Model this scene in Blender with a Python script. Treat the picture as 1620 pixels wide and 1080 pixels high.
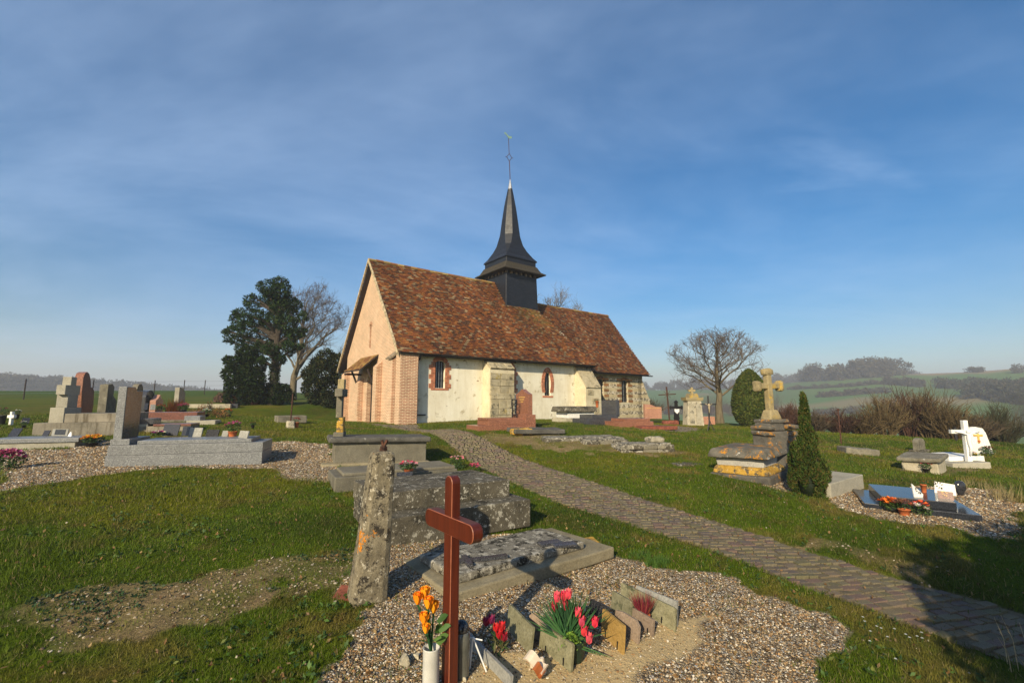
import bpy, bmesh, math, random
import numpy as np
from mathutils import Vector, Matrix, geometry
for o in list(bpy.data.objects): bpy.data.objects.remove(o)
SC = bpy.context.scene
COL = SC.collection
R = math.radians
random.seed(7); RNG = np.random.default_rng(7)

# ------------------------------------------------------------------ camera
CAMH = 1.6; PITCH = R(7.55); FPX = 720.0
cam = bpy.data.cameras.new('camera'); cam.sensor_width = 36; cam.lens = 16.0
cam.clip_start = 0.05; cam.clip_end = 6000
camo = bpy.data.objects.new('camera', cam); COL.objects.link(camo)
camo.location = (0, 0, CAMH); camo.rotation_euler = (R(90) + PITCH, 0, 0)
SC.camera = camo
# ------------------------------------------------------------------ light
SUN_AZ, SUN_EL = R(202), R(26)          # azimuth clockwise from the view direction (+Y)
SUNV = Vector((math.sin(SUN_AZ)*math.cos(SUN_EL), math.cos(SUN_AZ)*math.cos(SUN_EL), math.sin(SUN_EL)))
sl = bpy.data.lights.new('sun', 'SUN'); sl.energy = 5.0; sl.angle = R(0.53); sl.color = (1.0, .85, .60)
so = bpy.data.objects.new('sun', sl); COL.objects.link(so); so.location = (-6, -15, 20)
so.rotation_euler = (-SUNV).to_track_quat('-Z', 'Y').to_euler()
W = bpy.data.worlds.new('World'); SC.world = W; W.use_nodes = True
SC.view_settings.view_transform = 'Standard'; SC.view_settings.look = 'None'
SC.view_settings.gamma = 1.0; SC.view_settings.exposure = 0.62; SC.view_settings.use_curve_mapping = False
SC.cycles.volume_bounces = 0; SC.cycles.max_bounces = 6; SC.cycles.diffuse_bounces = 3
SC.cycles.use_denoising = True
def world_nodes():
    nt = W.node_tree; nt.nodes.clear(); L = nt.links.new; A = nt.nodes.new
    out = A('ShaderNodeOutputWorld'); bg = A('ShaderNodeBackground'); bg.inputs[1].default_value = 0.084
    sky = A('ShaderNodeTexSky'); sky.sky_type = 'NISHITA'; sky.sun_disc = False
    sky.sun_elevation = SUN_EL; sky.sun_rotation = SUN_AZ; sky.altitude = 100
    sky.air_density = 1.0; sky.dust_density = 0.95; sky.ozone_density = 2.2
    tc = A('ShaderNodeTexCoord')
    # cirrus: the direction projected on a high plane, stretched into streaks
    sep = A('ShaderNodeSeparateXYZ'); L(tc.outputs['Generated'], sep.inputs[0])
    den = A('ShaderNodeMath'); den.operation = 'ADD'; den.inputs[1].default_value = .12
    mx0 = A('ShaderNodeMath'); mx0.operation = 'MAXIMUM'; mx0.inputs[1].default_value = 0.0
    L(sep.outputs[2], mx0.inputs[0]); L(mx0.outputs[0], den.inputs[0])
    dx = A('ShaderNodeMath'); dx.operation = 'DIVIDE'; L(sep.outputs[0], dx.inputs[0]); L(den.outputs[0], dx.inputs[1])
    dy = A('ShaderNodeMath'); dy.operation = 'DIVIDE'; L(sep.outputs[1], dy.inputs[0]); L(den.outputs[0], dy.inputs[1])
    cmb = A('ShaderNodeCombineXYZ'); L(dx.outputs[0], cmb.inputs[0]); L(dy.outputs[0], cmb.inputs[1])
    def cloud(rot, sc, scale, lo, hi, detail, dist):
        mp = A('ShaderNodeMapping'); mp.inputs['Rotation'].default_value = (0, 0, R(rot)); mp.inputs['Scale'].default_value = (sc[0], sc[1], 1)
        L(cmb.outputs[0], mp.inputs[0])
        n = A('ShaderNodeTexNoise'); n.inputs['Scale'].default_value = scale; n.inputs['Detail'].default_value = detail
        n.inputs['Roughness'].default_value = .62; n.inputs['Distortion'].default_value = dist; L(mp.outputs[0], n.inputs[0])
        r = A('ShaderNodeMapRange'); r.inputs[1].default_value = lo; r.inputs[2].default_value = hi; r.interpolation_type = 'SMOOTHSTEP'; L(n.outputs[0], r.inputs[0])
        return r.outputs[0]
    a = cloud(55, (.6, 1.0), .55, .34, .92, 6, .4)
    b = cloud(-38, (.45, 1.0), .9, .48, .92, 6, .5)
    ad = A('ShaderNodeMath'); ad.operation = 'MAXIMUM'; L(a, ad.inputs[0]); L(b, ad.inputs[1])
    c_ = cloud(20, (.5, 1.0), 1.6, .44, .82, 8, .9); sc_ = A('ShaderNodeMath'); sc_.operation = 'MULTIPLY_ADD'; sc_.inputs[1].default_value = .22; L(c_, sc_.inputs[0]); L(ad.outputs[0], sc_.inputs[2])
    mu = A('ShaderNodeMath'); mu.operation = 'MULTIPLY'; mu.inputs[1].default_value = .50; L(sc_.outputs[0], mu.inputs[0])
    mix = A('ShaderNodeMix'); mix.data_type = 'RGBA'; L(mu.outputs[0], mix.inputs[0])
    hs = A('ShaderNodeHueSaturation'); hs.inputs['Saturation'].default_value = 1.58; L(sky.outputs[0], hs.inputs['Color'])
    L(hs.outputs[0], mix.inputs[6]); mix.inputs[7].default_value = (5.2, 6.9, 9.6, 1)
    L(mix.outputs[2], bg.inputs[0]); L(bg.outputs[0], out.inputs[0])
world_nodes()

# ------------------------------------------------------------------ photo geometry: rays, ground
CP, SP = math.cos(PITCH), math.sin(PITCH)
def ray(px, py):
    u = (px - 810)/FPX; v = -(py - 540)/FPX
    return np.array([u, CP - v*SP, SP + v*CP])
def atY(px, py, Y):
    r = ray(px, py); return np.array([0, 0, CAMH]) + r*(Y/r[1])
def mpp(p): return (p[1]*CP + (p[2]-CAMH)*SP)/FPX      # metres per photo pixel at p
YAW = R(52.7); GR = R(90) - YAW                          # church axis; graves share it
EV = np.array([math.sin(YAW), math.cos(YAW), 0]); NV = np.array([-math.cos(YAW), math.sin(YAW), 0])
S0 = np.array([-4.54, 18.3, 0.0])
def chl(px, py, n=None, e=None):
    """photo pixel -> church coordinates (e, n, z) on the plane n=const or e=const"""
    r = ray(px, py); o = np.array([0, 0, CAMH])
    if n is not None: t = np.dot(S0 + NV*n - o, NV)/np.dot(r, NV)
    else: t = np.dot(S0 + EV*e - o, EV)/np.dot(r, EV)
    p = o + r*t; d = p - S0; return np.array([d @ EV, d @ NV, p[2]])

def smooth(a, b, x): t = np.clip((x-a)/(b-a), 0, 1); return t*t*(3-2*t)
def _h(i, j, k, s):
    n = (i*374761393 + j*668265263 + k*2147483647*3 + s*1274126177) & 0xffffffff
    n = ((n ^ (n >> 13))*1274126177) & 0xffffffff
    return ((n ^ (n >> 16)) & 0xffff)/65535.0
def vnoise(P, scale=1.0, seed=0):
    """value noise in [-1,1] on an (n,3) array"""
    Q = np.asarray(P, float)*scale; i = np.floor(Q).astype(np.int64); f = Q - i; f = f*f*(3-2*f)
    r = 0
    for a in (0, 1):
        for b in (0, 1):
            for c in (0, 1):
                w = (f[:, 0] if a else 1-f[:, 0])*(f[:, 1] if b else 1-f[:, 1])*(f[:, 2] if c else 1-f[:, 2])
                r = r + w*_h(i[:, 0]+a, i[:, 1]+b, i[:, 2]+c, seed)
    return r*2-1
def fbm(P, scale=1.0, seed=0, octv=4):
    r = 0; a = 1; t = 0
    for k in range(octv): r = r + a*vnoise(P, scale*2**k, seed+k); t += a; a *= .5
    return r/t
_TAB = np.random.default_rng(99).random((64, 256, 256)).astype(np.float32)*2-1
def n2(x, y, scale, seed=0, octv=4):
    x = np.atleast_1d(x).ravel(); y = np.atleast_1d(y).ravel(); r = 0; a = 1.; tt = 0
    for k in range(octv):
        T = _TAB[(seed+k) % 64]; X = x*scale*2**k + 17.3*k; Y = y*scale*2**k - 9.1*k; i = np.floor(X).astype(np.int64); j = np.floor(Y).astype(np.int64); f = X-i; g = Y-j
        f = f*f*(3-2*f); g = g*g*(3-2*g); i0, i1, j0, j1 = i & 255, (i+1) & 255, j & 255, (j+1) & 255
        r = r + a*((T[i0, j0]*(1-f)+T[i1, j0]*f)*(1-g) + (T[i0, j1]*(1-f)+T[i1, j1]*f)*g); tt += a; a *= .5
    return r/tt

CTRL = [(712,1078,2.9),(580,938,3.95),(0,1080,2.85),(0,900,4.2),(300,800,6.2),(0,775,6.4),(163,735,7.99),(413,722,9.44),(60,705,10.2),
 (60,690,11.5),(440,668,15.5),(460,677,15),(544,668.6,22.4),(527,733,9.12),(674,731,10.2),(610,862,4.97),(834,832,6.13),(978,885,5.12),
 (757,680,13),(850,690,12.6),(1000,712,11.2),(926,670,17.5),(895,667,20.5),(1040,668,25.5),(1140,668,28),(1188,672,24),(1400,692,21),
 (1600,700,17),(1195,765,8.6),(1555,820,6.5),(1485,747,10.5),(1545,735,11.8),(1360,718,13.),(1550,900,4.95),(100,622,42),(300,617,42),(200,634,28),
 (430,640,29),(510,638,26)]
PATHL = [(1585,1037,-.32),(1533,1016,-.31),(1474,996,-.29),(1415,974,-.27),(1336,949,-.24),(1253,921,-.2),(1174,889,-.16),(1095,862,-.12),(1016,838,-.07),(945,816,-.03),(881,794,.04),(818,765,.12),(759,739,.24),(700,706,.44),(660,684,.62)]
PATHR = [(1660,985,-.33),(1620,972,-.3),(1560,952,-.28),(1500,936,-.25),(1454,924,-.22),(1367,899,-.17),(1300,876,-.12),(1213,848,-.06),(1134,822,0.),(1055,798,.05),(976,773,.12),(897,747,.21),(818,723,.32),(739,698,.5),(690,680,.66)]
def atZ(px, py, z):
    r = ray(px, py); return np.array([0, 0, CAMH]) + r*((z-CAMH)/r[2])
PL = np.array([atZ(*p) for p in PATHL]); PR = np.array([atZ(*p) for p in PATHR])
pts = [atY(*c) for c in CTRL] + list(PL[::2]) + list(PR[::2])
def ch_world(e, n, z): p = S0 + EV*e + NV*n; return np.array([p[0], p[1], z])
pts += [ch_world(*q) for q in [(.2,.3,.71),(2.2,.3,.74),(5,.2,.78),(8.9,.2,.7),(12,.2,.68),(16.5,.2,.55),(.2,7.3,.56),(5,4,.7),(11,4,.7),(8,9,.7),(16,9,.5),(18,4,.5)]]
pts += [np.array(q) for q in [(0,0,-.02),(-3,0,.02),(3,0,-.35),(-6,1,.15),(6,1,-.45),(7,4,-.25),(0,-6,-.1),(-8,-6,.2),(8,-6,-.5),(-14,4,.6),(-25,12,1.2),(13,6,-.2),(22,10,-.8),(28,24,-2.),(34,34,-3.6),(20,36,-1.6),(10,42,-.6),(0,46,.8),(-10,46,1.7),(-40,20,2.),(-20,44,2.3)]]
CT = np.array(pts)
def _tps(d2): return np.where(d2 > 1e-9, .5*d2*np.log(np.maximum(d2, 1e-9)), 0)
def _fit():
    n = len(CT); D = ((CT[:, None, :2]-CT[None, :, :2])**2).sum(-1)
    A = np.zeros((n+3, n+3)); A[:n, :n] = _tps(D) + np.eye(n)*1.2; A[:n, n] = 1; A[:n, n+1:] = CT[:, :2]; A[n:, :n] = A[:n, n:].T
    b = np.zeros(n+3); b[:n] = CT[:, 2]; return np.linalg.solve(A, b)
TW = _fit()
def _near(x, y):
    P = np.stack([x, y], -1).reshape(-1, 2); out = np.empty(len(P))
    for s in range(0, len(P), 20000):
        Q = P[s:s+20000]; D = ((Q[:, None]-CT[None, :, :2])**2).sum(-1)
        out[s:s+20000] = _tps(D) @ TW[:-3] + TW[-3] + Q @ TW[-2:]
    return out.reshape(np.shape(x))
def far_z(x, y):
    r = np.hypot(x, y); az = np.degrees(np.arctan2(x, y))
    left = 2.6 - smooth(50, 170, r)*5 + smooth(230, 470, r)*(7 + 6*smooth(-30, -50, az) - 3*smooth(-34, -20, az))
    right = -3.2 - smooth(60, 130, r)*3.5 + smooth(140, 430, r)*(16 + 9*smooth(22, 40, az) + 3*smooth(8, 22, az))
    mid = .5 - smooth(60, 160, r)*4 + smooth(200, 450, r)*12
    w = smooth(-16, 0, az); z = left*(1-w) + mid*w
    w2 = smooth(4, 16, az); z = z*(1-w2) + right*w2
    return z + (n2(x, y, .012, 5, 3)*3.0*smooth(120, 300, r).ravel()).reshape(np.shape(x))
def gz(x, y):
    x = np.asarray(x, float); y = np.asarray(y, float); shp = x.shape
    x = np.atleast_1d(x); y = np.atleast_1d(y); r = np.hypot(x, y)
    xc = x*np.minimum(1, 70/np.maximum(r, 1e-6)); yc = y*np.minimum(1, 70/np.maximum(r, 1e-6))
    w = smooth(40, 66, r); z = _near(xc, yc)
    if (r > 40).any(): z = z*(1-w) + far_z(x, y)*w
    # the lawn's humps
    z = z + (n2(x, y, .55, 3, 3).reshape(x.shape)*.035 + n2(x, y, 2.3, 9, 2).reshape(x.shape)*.010)*(1-w)
    return z.reshape(shp) if shp else float(z[0])
def gp(px, py, dz=0.0):
    """photo pixel -> point on the ground"""
    r = ray(px, py); t = 1.5*(450/1.5)**np.linspace(0, 1, 90)
    for _ in range(3):
        d = CAMH + t*r[2] - gz(t*r[0], t*r[1]); i = int(np.argmax(d < 0))
        if i == 0: i = len(t)-1
        a, b = t[i-1], t[i]; t = np.linspace(a, b, 12)
    return np.array([b*r[0], b*r[1], CAMH + b*r[2] + dz])

# ------------------------------------------------------------------ mesh helpers
def setp(o, label=None, cat=None, group=None, kind=None):
    if label: o['label'] = label
    if cat: o['category'] = cat
    if group: o['group'] = group
    if kind: o['kind'] = kind
    return o
def thing(name, label, cat, loc, rot=GR, group=None, tilt=None):
    o = bpy.data.objects.new(name, None); COL.objects.link(o); o.location = loc
    o.rotation_euler = (tilt[0] if tilt else 0, tilt[1] if tilt else 0, rot); o.empty_display_size = .2
    return setp(o, label, cat, group)
def mesh_np(name, V, F, mat, parent=None, col=None, smooth_=False, kind=None):
    """V (n,3), F (m,k) all faces of k corners; col (n,3) point colours"""
    V = np.asarray(V, np.float32); F = np.asarray(F, np.int32); k = F.shape[1]
    me = bpy.data.meshes.new(name); me.vertices.add(len(V)); me.vertices.foreach_set('co', V.ravel())
    me.loops.add(F.size); me.loops.foreach_set('vertex_index', F.ravel())
    me.polygons.add(len(F)); me.polygons.foreach_set('loop_start', np.arange(0, F.size, k, dtype=np.int32))
    me.polygons.foreach_set('use_smooth', np.full(len(F), smooth_))
    if col is not None:
        a = me.attributes.new('col', 'FLOAT_COLOR', 'POINT'); c = np.ones((len(V), 4), np.float32); c[:, :3] = col; a.data.foreach_set('color', c.ravel())
    me.update(calc_edges=True); me.validate()
    me.materials.append(mat)
    o = bpy.data.objects.new(name, me); COL.objects.link(o)
    if parent: o.parent = parent
    if kind: o['kind'] = kind
    return o
class MB:
    def __init__(s): s.v = []; s.f = []; s.c = []; s.cc = (1, 1, 1)
    def add(s, vs, fs):
        b = len(s.v); s.v += [tuple(map(float, p)) for p in vs]; s.f += [tuple(i+b for i in f) for f in fs]; s.c += [s.cc]*len(vs); return s
    def box(s, x0, x1, y0, y1, z0, z1):
        return s.add([(x0,y0,z0),(x1,y0,z0),(x1,y1,z0),(x0,y1,z0),(x0,y0,z1),(x1,y0,z1),(x1,y1,z1),(x0,y1,z1)],
                     [(0,3,2,1),(4,5,6,7),(0,1,5,4),(1,2,6,5),(2,3,7,6),(3,0,4,7)])
    def bevbox(s, x0, x1, y0, y1, z0, z1, b=.01, jit=0):
        V, F = rblock(x1-x0, y1-y0, z1-z0, b, 0, 2, 0)
        V = V + [(x0+x1)/2, (y0+y1)/2, z0]
        if jit: V = V + RNG.normal(0, jit, V.shape)
        return s.add(V, [tuple(f) for f in F])
    def prism(s, poly, h0, h1, axis='z'):
        n = len(poly); m = {'z': lambda p, h: (p[0], p[1], h), 'y': lambda p, h: (p[0], h, p[1]), 'x': lambda p, h: (h, p[0], p[1])}[axis]
        vs = [m(p, h0) for p in poly] + [m(p, h1) for p in poly]
        return s.add(vs, [tuple(range(n))[::-1], tuple(range(n, 2*n))] + [(i, (i+1) % n, n+(i+1) % n, n+i) for i in range(n)])
    def tube(s, pts, rad, sides=6, cap=True):
        pts = [Vector(p) for p in pts]; rad = [rad]*len(pts) if np.isscalar(rad) else list(rad)
        vs = []; up = None
        for i, p in enumerate(pts):
            d = (pts[min(i+1, len(pts)-1)] - pts[max(i-1, 0)]).normalized()
            if up is None: up = Vector((0, 0, 1)) if abs(d.z) < .9 else Vector((1, 0, 0))
            a = d.cross(up).normalized(); b = a.cross(d).normalized(); up = b
            for k in range(sides):
                t = 2*math.pi*k/sides; vs.append(p + (a*math.cos(t) + b*math.sin(t))*rad[i])
        fs = [(i*sides+k, i*sides+(k+1) % sides, (i+1)*sides+(k+1) % sides, (i+1)*sides+k) for i in range(len(pts)-1) for k in range(sides)]
        if cap: fs += [tuple(range(sides))[::-1], tuple(range((len(pts)-1)*sides, len(pts)*sides))]
        return s.add(vs, fs)
    def lathe(s, prof, c=(0, 0, 0), sides=16, squash=1.0):
        vs = [(c[0]+r*math.cos(2*math.pi*k/sides), c[1]+squash*r*math.sin(2*math.pi*k/sides), c[2]+z) for r, z in prof for k in range(sides)]
        n = len(prof); fs = [(i*sides+k, i*sides+(k+1) % sides, (i+1)*sides+(k+1) % sides, (i+1)*sides+k) for i in range(n-1) for k in range(sides)]
        fs += [tuple(range(sides))[::-1], tuple(range((n-1)*sides, n*sides))]
        return s.add(vs, fs)
    def build(s, name, mat, parent=None, smooth_=False, kind=None, colour=False):
        me = bpy.data.meshes.new(name); me.from_pydata(s.v, [], s.f)
        if colour:
            a = me.attributes.new('col', 'FLOAT_COLOR', 'POINT'); c = np.ones((len(s.v), 4), np.float32); c[:, :3] = s.c; a.data.foreach_set('color', c.ravel())
        bm = bmesh.new(); bm.from_mesh(me); bmesh.ops.recalc_face_normals(bm, faces=bm.faces[:]); bm.to_mesh(me); bm.free()
        if smooth_:
            me.polygons.foreach_set('use_smooth', [True]*len(me.polygons))
        me.update(); me.materials.append(mat)
        o = bpy.data.objects.new(name, me); COL.objects.link(o)
        if parent: o.parent = parent
        if kind: o['kind'] = kind
        return o
_rb = {}
def rblock(lx, ly, lz, bev=.01, amp=0.0, n=4, seed=0, freq=6.0, taper=(1, 1)):
    """rounded, noise-worn block standing on z=0, centred in x, y (verts, quads)"""
    if n not in _rb:
        V = []; F = []
        t = np.linspace(-1, 1, n+1) if n > 2 else None
        if n == 2: t = np.array([-1, -.86, .86, 1])
        else: t = np.concatenate([[-1], np.linspace(-.93, .93, n-1), [1]])
        m = len(t)
        for ax in range(3):
            for sg in (-1, 1):
                b = len(V); a1, a2 = (ax+1) % 3, (ax+2) % 3
                for i in range(m):
                    for j in range(m):
                        p = [0, 0, 0]; p[ax] = sg; p[a1] = t[i]; p[a2] = t[j]; V.append(p)
                for i in range(m-1):
                    for j in range(m-1):
                        q = [b+i*m+j, b+(i+1)*m+j, b+(i+1)*m+j+1, b+i*m+j+1]; F.append(q if sg > 0 else q[::-1])
        V = np.array(V); u, inv = np.unique(np.round(V, 5), axis=0, return_inverse=True); inv = inv.ravel()
        _rb[n] = (u, inv[np.array(F)])
    U, F = _rb[n]; half = np.array([lx, ly, lz])/2
    # map the outermost loops to the bevel width
    V = np.sign(U)*half*np.abs(U)
    inner = np.abs(U) < .999
    lim = np.maximum(half - bev, half*.3)
    V = np.where(inner, np.clip(U/ (.86 if n == 2 else .93), -1, 1)*lim, np.sign(U)*half)
    C = np.clip(V, -lim, lim); d = V - C; nrm = np.linalg.norm(d, axis=1, keepdims=True)
    V = np.where(nrm > 1e-9, C + d/np.maximum(nrm, 1e-9)*np.minimum(bev, np.minimum(nrm, bev)), V)
    V[:, 2] += half[2]
    tz = V[:, 2:3]/max(lz, 1e-6); V[:, :2] *= np.concatenate([1+(taper[0]-1)*tz, 1+(taper[1]-1)*tz], 1)
    if amp:
        o = seed*13.7
        V = V + amp*np.stack([fbm(V+o, freq, 11+seed, 3), fbm(V+o+50, freq, 12+seed, 3), fbm(V+o+90, freq, 13+seed, 3)], 1)*1.4
    return V, F
def blk(parent, name, mat, c, size, bev=.012, amp=.004, n=6, rot=0, freq=5., taper=(1, 1), tilt=(0, 0), label=None, kind=None):
    """a worn block as a part; c = centre of its base"""
    global _bs; _bs += 1
    V, F = rblock(*size, bev, amp, n, _bs % 97, freq, taper)
    o = mesh_np(name, V, F, mat, parent, smooth_=False, kind=kind); o.location = c; o.rotation_euler = (tilt[0], tilt[1], rot)
    if label: o['label'] = label
    return o
_bs = 0
def poly_wall(mb, outer, holes, f, thick):
    """wall with openings: 2D polygons mapped by f(u, v, depth)"""
    loops = [outer] + holes; flat = [p for l in loops for p in l]
    tris = geometry.tessellate_polygon([[Vector((p[0], p[1], 0)) for p in l] for l in loops])
    n = len(flat); vs = [f(u, v, 0) for u, v in flat] + [f(u, v, thick) for u, v in flat]
    fs = [tuple(t) for t in tris] + [tuple(i+n for i in t[::-1]) for t in tris]
    b = 0
    for l in loops:
        m = len(l); fs += [(b+i, b+(i+1) % m, n+b+(i+1) % m, n+b+i) for i in range(m)]; b += m
    mb.add(vs, fs); return mb
def arch(u0, u1, v0, v1, rise, n=8):
    """opening with a curved head: counter-clockwise outline"""
    c = (u0+u1)/2; w = (u1-u0)/2
    return [(u0, v0), (u1, v0)] + [(c + w*math.cos(math.pi*i/n), v1-rise + rise*math.sin(math.pi*i/n)) for i in range(n+1)]
def copy_thing(o, loc, rot=None, scale=None):
    c = o.copy(); COL.objects.link(c); c.location = loc
    if rot is not None: c.rotation_euler.z = rot
    if scale is not None: c.scale = (scale,)*3 if np.isscalar(scale) else scale
    for ch in o.children:
        d = ch.copy(); COL.objects.link(d); d.parent = c
        for g in ch.children:
            e = g.copy(); COL.objects.link(e); e.parent = d
    return c

# ------------------------------------------------------------------ materials
class NT:
    def __init__(s, name, coord='Object'):
        s.m = bpy.data.materials.new(name); s.m.use_nodes = True; s.t = s.m.node_tree; s.p = s.t.nodes['Principled BSDF']
        tc = s.t.nodes.new('ShaderNodeTexCoord'); s.co = tc.outputs[coord]
    def A(s, k): return s.t.nodes.new(k)
    def L(s, a, b): s.t.links.new(a, b)
    def noise(s, scale, detail=6, rough=.6, vec=None, dist=0, out=0):
        n = s.A('ShaderNodeTexNoise'); n.inputs['Scale'].default_value = scale; n.inputs['Detail'].default_value = detail
        n.inputs['Roughness'].default_value = rough; n.inputs['Distortion'].default_value = dist; s.L(vec or s.co, n.inputs['Vector']); return n.outputs[out]
    def vor(s, scale, vec=None, out='Distance', feat='F1', rnd=1):
        n = s.A('ShaderNodeTexVoronoi'); n.feature = feat; n.inputs['Scale'].default_value = scale; n.inputs['Randomness'].default_value = rnd; s.L(vec or s.co, n.inputs['Vector']); return n.outputs[out]
    def rng(s, f, a, b, c=0, d=1, sm=True):
        n = s.A('ShaderNodeMapRange'); n.inputs[1].default_value = a; n.inputs[2].default_value = b; n.inputs[3].default_value = c; n.inputs[4].default_value = d
        if sm: n.interpolation_type = 'SMOOTHSTEP'
        s.L(f, n.inputs[0]); return n.outputs[0]
    def ramp(s, f, stops):
        n = s.A('ShaderNodeValToRGB'); e = n.color_ramp.elements
        while len(e) < len(stops): e.new(.5)
        for k, (p, c) in enumerate(stops): e[k].position = p; e[k].color = (*c, 1)
        s.L(f, n.inputs[0]); return n.outputs[0]
    def mix(s, f, a, b, mode='MIX'):
        n = s.A('ShaderNodeMix'); n.data_type = 'RGBA'; n.blend_type = mode
        for i, v in ((0, f), (6, a), (7, b)):
            if isinstance(v, (int, float)): n.inputs[i].default_value = v
            elif isinstance(v, tuple): n.inputs[i].default_value = (*v, 1)
            else: s.L(v, n.inputs[i])
        return n.outputs[2]
    def math(s, op, a, b=0.0):
        n = s.A('ShaderNodeMath'); n.operation = op
        for i, v in ((0, a), (1, b)):
            if isinstance(v, (int, float)): n.inputs[i].default_value = v
            else: s.L(v, n.inputs[i])
        return n.outputs[0]
    def attr(s, name='col', out='Color'):
        n = s.A('ShaderNodeAttribute'); n.attribute_name = name; return n.outputs[out]
    def bump(s, h, strength=.4, dist=.01):
        b = s.A('ShaderNodeBump'); b.inputs['Strength'].default_value = strength; b.inputs['Distance'].default_value = dist
        s.L(h, b.inputs['Height']); s.L(b.outputs[0], s.p.inputs['Normal'])
    def done(s, col, rough=.85, spec=.3, metal=0.0):
        if isinstance(col, tuple): s.p.inputs['Base Color'].default_value = (*col, 1)
        else: s.L(col, s.p.inputs['Base Color'])
        if isinstance(rough, (int, float)): s.p.inputs['Roughness'].default_value = rough
        else: s.L(rough, s.p.inputs['Roughness'])
        s.p.inputs['Specular IOR Level'].default_value = spec; s.p.inputs['Metallic'].default_value = metal; return s.m
def plain(name, c, rough=.6, spec=.4, var=.15, scale=20., metal=0.0, bump=.0):
    k = NT(name); n = k.noise(scale, 5)
    lo = tuple(max(0, x*(1-var*1.6)) for x in c); hi = tuple(min(1, x*(1+var)) for x in c)
    if bump: k.bump(n, bump, .004)
    return k.done(k.ramp(n, [(.3, lo), (.7, hi)]), rough, spec, metal)
def attr_mat(name, rough=.8, spec=.25, trans=0.0, nscale=0, nvar=.25, bump=0):
    k = NT(name); c = k.attr()
    if nscale:
        n = k.noise(nscale, 5); c = k.mix(1.0, c, k.ramp(n, [(.25, (1-nvar*1.5,)*3), (.75, (1+nvar*.4,)*3)]), 'MULTIPLY')
        if bump: k.bump(n, bump, .006)
    m = k.done(c, rough, spec)
    if trans:
        tr = k.A('ShaderNodeBsdfTranslucent'); k.L(c, tr.inputs[0]); mx = k.A('ShaderNodeMixShader'); mx.inputs[0].default_value = trans
        out = k.t.nodes['Material Output']; k.L(k.p.outputs[0], mx.inputs[1]); k.L(tr.outputs[0], mx.inputs[2]); k.L(mx.outputs[0], out.inputs[0])
    return m
def stone(name, c1, c2, lich=(), scale=3., bump=.5, rough=.9, grain=60., pits=0, streak=0):
    """weathered stone: two tones, fine grain, lichen patches [(colour, noise scale, threshold, softness)]"""
    k = NT(name); oi = k.A('ShaderNodeObjectInfo'); ad = k.A('ShaderNodeVectorMath'); ad.operation = 'ADD'; k.L(k.co, ad.inputs[0]); k.L(k.math('MULTIPLY', oi.outputs['Random'], 40.), ad.inputs[1]); k.co = ad.outputs[0]
    n = k.noise(scale, 8, .65); g = k.noise(grain, 4, .7); c = k.ramp(n, [(.3, c1), (.7, c2)])
    c = k.mix(1.0, c, k.ramp(oi.outputs['Random'], [(0, (.86,.86,.86)), (1, (1.12,1.1,1.06))]), 'MULTIPLY')
    c = k.mix(.55, c, k.mix(1.0, c, k.ramp(g, [(.3, (.45,)*3), (.7, (1.45,)*3)]), 'MULTIPLY'))
    if streak:
        mp = k.A('ShaderNodeMapping'); mp.inputs['Scale'].default_value = (9, 9, .7); k.L(k.co, mp.inputs[0])
        s_ = k.noise(1.4, 5, .6, mp.outputs[0]); c = k.mix(k.rng(s_, .48, .68, 0, streak), c, k.mix(1.0, c, (.38, .34, .28), 'MULTIPLY'))
    for i, (lc, sc, th, sf) in enumerate(lich):
        v = k.A('ShaderNodeMapping'); v.inputs['Location'].default_value = (3.1*i+1, 7.7*i, 1.3*i); k.L(k.co, v.inputs[0])
        l = k.noise(sc, 9, .7, v.outputs[0]); e = k.noise(sc*9, 4, .7, v.outputs[0]); l = k.math('ADD', k.math('MULTIPLY', l, .75), k.math('MULTIPLY', e, .25))
        lcv = k.mix(1.0, lc, k.ramp(g, [(.3, (.6,)*3), (.75, (1.2,)*3)]), 'MULTIPLY'); c = k.mix(k.rng(l, th, th+sf), c, lcv)
    h = k.math('ADD', k.math('MULTIPLY', n, .6), k.math('MULTIPLY', g, .5)); k.bump(h, bump, .02)
    return k.done(c, rough, .2)
def granite(name, c, dark, light, rough=.25, speck=140., spec=.5):
    k = NT(name); v = k.vor(speck, out='Color'); sp = k.A('ShaderNodeSeparateColor'); k.L(v, sp.inputs[0])
    col = k.ramp(sp.outputs[0], [(.12, dark), (.3, c), (.75, c), (.92, light)]); n = k.noise(2.5, 5)
    col = k.mix(1.0, col, k.ramp(n, [(.3, (.82,)*3), (.7, (1.08,)*3)]), 'MULTIPLY'); return k.done(col, rough, spec)
MAT = {}
WHL = ((.62,.60,.52), 9., .56, .03); ORL = ((.48,.20,.02), 4.5, .56, .05); YEL = ((.55,.36,.05), 5., .55, .05)
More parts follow.
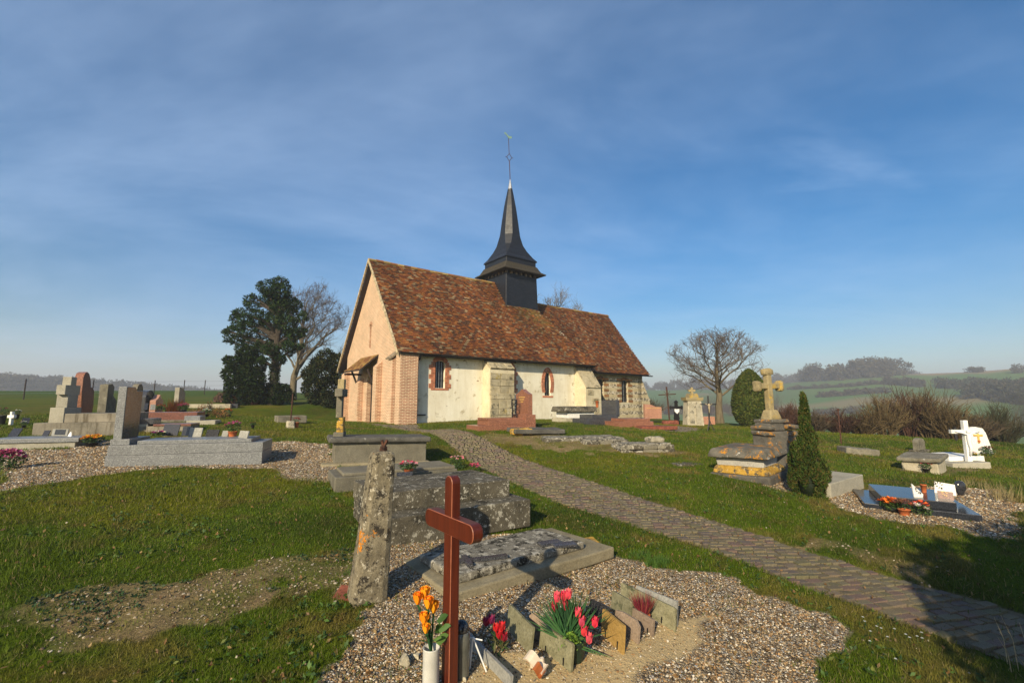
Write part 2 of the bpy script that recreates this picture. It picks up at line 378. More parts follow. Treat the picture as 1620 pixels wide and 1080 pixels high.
def build_materials():
    m = MAT
    # brick: courses of 65 mm, pale lime joints
    k = NT('brick'); sx = k.A('ShaderNodeSeparateXYZ'); k.L(k.co, sx.inputs[0]); cx = k.A('ShaderNodeCombineXYZ')
    k.L(k.math('ADD', sx.outputs[0], sx.outputs[1]), cx.inputs[0]); k.L(sx.outputs[2], cx.inputs[1])
    wob = k.noise(9, 2, .5, out=1); vv = k.A('ShaderNodeVectorMath'); vv.operation = 'MULTIPLY_ADD'; vv.inputs[1].default_value = (.012,)*3; k.L(wob, vv.inputs[0]); k.L(cx.outputs[0], vv.inputs[2])
    b = k.A('ShaderNodeTexBrick'); b.inputs['Scale'].default_value = 1; b.inputs['Brick Width'].default_value = .23; b.inputs['Row Height'].default_value = .062
    b.inputs['Mortar Size'].default_value = .0125; b.inputs['Mortar Smooth'].default_value = .25; b.inputs['Bias'].default_value = -.1
    b.inputs['Color1'].default_value = (.43,.19,.115,1); b.inputs['Color2'].default_value = (.26,.095,.055,1); b.inputs['Mortar'].default_value = (.68,.55,.38,1)
    k.L(vv.outputs[0], b.inputs['Vector']); n = k.noise(2.2, 6)
    c = k.mix(1.0, b.outputs[0], k.ramp(n, [(.3, (.75,.75,.72)), (.7, (1.15,1.1,1.05))]), 'MULTIPLY')
    c = k.mix(k.rng(k.noise(1.1, 7, .6), .56, .72, 0, .35), c, (.62,.50,.36))
    k.bump(k.math('SUBTRACT', k.math('MULTIPLY', k.noise(70, 3), .4), b.outputs[1]), .55, .008)
    # the gable's west face is weathered and repointed: more lime than brick shows
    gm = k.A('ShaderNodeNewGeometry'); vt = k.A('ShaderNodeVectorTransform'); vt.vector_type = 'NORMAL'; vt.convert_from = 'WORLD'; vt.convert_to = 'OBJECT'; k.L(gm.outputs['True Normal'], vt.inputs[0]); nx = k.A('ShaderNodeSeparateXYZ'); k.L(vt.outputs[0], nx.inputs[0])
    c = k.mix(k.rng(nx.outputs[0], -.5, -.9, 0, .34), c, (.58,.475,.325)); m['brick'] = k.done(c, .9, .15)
    # plaster: cream limewash with stains, scars and a damp foot
    k = NT('plaster'); n = k.noise(1.3, 8, .62); c = k.ramp(n, [(.28, (.60,.545,.41)), (.5, (.71,.665,.53)), (.75, (.76,.73,.61))])
    n5 = k.noise(3.3, 6, .6); c = k.mix(k.rng(n5, .58, .68), c, (.46,.40,.27))
    sc = k.noise(5.5, 3, .5, dist=.6); c = k.mix(k.rng(sc, .69, .715), c, (.28,.20,.13))
    sp = k.A('ShaderNodeSeparateXYZ'); k.L(k.co, sp.inputs[0]); lo = k.math('ADD', sp.outputs[2], k.math('MULTIPLY', k.noise(2, 5), .5))
    c = k.mix(k.rng(lo, .15, .62, .55, 0), c, (.45,.36,.22)); mq = k.A('ShaderNodeMapping'); mq.inputs['Scale'].default_value = (3.2, 3.2, .35); k.L(k.co, mq.inputs[0]); c = k.mix(1.0, c, k.ramp(k.noise(1.3, 7, .65, mq.outputs[0]), [(.35, (.91,.89,.84)), (.6, (1.03,1.03,1.03))]), 'MULTIPLY')
    k.bump(k.noise(14, 8, .65), .35, .03); m['plaster'] = k.done(c, .92, .1)
    m['buttress'] = stone('buttress_stone', (.30,.255,.16), (.52,.45,.30), (((.10,.09,.06), 3.2, .52, .08), ((.62,.58,.46), 8., .58, .04), ((.40,.30,.08), 2.6, .56, .08)), 3.5, .9)
    m['buttress_plaster'] = stone('buttress_lime', (.46,.40,.27), (.62,.56,.40), (((.17,.155,.12), 2.4, .56, .10),), 2.5, .5)
    # chancel rubble: pale stone bands alternating with knapped flint
    k = NT('flint_bands'); n = k.noise(4, 6); sp = k.A('ShaderNodeSeparateXYZ'); k.L(k.co, sp.inputs[0])
    zz = k.math('ADD', sp.outputs[2], k.math('MULTIPLY', k.noise(3, 3), .10))
    band = k.math('PINGPONG', k.math('ADD', zz, .06), .2); isfl = k.rng(band, .085, .115)
    fv = k.vor(11, out='Color'); fs_ = k.A('ShaderNodeSeparateColor'); k.L(fv, fs_.inputs[0]); fd = k.vor(11, feat='DISTANCE_TO_EDGE')
    fl = k.ramp(fs_.outputs[0], [(.1, (.035,.035,.035)), (.35, (.16,.14,.11)), (.6, (.40,.34,.24)), (.9, (.62,.56,.45))])
    fl = k.mix(k.rng(fd, .02, .07), (.47,.40,.26), fl); st = k.ramp(n, [(.3, (.36,.29,.17)), (.7, (.55,.47,.30))])
    k.bump(k.math('ADD', k.math('MULTIPLY', fd, 1.5), k.noise(30, 4)), .6, .03); m['flint'] = k.done(k.mix(isfl, st, fl), .85, .25)
    m['tile'] = attr_mat('roof_tile', .85, .2, nscale=26, nvar=.35, bump=.3)
    m['redbrick'] = attr_mat('surround_brick', .9, .2, nscale=30, nvar=.25, bump=.3)
    k = NT('slate'); sx = k.A('ShaderNodeSeparateXYZ'); k.L(k.co, sx.inputs[0]); cx = k.A('ShaderNodeCombineXYZ'); k.L(k.math('ADD', sx.outputs[0], sx.outputs[1]), cx.inputs[0]); k.L(sx.outputs[2], cx.inputs[1])
    b = k.A('ShaderNodeTexBrick'); b.inputs['Scale'].default_value = 1; b.inputs['Brick Width'].default_value = .2; b.inputs['Row Height'].default_value = .1; b.inputs['Mortar Size'].default_value = .005
    b.inputs['Color1'].default_value = (.040,.046,.058,1); b.inputs['Color2'].default_value = (.022,.026,.034,1); b.inputs['Mortar'].default_value = (.008,.008,.01,1); k.L(cx.outputs[0], b.inputs['Vector'])
    k.bump(k.math('ADD', k.math('MULTIPLY', b.outputs[1], -1.), k.noise(25, 3)), .3, .006); m['slate'] = k.done(k.mix(1.0, b.outputs[0], (.40,.40,.42), 'MULTIPLY'), k.ramp(k.noise(9, 4), [(.3, (.36,)*3), (.7, (.55,)*3)]), .35)
    m['old_slate'] = plain('shingle', (.045,.038,.026), .8, .2, .4, 14., bump=.4)
    m['black'] = plain('black_paint', (.012,.011,.012), .45, .4, .2)
    m['dark_wood'] = plain('dark_wood', (.035,.024,.02), .7, .3, .35, 12., bump=.3)
    m['timber'] = plain('weathered_timber', (.24,.19,.13), .85, .2, .4, 10., bump=.4)
    m['pale_verge'] = plain('lime_verge', (.46,.37,.23), .9, .2, .4, 9., bump=.3)
    k = NT('window_glass'); m['glass'] = k.done(k.ramp(k.noise(3, 2), [(.3, (.008,.008,.010)), (.7, (.02,.021,.024))]), .25, .25)
    m['lead'] = plain('lead', (.42,.43,.44), .45, .5, .15, 12., .6)
    m['rust'] = plain('rusty_iron', (.075,.033,.02), .85, .3, .5, 25., bump=.4)
    m['verdigris'] = plain('verdigris', (.22,.36,.28), .6, .4, .3, 20.)
    m['granite'] = granite('grey_granite', (.165,.172,.172), (.05,.05,.055), (.40,.40,.39), .4, 210)
    m['granite_shaded'] = granite('grey_granite_shaded', (.05,.055,.052), (.015,.015,.018), (.12,.12,.12), .16, 130)  # polished, and darkened to put the east face's shade into the colour
    m['granite_dark'] = granite('dark_granite', (.045,.048,.055), (.015,.015,.02), (.11,.11,.12), .18, 150)
    m['granite_red'] = granite('red_granite', (.225,.092,.05), (.09,.035,.025), (.50,.24,.15), .3, 120)
    m['granite_pink'] = granite('pink_granite', (.42,.20,.125), (.16,.08,.06), (.58,.36,.26), .35, 120)
    m['granite_brown'] = granite('brown_red_granite', (.17,.065,.045), (.04,.02,.02), (.27,.13,.09), .3, 120)
    m['granite_blue'] = granite('blue_granite', (.022,.025,.032), (.01,.011,.013), (.05,.056,.07), .16, 200, .35)
    m['concrete'] = stone('concrete', (.15,.135,.105), (.26,.235,.185), (((.10,.095,.08), 1.8, .57, .12),), 2.2, .35, streak=.8)
    m['pale_concrete'] = stone('pale_concrete', (.26,.245,.195), (.37,.35,.285), (((.24,.22,.17), 2.5, .58, .15),), 3., .3)
    m['old_stone'] = stone('old_grey_stone', (.055,.049,.036), (.125,.112,.082), (((.028,.026,.02), 2.6, .50, .09), ((.40,.38,.31), 8., .565, .03), ((.58,.55,.46), 24., .575, .025)), 5., .9)
    m['slab_stone'] = stone('lichened_slab', (.14,.128,.10), (.27,.25,.20), (((.035,.031,.022), 9., .50, .05), ((.46,.43,.35), 14., .53, .03)), 9., 1.0)
    m['base_stone'] = stone('slab_base', (.17,.145,.09), (.30,.26,.17), (((.10,.09,.07), 2.5, .57, .1),), 4., .5)
    m['stele_stone'] = stone('leaning_stele_stone', (.10,.085,.058), (.24,.21,.145), (((.045,.038,.028), 13., .51, .05), ((.52,.47,.36), 20., .565, .03), ((.55,.20,.015), 2.4, .565, .025)), 9., .8)
    m['chest_stone'] = stone('chest_tomb_stone', (.115,.105,.08), (.20,.185,.14), (((.40,.36,.22), 5., .60, .04), ((.58,.56,.46), 10., .64, .03)), 2.6, .4)
    m['cap_dark'] = stone('dark_cap_stone', (.055,.053,.047), (.13,.125,.11), (((.50,.49,.44), 8., .60, .025), ((.34,.26,.06), 3., .64, .05)), 5., .6)
    m['lichen_cap'] = stone('lichened_cap', (.07,.066,.055), (.17,.155,.125), (((.50,.22,.025), 5., .53, .05), ((.62,.60,.54), 8., .60, .025)), 5., .7)
    m['lichen_plinth'] = stone('plinth_stone', (.06,.056,.048), (.14,.13,.11), (((.42,.19,.025), 4., .565, .05), ((.50,.49,.43), 7., .60, .03)), 5., .6)
    m['yellow_lichen'] = stone('yellow_lichened_stone', (.30,.17,.025), (.56,.34,.06), (((.62,.58,.46), 11., .575, .03), ((.09,.08,.06), 8., .505, .05)), 9., 1.0)
    m['die'] = stone('grey_die_stone', (.30,.29,.27), (.44,.43,.40), (((.13,.125,.11), 2., .58, .15),), 3., .3)
    m['cross_stone'] = stone('cross_stone', (.20,.165,.09), (.38,.31,.17), (((.45,.30,.06), 5., .54, .06), ((.10,.09,.07), 5., .58, .06)), 6., .7)
    m['mossy_stone'] = stone('mossy_stone', (.11,.10,.075), (.24,.22,.165), (((.07,.10,.03), 3., .58, .08), ((.55,.54,.49), 10., .60, .03), ((.45,.26,.04), 5., .66, .04)), 5., .7)
    m['pale_stele'] = stone('pale_limestone', (.28,.25,.18), (.47,.43,.33), (((.12,.115,.09), 3., .53, .08),), 4., .5)
    m['white_stone'] = stone('white_stone', (.66,.66,.63), (.78,.78,.75), (((.45,.44,.40), 3., .66, .1),), 3., .15)
    m['wood'] = None
    k = NT('varnished_wood'); mp = k.A('ShaderNodeMapping'); mp.inputs['Scale'].default_value = (26, 26, 1.6); k.L(k.co, mp.inputs[0])
    n = k.noise(1.5, 8, .7, mp.outputs[0], .8); k.bump(n, .3, .004); m['wood'] = k.done(k.ramp(n, [(.25, (.045,.008,.004)), (.6, (.095,.017,.007)), (.8, (.125,.027,.010))]), .38, .45)
    m['wood_edge'] = plain('worn_varnish_edge', (.27,.085,.04), .5, .4, .2)
    m['terracotta'] = plain('terracotta', (.46,.13,.045), .8, .2, .2)
    m['brickbit'] = plain('brick_fragment', (.20,.065,.04), .9, .2, .35, 15., bump=.5)
    m['greenpot'] = plain('dark_green_pot', (.012,.03,.018), .5, .4, .2)
    m['blackpot'] = plain('black_pot', (.012,.012,.013), .5, .4, .2)
    m['whitevase'] = plain('white_vase', (.52,.51,.46), .45, .4, .12, 8.)
    k = NT('glass_jar'); m['jar'] = k.done(k.ramp(k.noise(8, 4), [(.3, (.10,.105,.09)), (.7, (.22,.22,.19))]), .2, .5); k.p.inputs['Transmission Weight'].default_value = .35
    m['plq_green'] = stone('algae_plaque', (.14,.132,.075), (.235,.225,.145), (((.085,.09,.05), 7., .53, .08),), 14., .3)
    m['plq_yellow'] = stone('ochre_plaque', (.28,.17,.045), (.38,.245,.08), (), 7., .2)
    m['plq_pink'] = stone('pink_plaque', (.21,.155,.11), (.31,.235,.175), (((.33,.30,.14), 6., .58, .1),), 8., .2)
    m['plq_grey'] = stone('grey_plaque', (.20,.20,.185), (.31,.31,.285), (), 8., .2)
    m['plq_dark'] = granite('dark_plaque', (.03,.03,.034), (.012,.012,.014), (.06,.06,.065), .15, 180)
    m['porcelain'] = plain('cream_ceramic', (.66,.55,.42), .35, .5, .1)
    m['glaze'] = plain('brown_glaze', (.33,.10,.03), .25, .5, .2)
    m['gold'] = plain('gilding', (.62,.40,.10), .4, .5, .2)
    m['white'] = plain('white_enamel', (.75,.75,.74), .4, .4, .05)
    m['flower'] = attr_mat('petals', .55, .25, .25)
    m['leafm'] = attr_mat('leaves', .6, .3, .25)
    m['grass'] = attr_mat('grass_blades', .65, .2, .3)
    m['conifer'] = attr_mat('conifer_foliage', .9, .05, .1)
    m['pebble'] = attr_mat('pebbles', .8, .25, nscale=60, nvar=.2)
    m['sett'] = attr_mat('sett_stone', .9, .2, nscale=26, nvar=.55, bump=.7)
    m['farwood'] = attr_mat('winter_wood', .95, .05)
    k = NT('bark'); mp = k.A('ShaderNodeMapping'); mp.inputs['Scale'].default_value = (1, 1, .25); k.L(k.co, mp.inputs[0])
    n = k.noise(9, 7, .65, mp.outputs[0]); k.bump(n, .5, .03); m['bark'] = k.done(k.ramp(n, [(.3, (.06,.048,.034)), (.55, (.135,.11,.068)), (.75, (.17,.155,.085))]), .9, .15)
    m['bark_dark'] = plain('pine_bark', (.055,.045,.035), .95, .1, .4, 12., bump=.5)
    m['twig'] = plain('twigs', (.105,.083,.068), .9, .1, .25, 4.)
    m['twig_pale'] = plain('pale_twigs', (.14,.112,.072), .9, .1, .25, 4.)
build_materials()

def lenx(p, ang, px):
    """length along the direction ang from p until the photo column px is reached"""
    lo, hi = 0.0, 12.0
    f = lambda L: 810 + FPX*(p[0]+L*math.cos(ang))/((p[1]+L*math.sin(ang))*CP + (p[2]-CAMH)*SP) - px
    for _ in range(50):
        m = (lo+hi)/2
        if f(m) < 0: lo = m
        else: hi = m
    return lo
# ------------------------------------------------------------------ ground regions (outlines read off the photograph, laid on the terrain)
def region(pix): return np.array([gp(*p)[:2] for p in pix])
def inside(P, x, y):
    x = np.asarray(x); y = np.asarray(y); r = np.zeros(x.shape, bool); n = len(P)
    for i in range(n):
        x0, y0 = P[i]; x1, y1 = P[(i+1) % n]
        if y0 == y1: continue
        c = ((y0 > y) != (y1 > y)) & (x < (x1-x0)*(y-y0)/(y1-y0) + x0); r ^= c
    return r
GRAVEL = [region(p) for p in [
 [(500,1078),(560,1010),(598,952),(545,935),(552,905),(600,850),(840,838),(905,852),(985,888),(1050,903),(1130,903),(1220,938),(1305,968),(1328,1010),(1290,1078)],
 [(0,711),(118,709),(150,690),(180,700),(300,690),(413,700),(470,698),(522,703),(530,740),(545,760),(470,757),(430,742),(300,738),(200,748),(60,765),(0,776)],
 [(1296,776),(1390,772),(1440,768),(1580,775),(1620,796),(1620,826),(1590,848),(1500,836),(1400,824),(1330,803)],
 [(985,671),(1040,672),(1105,677),(1090,684),(1010,679)],
 [(560,668),(600,671),(660,672),(662,679),(600,676)], [(1200,766),(1250,757),(1300,776),(1290,784),(1230,776)]]]
near_g = GRAVEL[0]; k_ = np.argmin(near_g[:, 1]); GRAVEL[0] = np.concatenate([near_g, [[1.4, 1.6], [-1.0, 1.6]]])
SAND = region([(725,1078),(765,1028),(900,1046),(1060,985),(1118,975),(1110,1015),(1000,1070)]); SAND = np.concatenate([SAND, [[.6, 2.2], [-.25, 2.2]]])
SOIL = [region(p) for p in [[(0,965),(250,908),(400,888),(556,884),(556,925),(420,945),(330,985),(120,1012),(0,1020)],
 [(700,688),(760,684),(900,690),(1000,700),(1080,712),(1040,722),(900,712),(800,704)], [(1420,735),(1520,735),(1560,742),(1530,752),(1440,748)],
 [(1180,852),(1300,862),(1420,880),(1500,905),(1430,905),(1290,872)]]]
EXT_L = PL[0] + (PL[0]-PL[2])/np.linalg.norm(PL[0]-PL[2])*3.5; EXT_R = PR[0] + (PR[0]-PR[2])/np.linalg.norm(PR[0]-PR[2])*3.5
DOOR = ch_world(-.6, 3.0, .66); DOOR2 = ch_world(-.6, 1.2, .7)
QL = np.vstack([EXT_L, PL, [ch_world(-1.0, 3.4, .62)]]); QR = np.vstack([EXT_R, PR, [ch_world(-.9, 1.4, .7)]])
def resample(Q, n):
    d = np.concatenate([[0], np.cumsum(np.linalg.norm(np.diff(Q[:, :2], axis=0), axis=1))]); t = np.linspace(0, d[-1], n)
    A = np.stack([np.interp(t, d, Q[:, i]) for i in range(3)], 1)
    for _ in range(6): A[1:-1] = (A[:-2] + 2*A[1:-1] + A[2:])/4
    return A, d[-1]
QL, len_l = resample(QL, 200); QR, len_r = resample(QR, 200)
PATHPOLY = np.concatenate([QL[:, :2], QR[::-1, :2]])
def turf(x, y):
    """colour of the sward: green, with yellowed and mossy patches"""
    a = n2(x, y, .45, 21, 4); b = n2(x, y, 1.7, 31, 4); c = n2(x, y, .16, 41, 3)
    g = np.stack([.080+.022*b, .120+.024*b, .006+.003*b], 1)
    dry = np.array([.175, .125, .035]); moss = np.array([.165, .150, .010]); deep = np.array([.036, .058, .007])
    def lay(w, col):
        nonlocal g; g = g*(1-w[:, None]) + col*w[:, None]
    lay(smooth(.0, .5, a)*.55, moss); lay(smooth(.10, .5, b + .35*c)*.7, dry); d4 = n2(x, y, 4.5, 47, 3); lay(smooth(.2, .6, d4)*.5, np.array([.11, .075, .025])); lay(smooth(.2, .6, -d4)*.45, np.array([.05, .09, .008])); lay(smooth(.15, .6, -a)*.6, deep)
    return np.clip(g*np.array([.80, .80, .7]), .003, 1)
def masks(x, y):
    j = n2(x, y, 2.2, 51, 4)*.26; jj = n2(x, y, 2.4, 61, 4)*.26
    gr = np.zeros(x.shape); so = np.zeros(x.shape)
    for P in GRAVEL: gr = np.maximum(gr, inside(P, x+j, y+jj))
    for P in SOIL: so = np.maximum(so, inside(P, x+2*j, y+2*jj)*1.0)
    pa = inside(PATHPOLY, x, y)*1.0; sa = inside(SAND, x+j*.6, y+jj*.6)*1.0
    return gr, so, pa, sa
def build_ground():
    def axis(lo, hi, step, far0, far1, g=1.065):
        a = list(np.arange(lo, hi, step)); d = step; v = hi
        while v < far1: a.append(v); d *= g; v += d
        d = step; v = lo; b = []
        while v > far0: d *= g; v -= d; b.append(v)
        return np.array(b[::-1] + a)
    xs = axis(-8.5, 8.5, .065, -2600, 2600); ys = axis(1.6, 13.5, .065, -45, 2600)
    X, Y = np.meshgrid(xs, ys, indexing='xy'); x = X.ravel(); y = Y.ravel(); r = np.hypot(x, y)
    z = gz(x, y); gr, so, pa, sa = masks(x, y)
    near = r < 45; z = z - pa*.035 - sa*0 + gr*0
    z = z + near*(gr*n2(x, y, 7., 71, 2)*.006 + so*n2(x, y, 5., 72, 3)*.012)
    c = turf(x, y); w = np.clip(so*(.55 + .6*n2(x, y, 2.6, 81, 3)), 0, 1)[:, None]; c = c*(1-w) + np.array([.235, .165, .085])*w
    c = np.where(gr[:, None] > .5, np.array([.30, .245, .155])*(1 + .25*n2(x, y, 3., 82, 3)[:, None]), c)
    c = np.where(sa[:, None] > .5, np.array([.52, .39, .20]), c); c = np.where(pa[:, None] > .5, np.array([.17, .135, .085]), c)
    # fields on the far slopes: pasture, hay and plough strips
    az = np.degrees(np.arctan2(x, y)); f = np.stack([.085+.025*n2(x, y, .02, 91, 3), .145+.025*n2(x, y, .02, 92, 3), .04+0*x], 1)
    st = np.sin(r/17 + 2.0*n2(x, y, .006, 93, 2)); f = np.where(((st > .82) & (r > 150) & (r < 330))[:, None], np.array([.19, .165, .085]), f)
    f = np.where(((az > 39.5) & (r > 385))[:, None], np.array([.27, .20, .12]), f)
    f = np.where(((az > -70) & (az < -8) & (r < 190))[:, None], np.stack([.055+.015*n2(x, y, .06, 94, 3), .10+.02*n2(x, y, .06, 95, 3), .022+0*x], 1), f)
    wf = smooth(30, 55, r)[:, None]; c = c*(1-wf) + f*wf
    nx, ny = len(xs), len(ys); i = np.arange(nx*ny).reshape(ny, nx)
    F = np.stack([i[:-1, :-1], i[:-1, 1:], i[1:, 1:], i[1:, :-1]], -1).reshape(-1, 4)
    k = NT('turf_and_gravel'); base = k.attr('col'); mk = k.attr('mask'); sp = k.A('ShaderNodeSeparateColor'); k.L(mk, sp.inputs[0])
    n = k.noise(38, 6, .7); n3 = k.noise(5.5, 5, .6); tc = k.mix(1.0, base, k.ramp(n, [(.28, (.35,)*3), (.72, (1.55,)*3)]), 'MULTIPLY')
    tc = k.mix(1.0, tc, k.ramp(n3, [(.3, (.75,)*3), (.7, (1.2,)*3)]), 'MULTIPLY')
    v = k.vor(62, out='Color'); vs = k.A('ShaderNodeSeparateColor'); k.L(v, vs.inputs[0]); vd = k.vor(62, feat='DISTANCE_TO_EDGE')
    pc = k.ramp(vs.outputs[0], [(.05, (.09,.07,.05)), (.3, (.25,.17,.09)), (.55, (.40,.30,.18)), (.8, (.55,.47,.34)), (.95, (.70,.66,.58))])
    pc = k.mix(k.rng(vd, .0, .12), (.06,.045,.03), pc); pc = k.mix(1.0, pc, k.ramp(n3, [(.3, (.8,)*3), (.7, (1.15,)*3)]), 'MULTIPLY')
    col = k.mix(sp.outputs[0], tc, pc); sand = k.mix(1.0, base, k.ramp(k.noise(220, 4, .7), [(.3, (.7,)*3), (.7, (1.2,)*3)]), 'MULTIPLY'); col = k.mix(sp.outputs[1], col, sand)
    k.bump(k.math('ADD', k.math('MULTIPLY', n, 1.0), k.math('MULTIPLY', k.math('MULTIPLY', vd, 3.0), sp.outputs[0])), .7, .03)
    mat = k.done(col, .95, .08)
    o = mesh_np('ground', np.stack([x, y, z], 1), F, mat, col=c, smooth_=True); o['kind'] = 'structure'; o['label'] = 'sloping lawn and gravel of the churchyard running out to the valley fields'
    a = o.data.attributes.new('mask', 'FLOAT_COLOR', 'POINT'); m = np.ones((len(x), 4), np.float32); m[:, 0] = gr*(1-sa); m[:, 1] = sa; m[:, 2] = pa; a.data.foreach_set('color', m.ravel())
build_ground()

def build_path():
    root = bpy.data.objects.new('path', None); COL.objects.link(root); root['kind'] = 'structure'; root['label'] = 'narrow path of worn grey-brown setts climbing to the church door'
    root.location = (*((QL[40]+QR[40])/2)[:2], -.2); off = np.array(root.location)
    n = 200; V = []; F = []
    for i in range(n):
        for s in (-.01, .25, .5, .75, 1.01):
            p = QL[i]*(1-s) + QR[i]*s; V.append((p[0], p[1], 0))
    V = np.array(V); V[:, 2] = gz(V[:, 0], V[:, 1]) - .012
    F = [(i*5+j, i*5+j+1, (i+1)*5+j+1, (i+1)*5+j) for i in range(n-1) for j in range(4)]
    k = NT('path_bed'); bed = k.done(k.ramp(k.noise(30, 6, .7), [(.3, (.08,.068,.042)), (.6, (.15,.125,.08)), (.8, (.22,.19,.12))]), .95, .1); k.bump(k.noise(60, 4), .6, .02)
    mesh_np('paving_bed', np.array(V)-off, F, bed, root)
    rows = int(len_l/.102); items = []
    for a in range(rows):
        t = (a+.5)/rows*(n-1); i = min(int(t), n-2); f = t-i; A = QL[i]*(1-f)+QL[i+1]*f; B = QR[i]*(1-f)+QR[i+1]*f
        d = B-A; wid = np.linalg.norm(d[:2]); ang = math.atan2(d[1], d[0]); u = random.uniform(-.03, .07); wid2 = wid + random.uniform(-.06, .03)
        j = i+1; dl = np.linalg.norm((QL[j]-QL[i])[:2] + (QR[j]-QR[i])[:2])/2*(n-1)/rows
        while u < wid2-.05:
            w = min(random.uniform(.08, .165), wid2-u)
            if w > .06 and random.random() > .02:
                p = A + d*((u+w/2)/wid); items.append((p[0]+random.gauss(0, .004), p[1]+random.gauss(0, .004), ang+random.gauss(0, .025), w-.012, dl-.012))
            u += w
    zs = gz(np.array([q[0] for q in items]), np.array([q[1] for q in items])); items = [q + (z,) for q, z in zip(items, zs)]
    items.sort(key=lambda q: math.hypot(q[0], q[1]) if (q[1] > 2.0 and abs(q[0]) < 1.12*q[1]) else 1e3 + math.hypot(q[0], q[1]))
    proto = []
    for v in range(8):
        V, Fq = rblock(1, 1, .05, .010, 0, 2, v); V = V.copy(); V[:, 0] += V[:, 1]*random.uniform(-.06, .06)
        c = random.choice([(.175,.148,.10), (.195,.166,.112), (.16,.135,.092), (.21,.18,.122), (.18,.152,.102)]); c = tuple(x*random.uniform(.86, 1.14) for x in c)
        me = mesh_np('sett', V*np.array([1, 1, 1]), Fq, MAT['sett'], root, col=np.tile(c, (len(V), 1))); proto.append((me, V, Fq, c))
    used = [False]*8; RV = []; RF = []; RC = []; b = 0
    for q, (x, y, ang, w, l, zg) in enumerate(items):
        z = zg - .043 + random.uniform(-.008, .008); v = random.randrange(8)
        if q < 300:
            if not used[v]: o = proto[v][0]; used[v] = True
            else: o = proto[v][0].copy(); COL.objects.link(o)
            o.location = (x-off[0], y-off[1], z-off[2]); o.scale = (w, l, 1); o.rotation_euler = (random.gauss(0, .03), random.gauss(0, .03), ang)
        else:
            P = proto[v][1]*np.array([w, l, 1]); c, s = math.cos(ang), math.sin(ang)
            RV.append(np.stack([P[:, 0]*c-P[:, 1]*s + x-off[0], P[:, 0]*s+P[:, 1]*c + y-off[1], P[:, 2]+z-off[2]], 1)); RF.append(proto[v][2]+b); RC.append(np.tile(np.array(proto[v][3])*random.uniform(.92, 1.08), (len(P), 1))); b += len(P)
    mesh_np('distant_setts', np.concatenate(RV), np.concatenate(RF), MAT['sett'], root, col=np.concatenate(RC), kind='stuff')
build_path()

# ------------------------------------------------------------------ the church
ZB = .45
CH = thing('church', 'small brick and plaster village church with mossy tile roof and slate spire', 'church', (S0[0], S0[1], ZB))
def loc(e, n, z): return (e, n, z-ZB)
NS, NR = 1.263, 8.44                    # nave slope, ridge height (ridge at n = 3.8)
def nave_z(n): return NR - NS*abs(n-3.8)
HIP = .739                              # the nave roof's hipped east end: e <= 11.47 - HIP*n
def roof_tiles(name, e0, e1, n0, n1, zf, clip, palette, over=0.0):
    """plain tiles laid in courses from the eave n0 up to the ridge n1"""
    dz = zf(n1)-zf(n0); sl = math.hypot(n1-n0, dz); rows = int(sl/.105); tw = .165
    un = (n1-n0)/sl; uz = dz/sl; nn, nz = -uz*np.sign(n1-n0)*1.0, abs(un)
    nn = -abs(uz)*np.sign(n1-n0); V = []; C = []
    for r in range(rows):
        s = r*sl/rows; cnt = int((e1-e0)/tw); o = (r % 2)*tw/2 + random.uniform(-.01, .01)
        sag = .02*math.sin(r*.5)
        for k in range(cnt+1):
            ea = e0 + k*tw - o; eb = ea+tw-.006; ea = max(ea, e0); eb = min(eb, e1)
            if eb-ea < .03: continue
            em = (ea+eb)/2; nm = n0 + un*s
            if not clip(em, nm): continue
            w = (.06*math.sin(em*.8+1)+.022*math.sin(em*2.3+s))*math.sin(math.pi*s/sl)        # an old, slightly sagging roof
            lift = .030 + random.uniform(-.004, .010) + (.03 if random.random() < .015 else 0); s1 = s+.13; li2 = .012; t = random.uniform(-.006, .006)
            def P(e, ss, l): return (e, n0+un*ss+nn*(l-w), zf(n0)+uz*ss+nz*(l-w)-ZB)
            V += [P(ea, s, lift+t), P(eb, s, lift-t), P(eb, s1, li2), P(ea, s1, li2), P(ea, s, lift-.016), P(eb, s, lift-.016)]
            c = palette(em, s/sl); st = n2(np.array([em*1.1]), np.array([s*.35]), 1.5, 33, 3)[0]; c = tuple(np.array(c)*.88*(1+.5*st)); C += [c]*6
    V = np.array(V); m = len(V)//6; b = np.arange(m)[:, None]*6
    F = np.concatenate([b+[0, 1, 2, 3], b+[4, 5, 1, 0]])
    if n1 < n0: F = F[:, ::-1]
    return V, F, np.array(C)
def pal(e, s, moss0=0.0):
    u = random.random(); big = math.sin(e*1.3+s*4)*.5 + math.sin(e*.47-s*7+1)*.5
    if u < .075 + .05*big: c = (.33, .225, .12)
    elif u < .14: c = (.235, .16, .085)
    elif u < .52: c = (.235, .078, .024)
    elif u < .70: c = (.150, .048, .022)
    elif u < .86: c = (.105, .050, .028)
    else: c = (.31, .12, .034)
    k = random.uniform(.75, 1.2); c = np.array(c)*k
    mo = max(0, moss0)*random.random(); c = c*(1-mo) + np.array((.155, .105, .022))*mo
    return tuple(c)
def pal_nave(e, s): return pal(e, s, .9*math.exp(-((e-9.3)/1.5)**2)*(s > .3)*min(1, (s-.3)*4) + (1.0 if s > .955 else 0) + .12)
def pal_chan(e, s): return tuple(np.array(pal(e, s, .25 + (1.0 if s > .95 else 0) + .5*max(0, 1-(e-9.5)/2.0)*s))*np.array((.86, .84, .9)))
CS, CRZ = 1.30, 7.65
def chan_z(n): return CRZ - CS*abs(n-3.8)
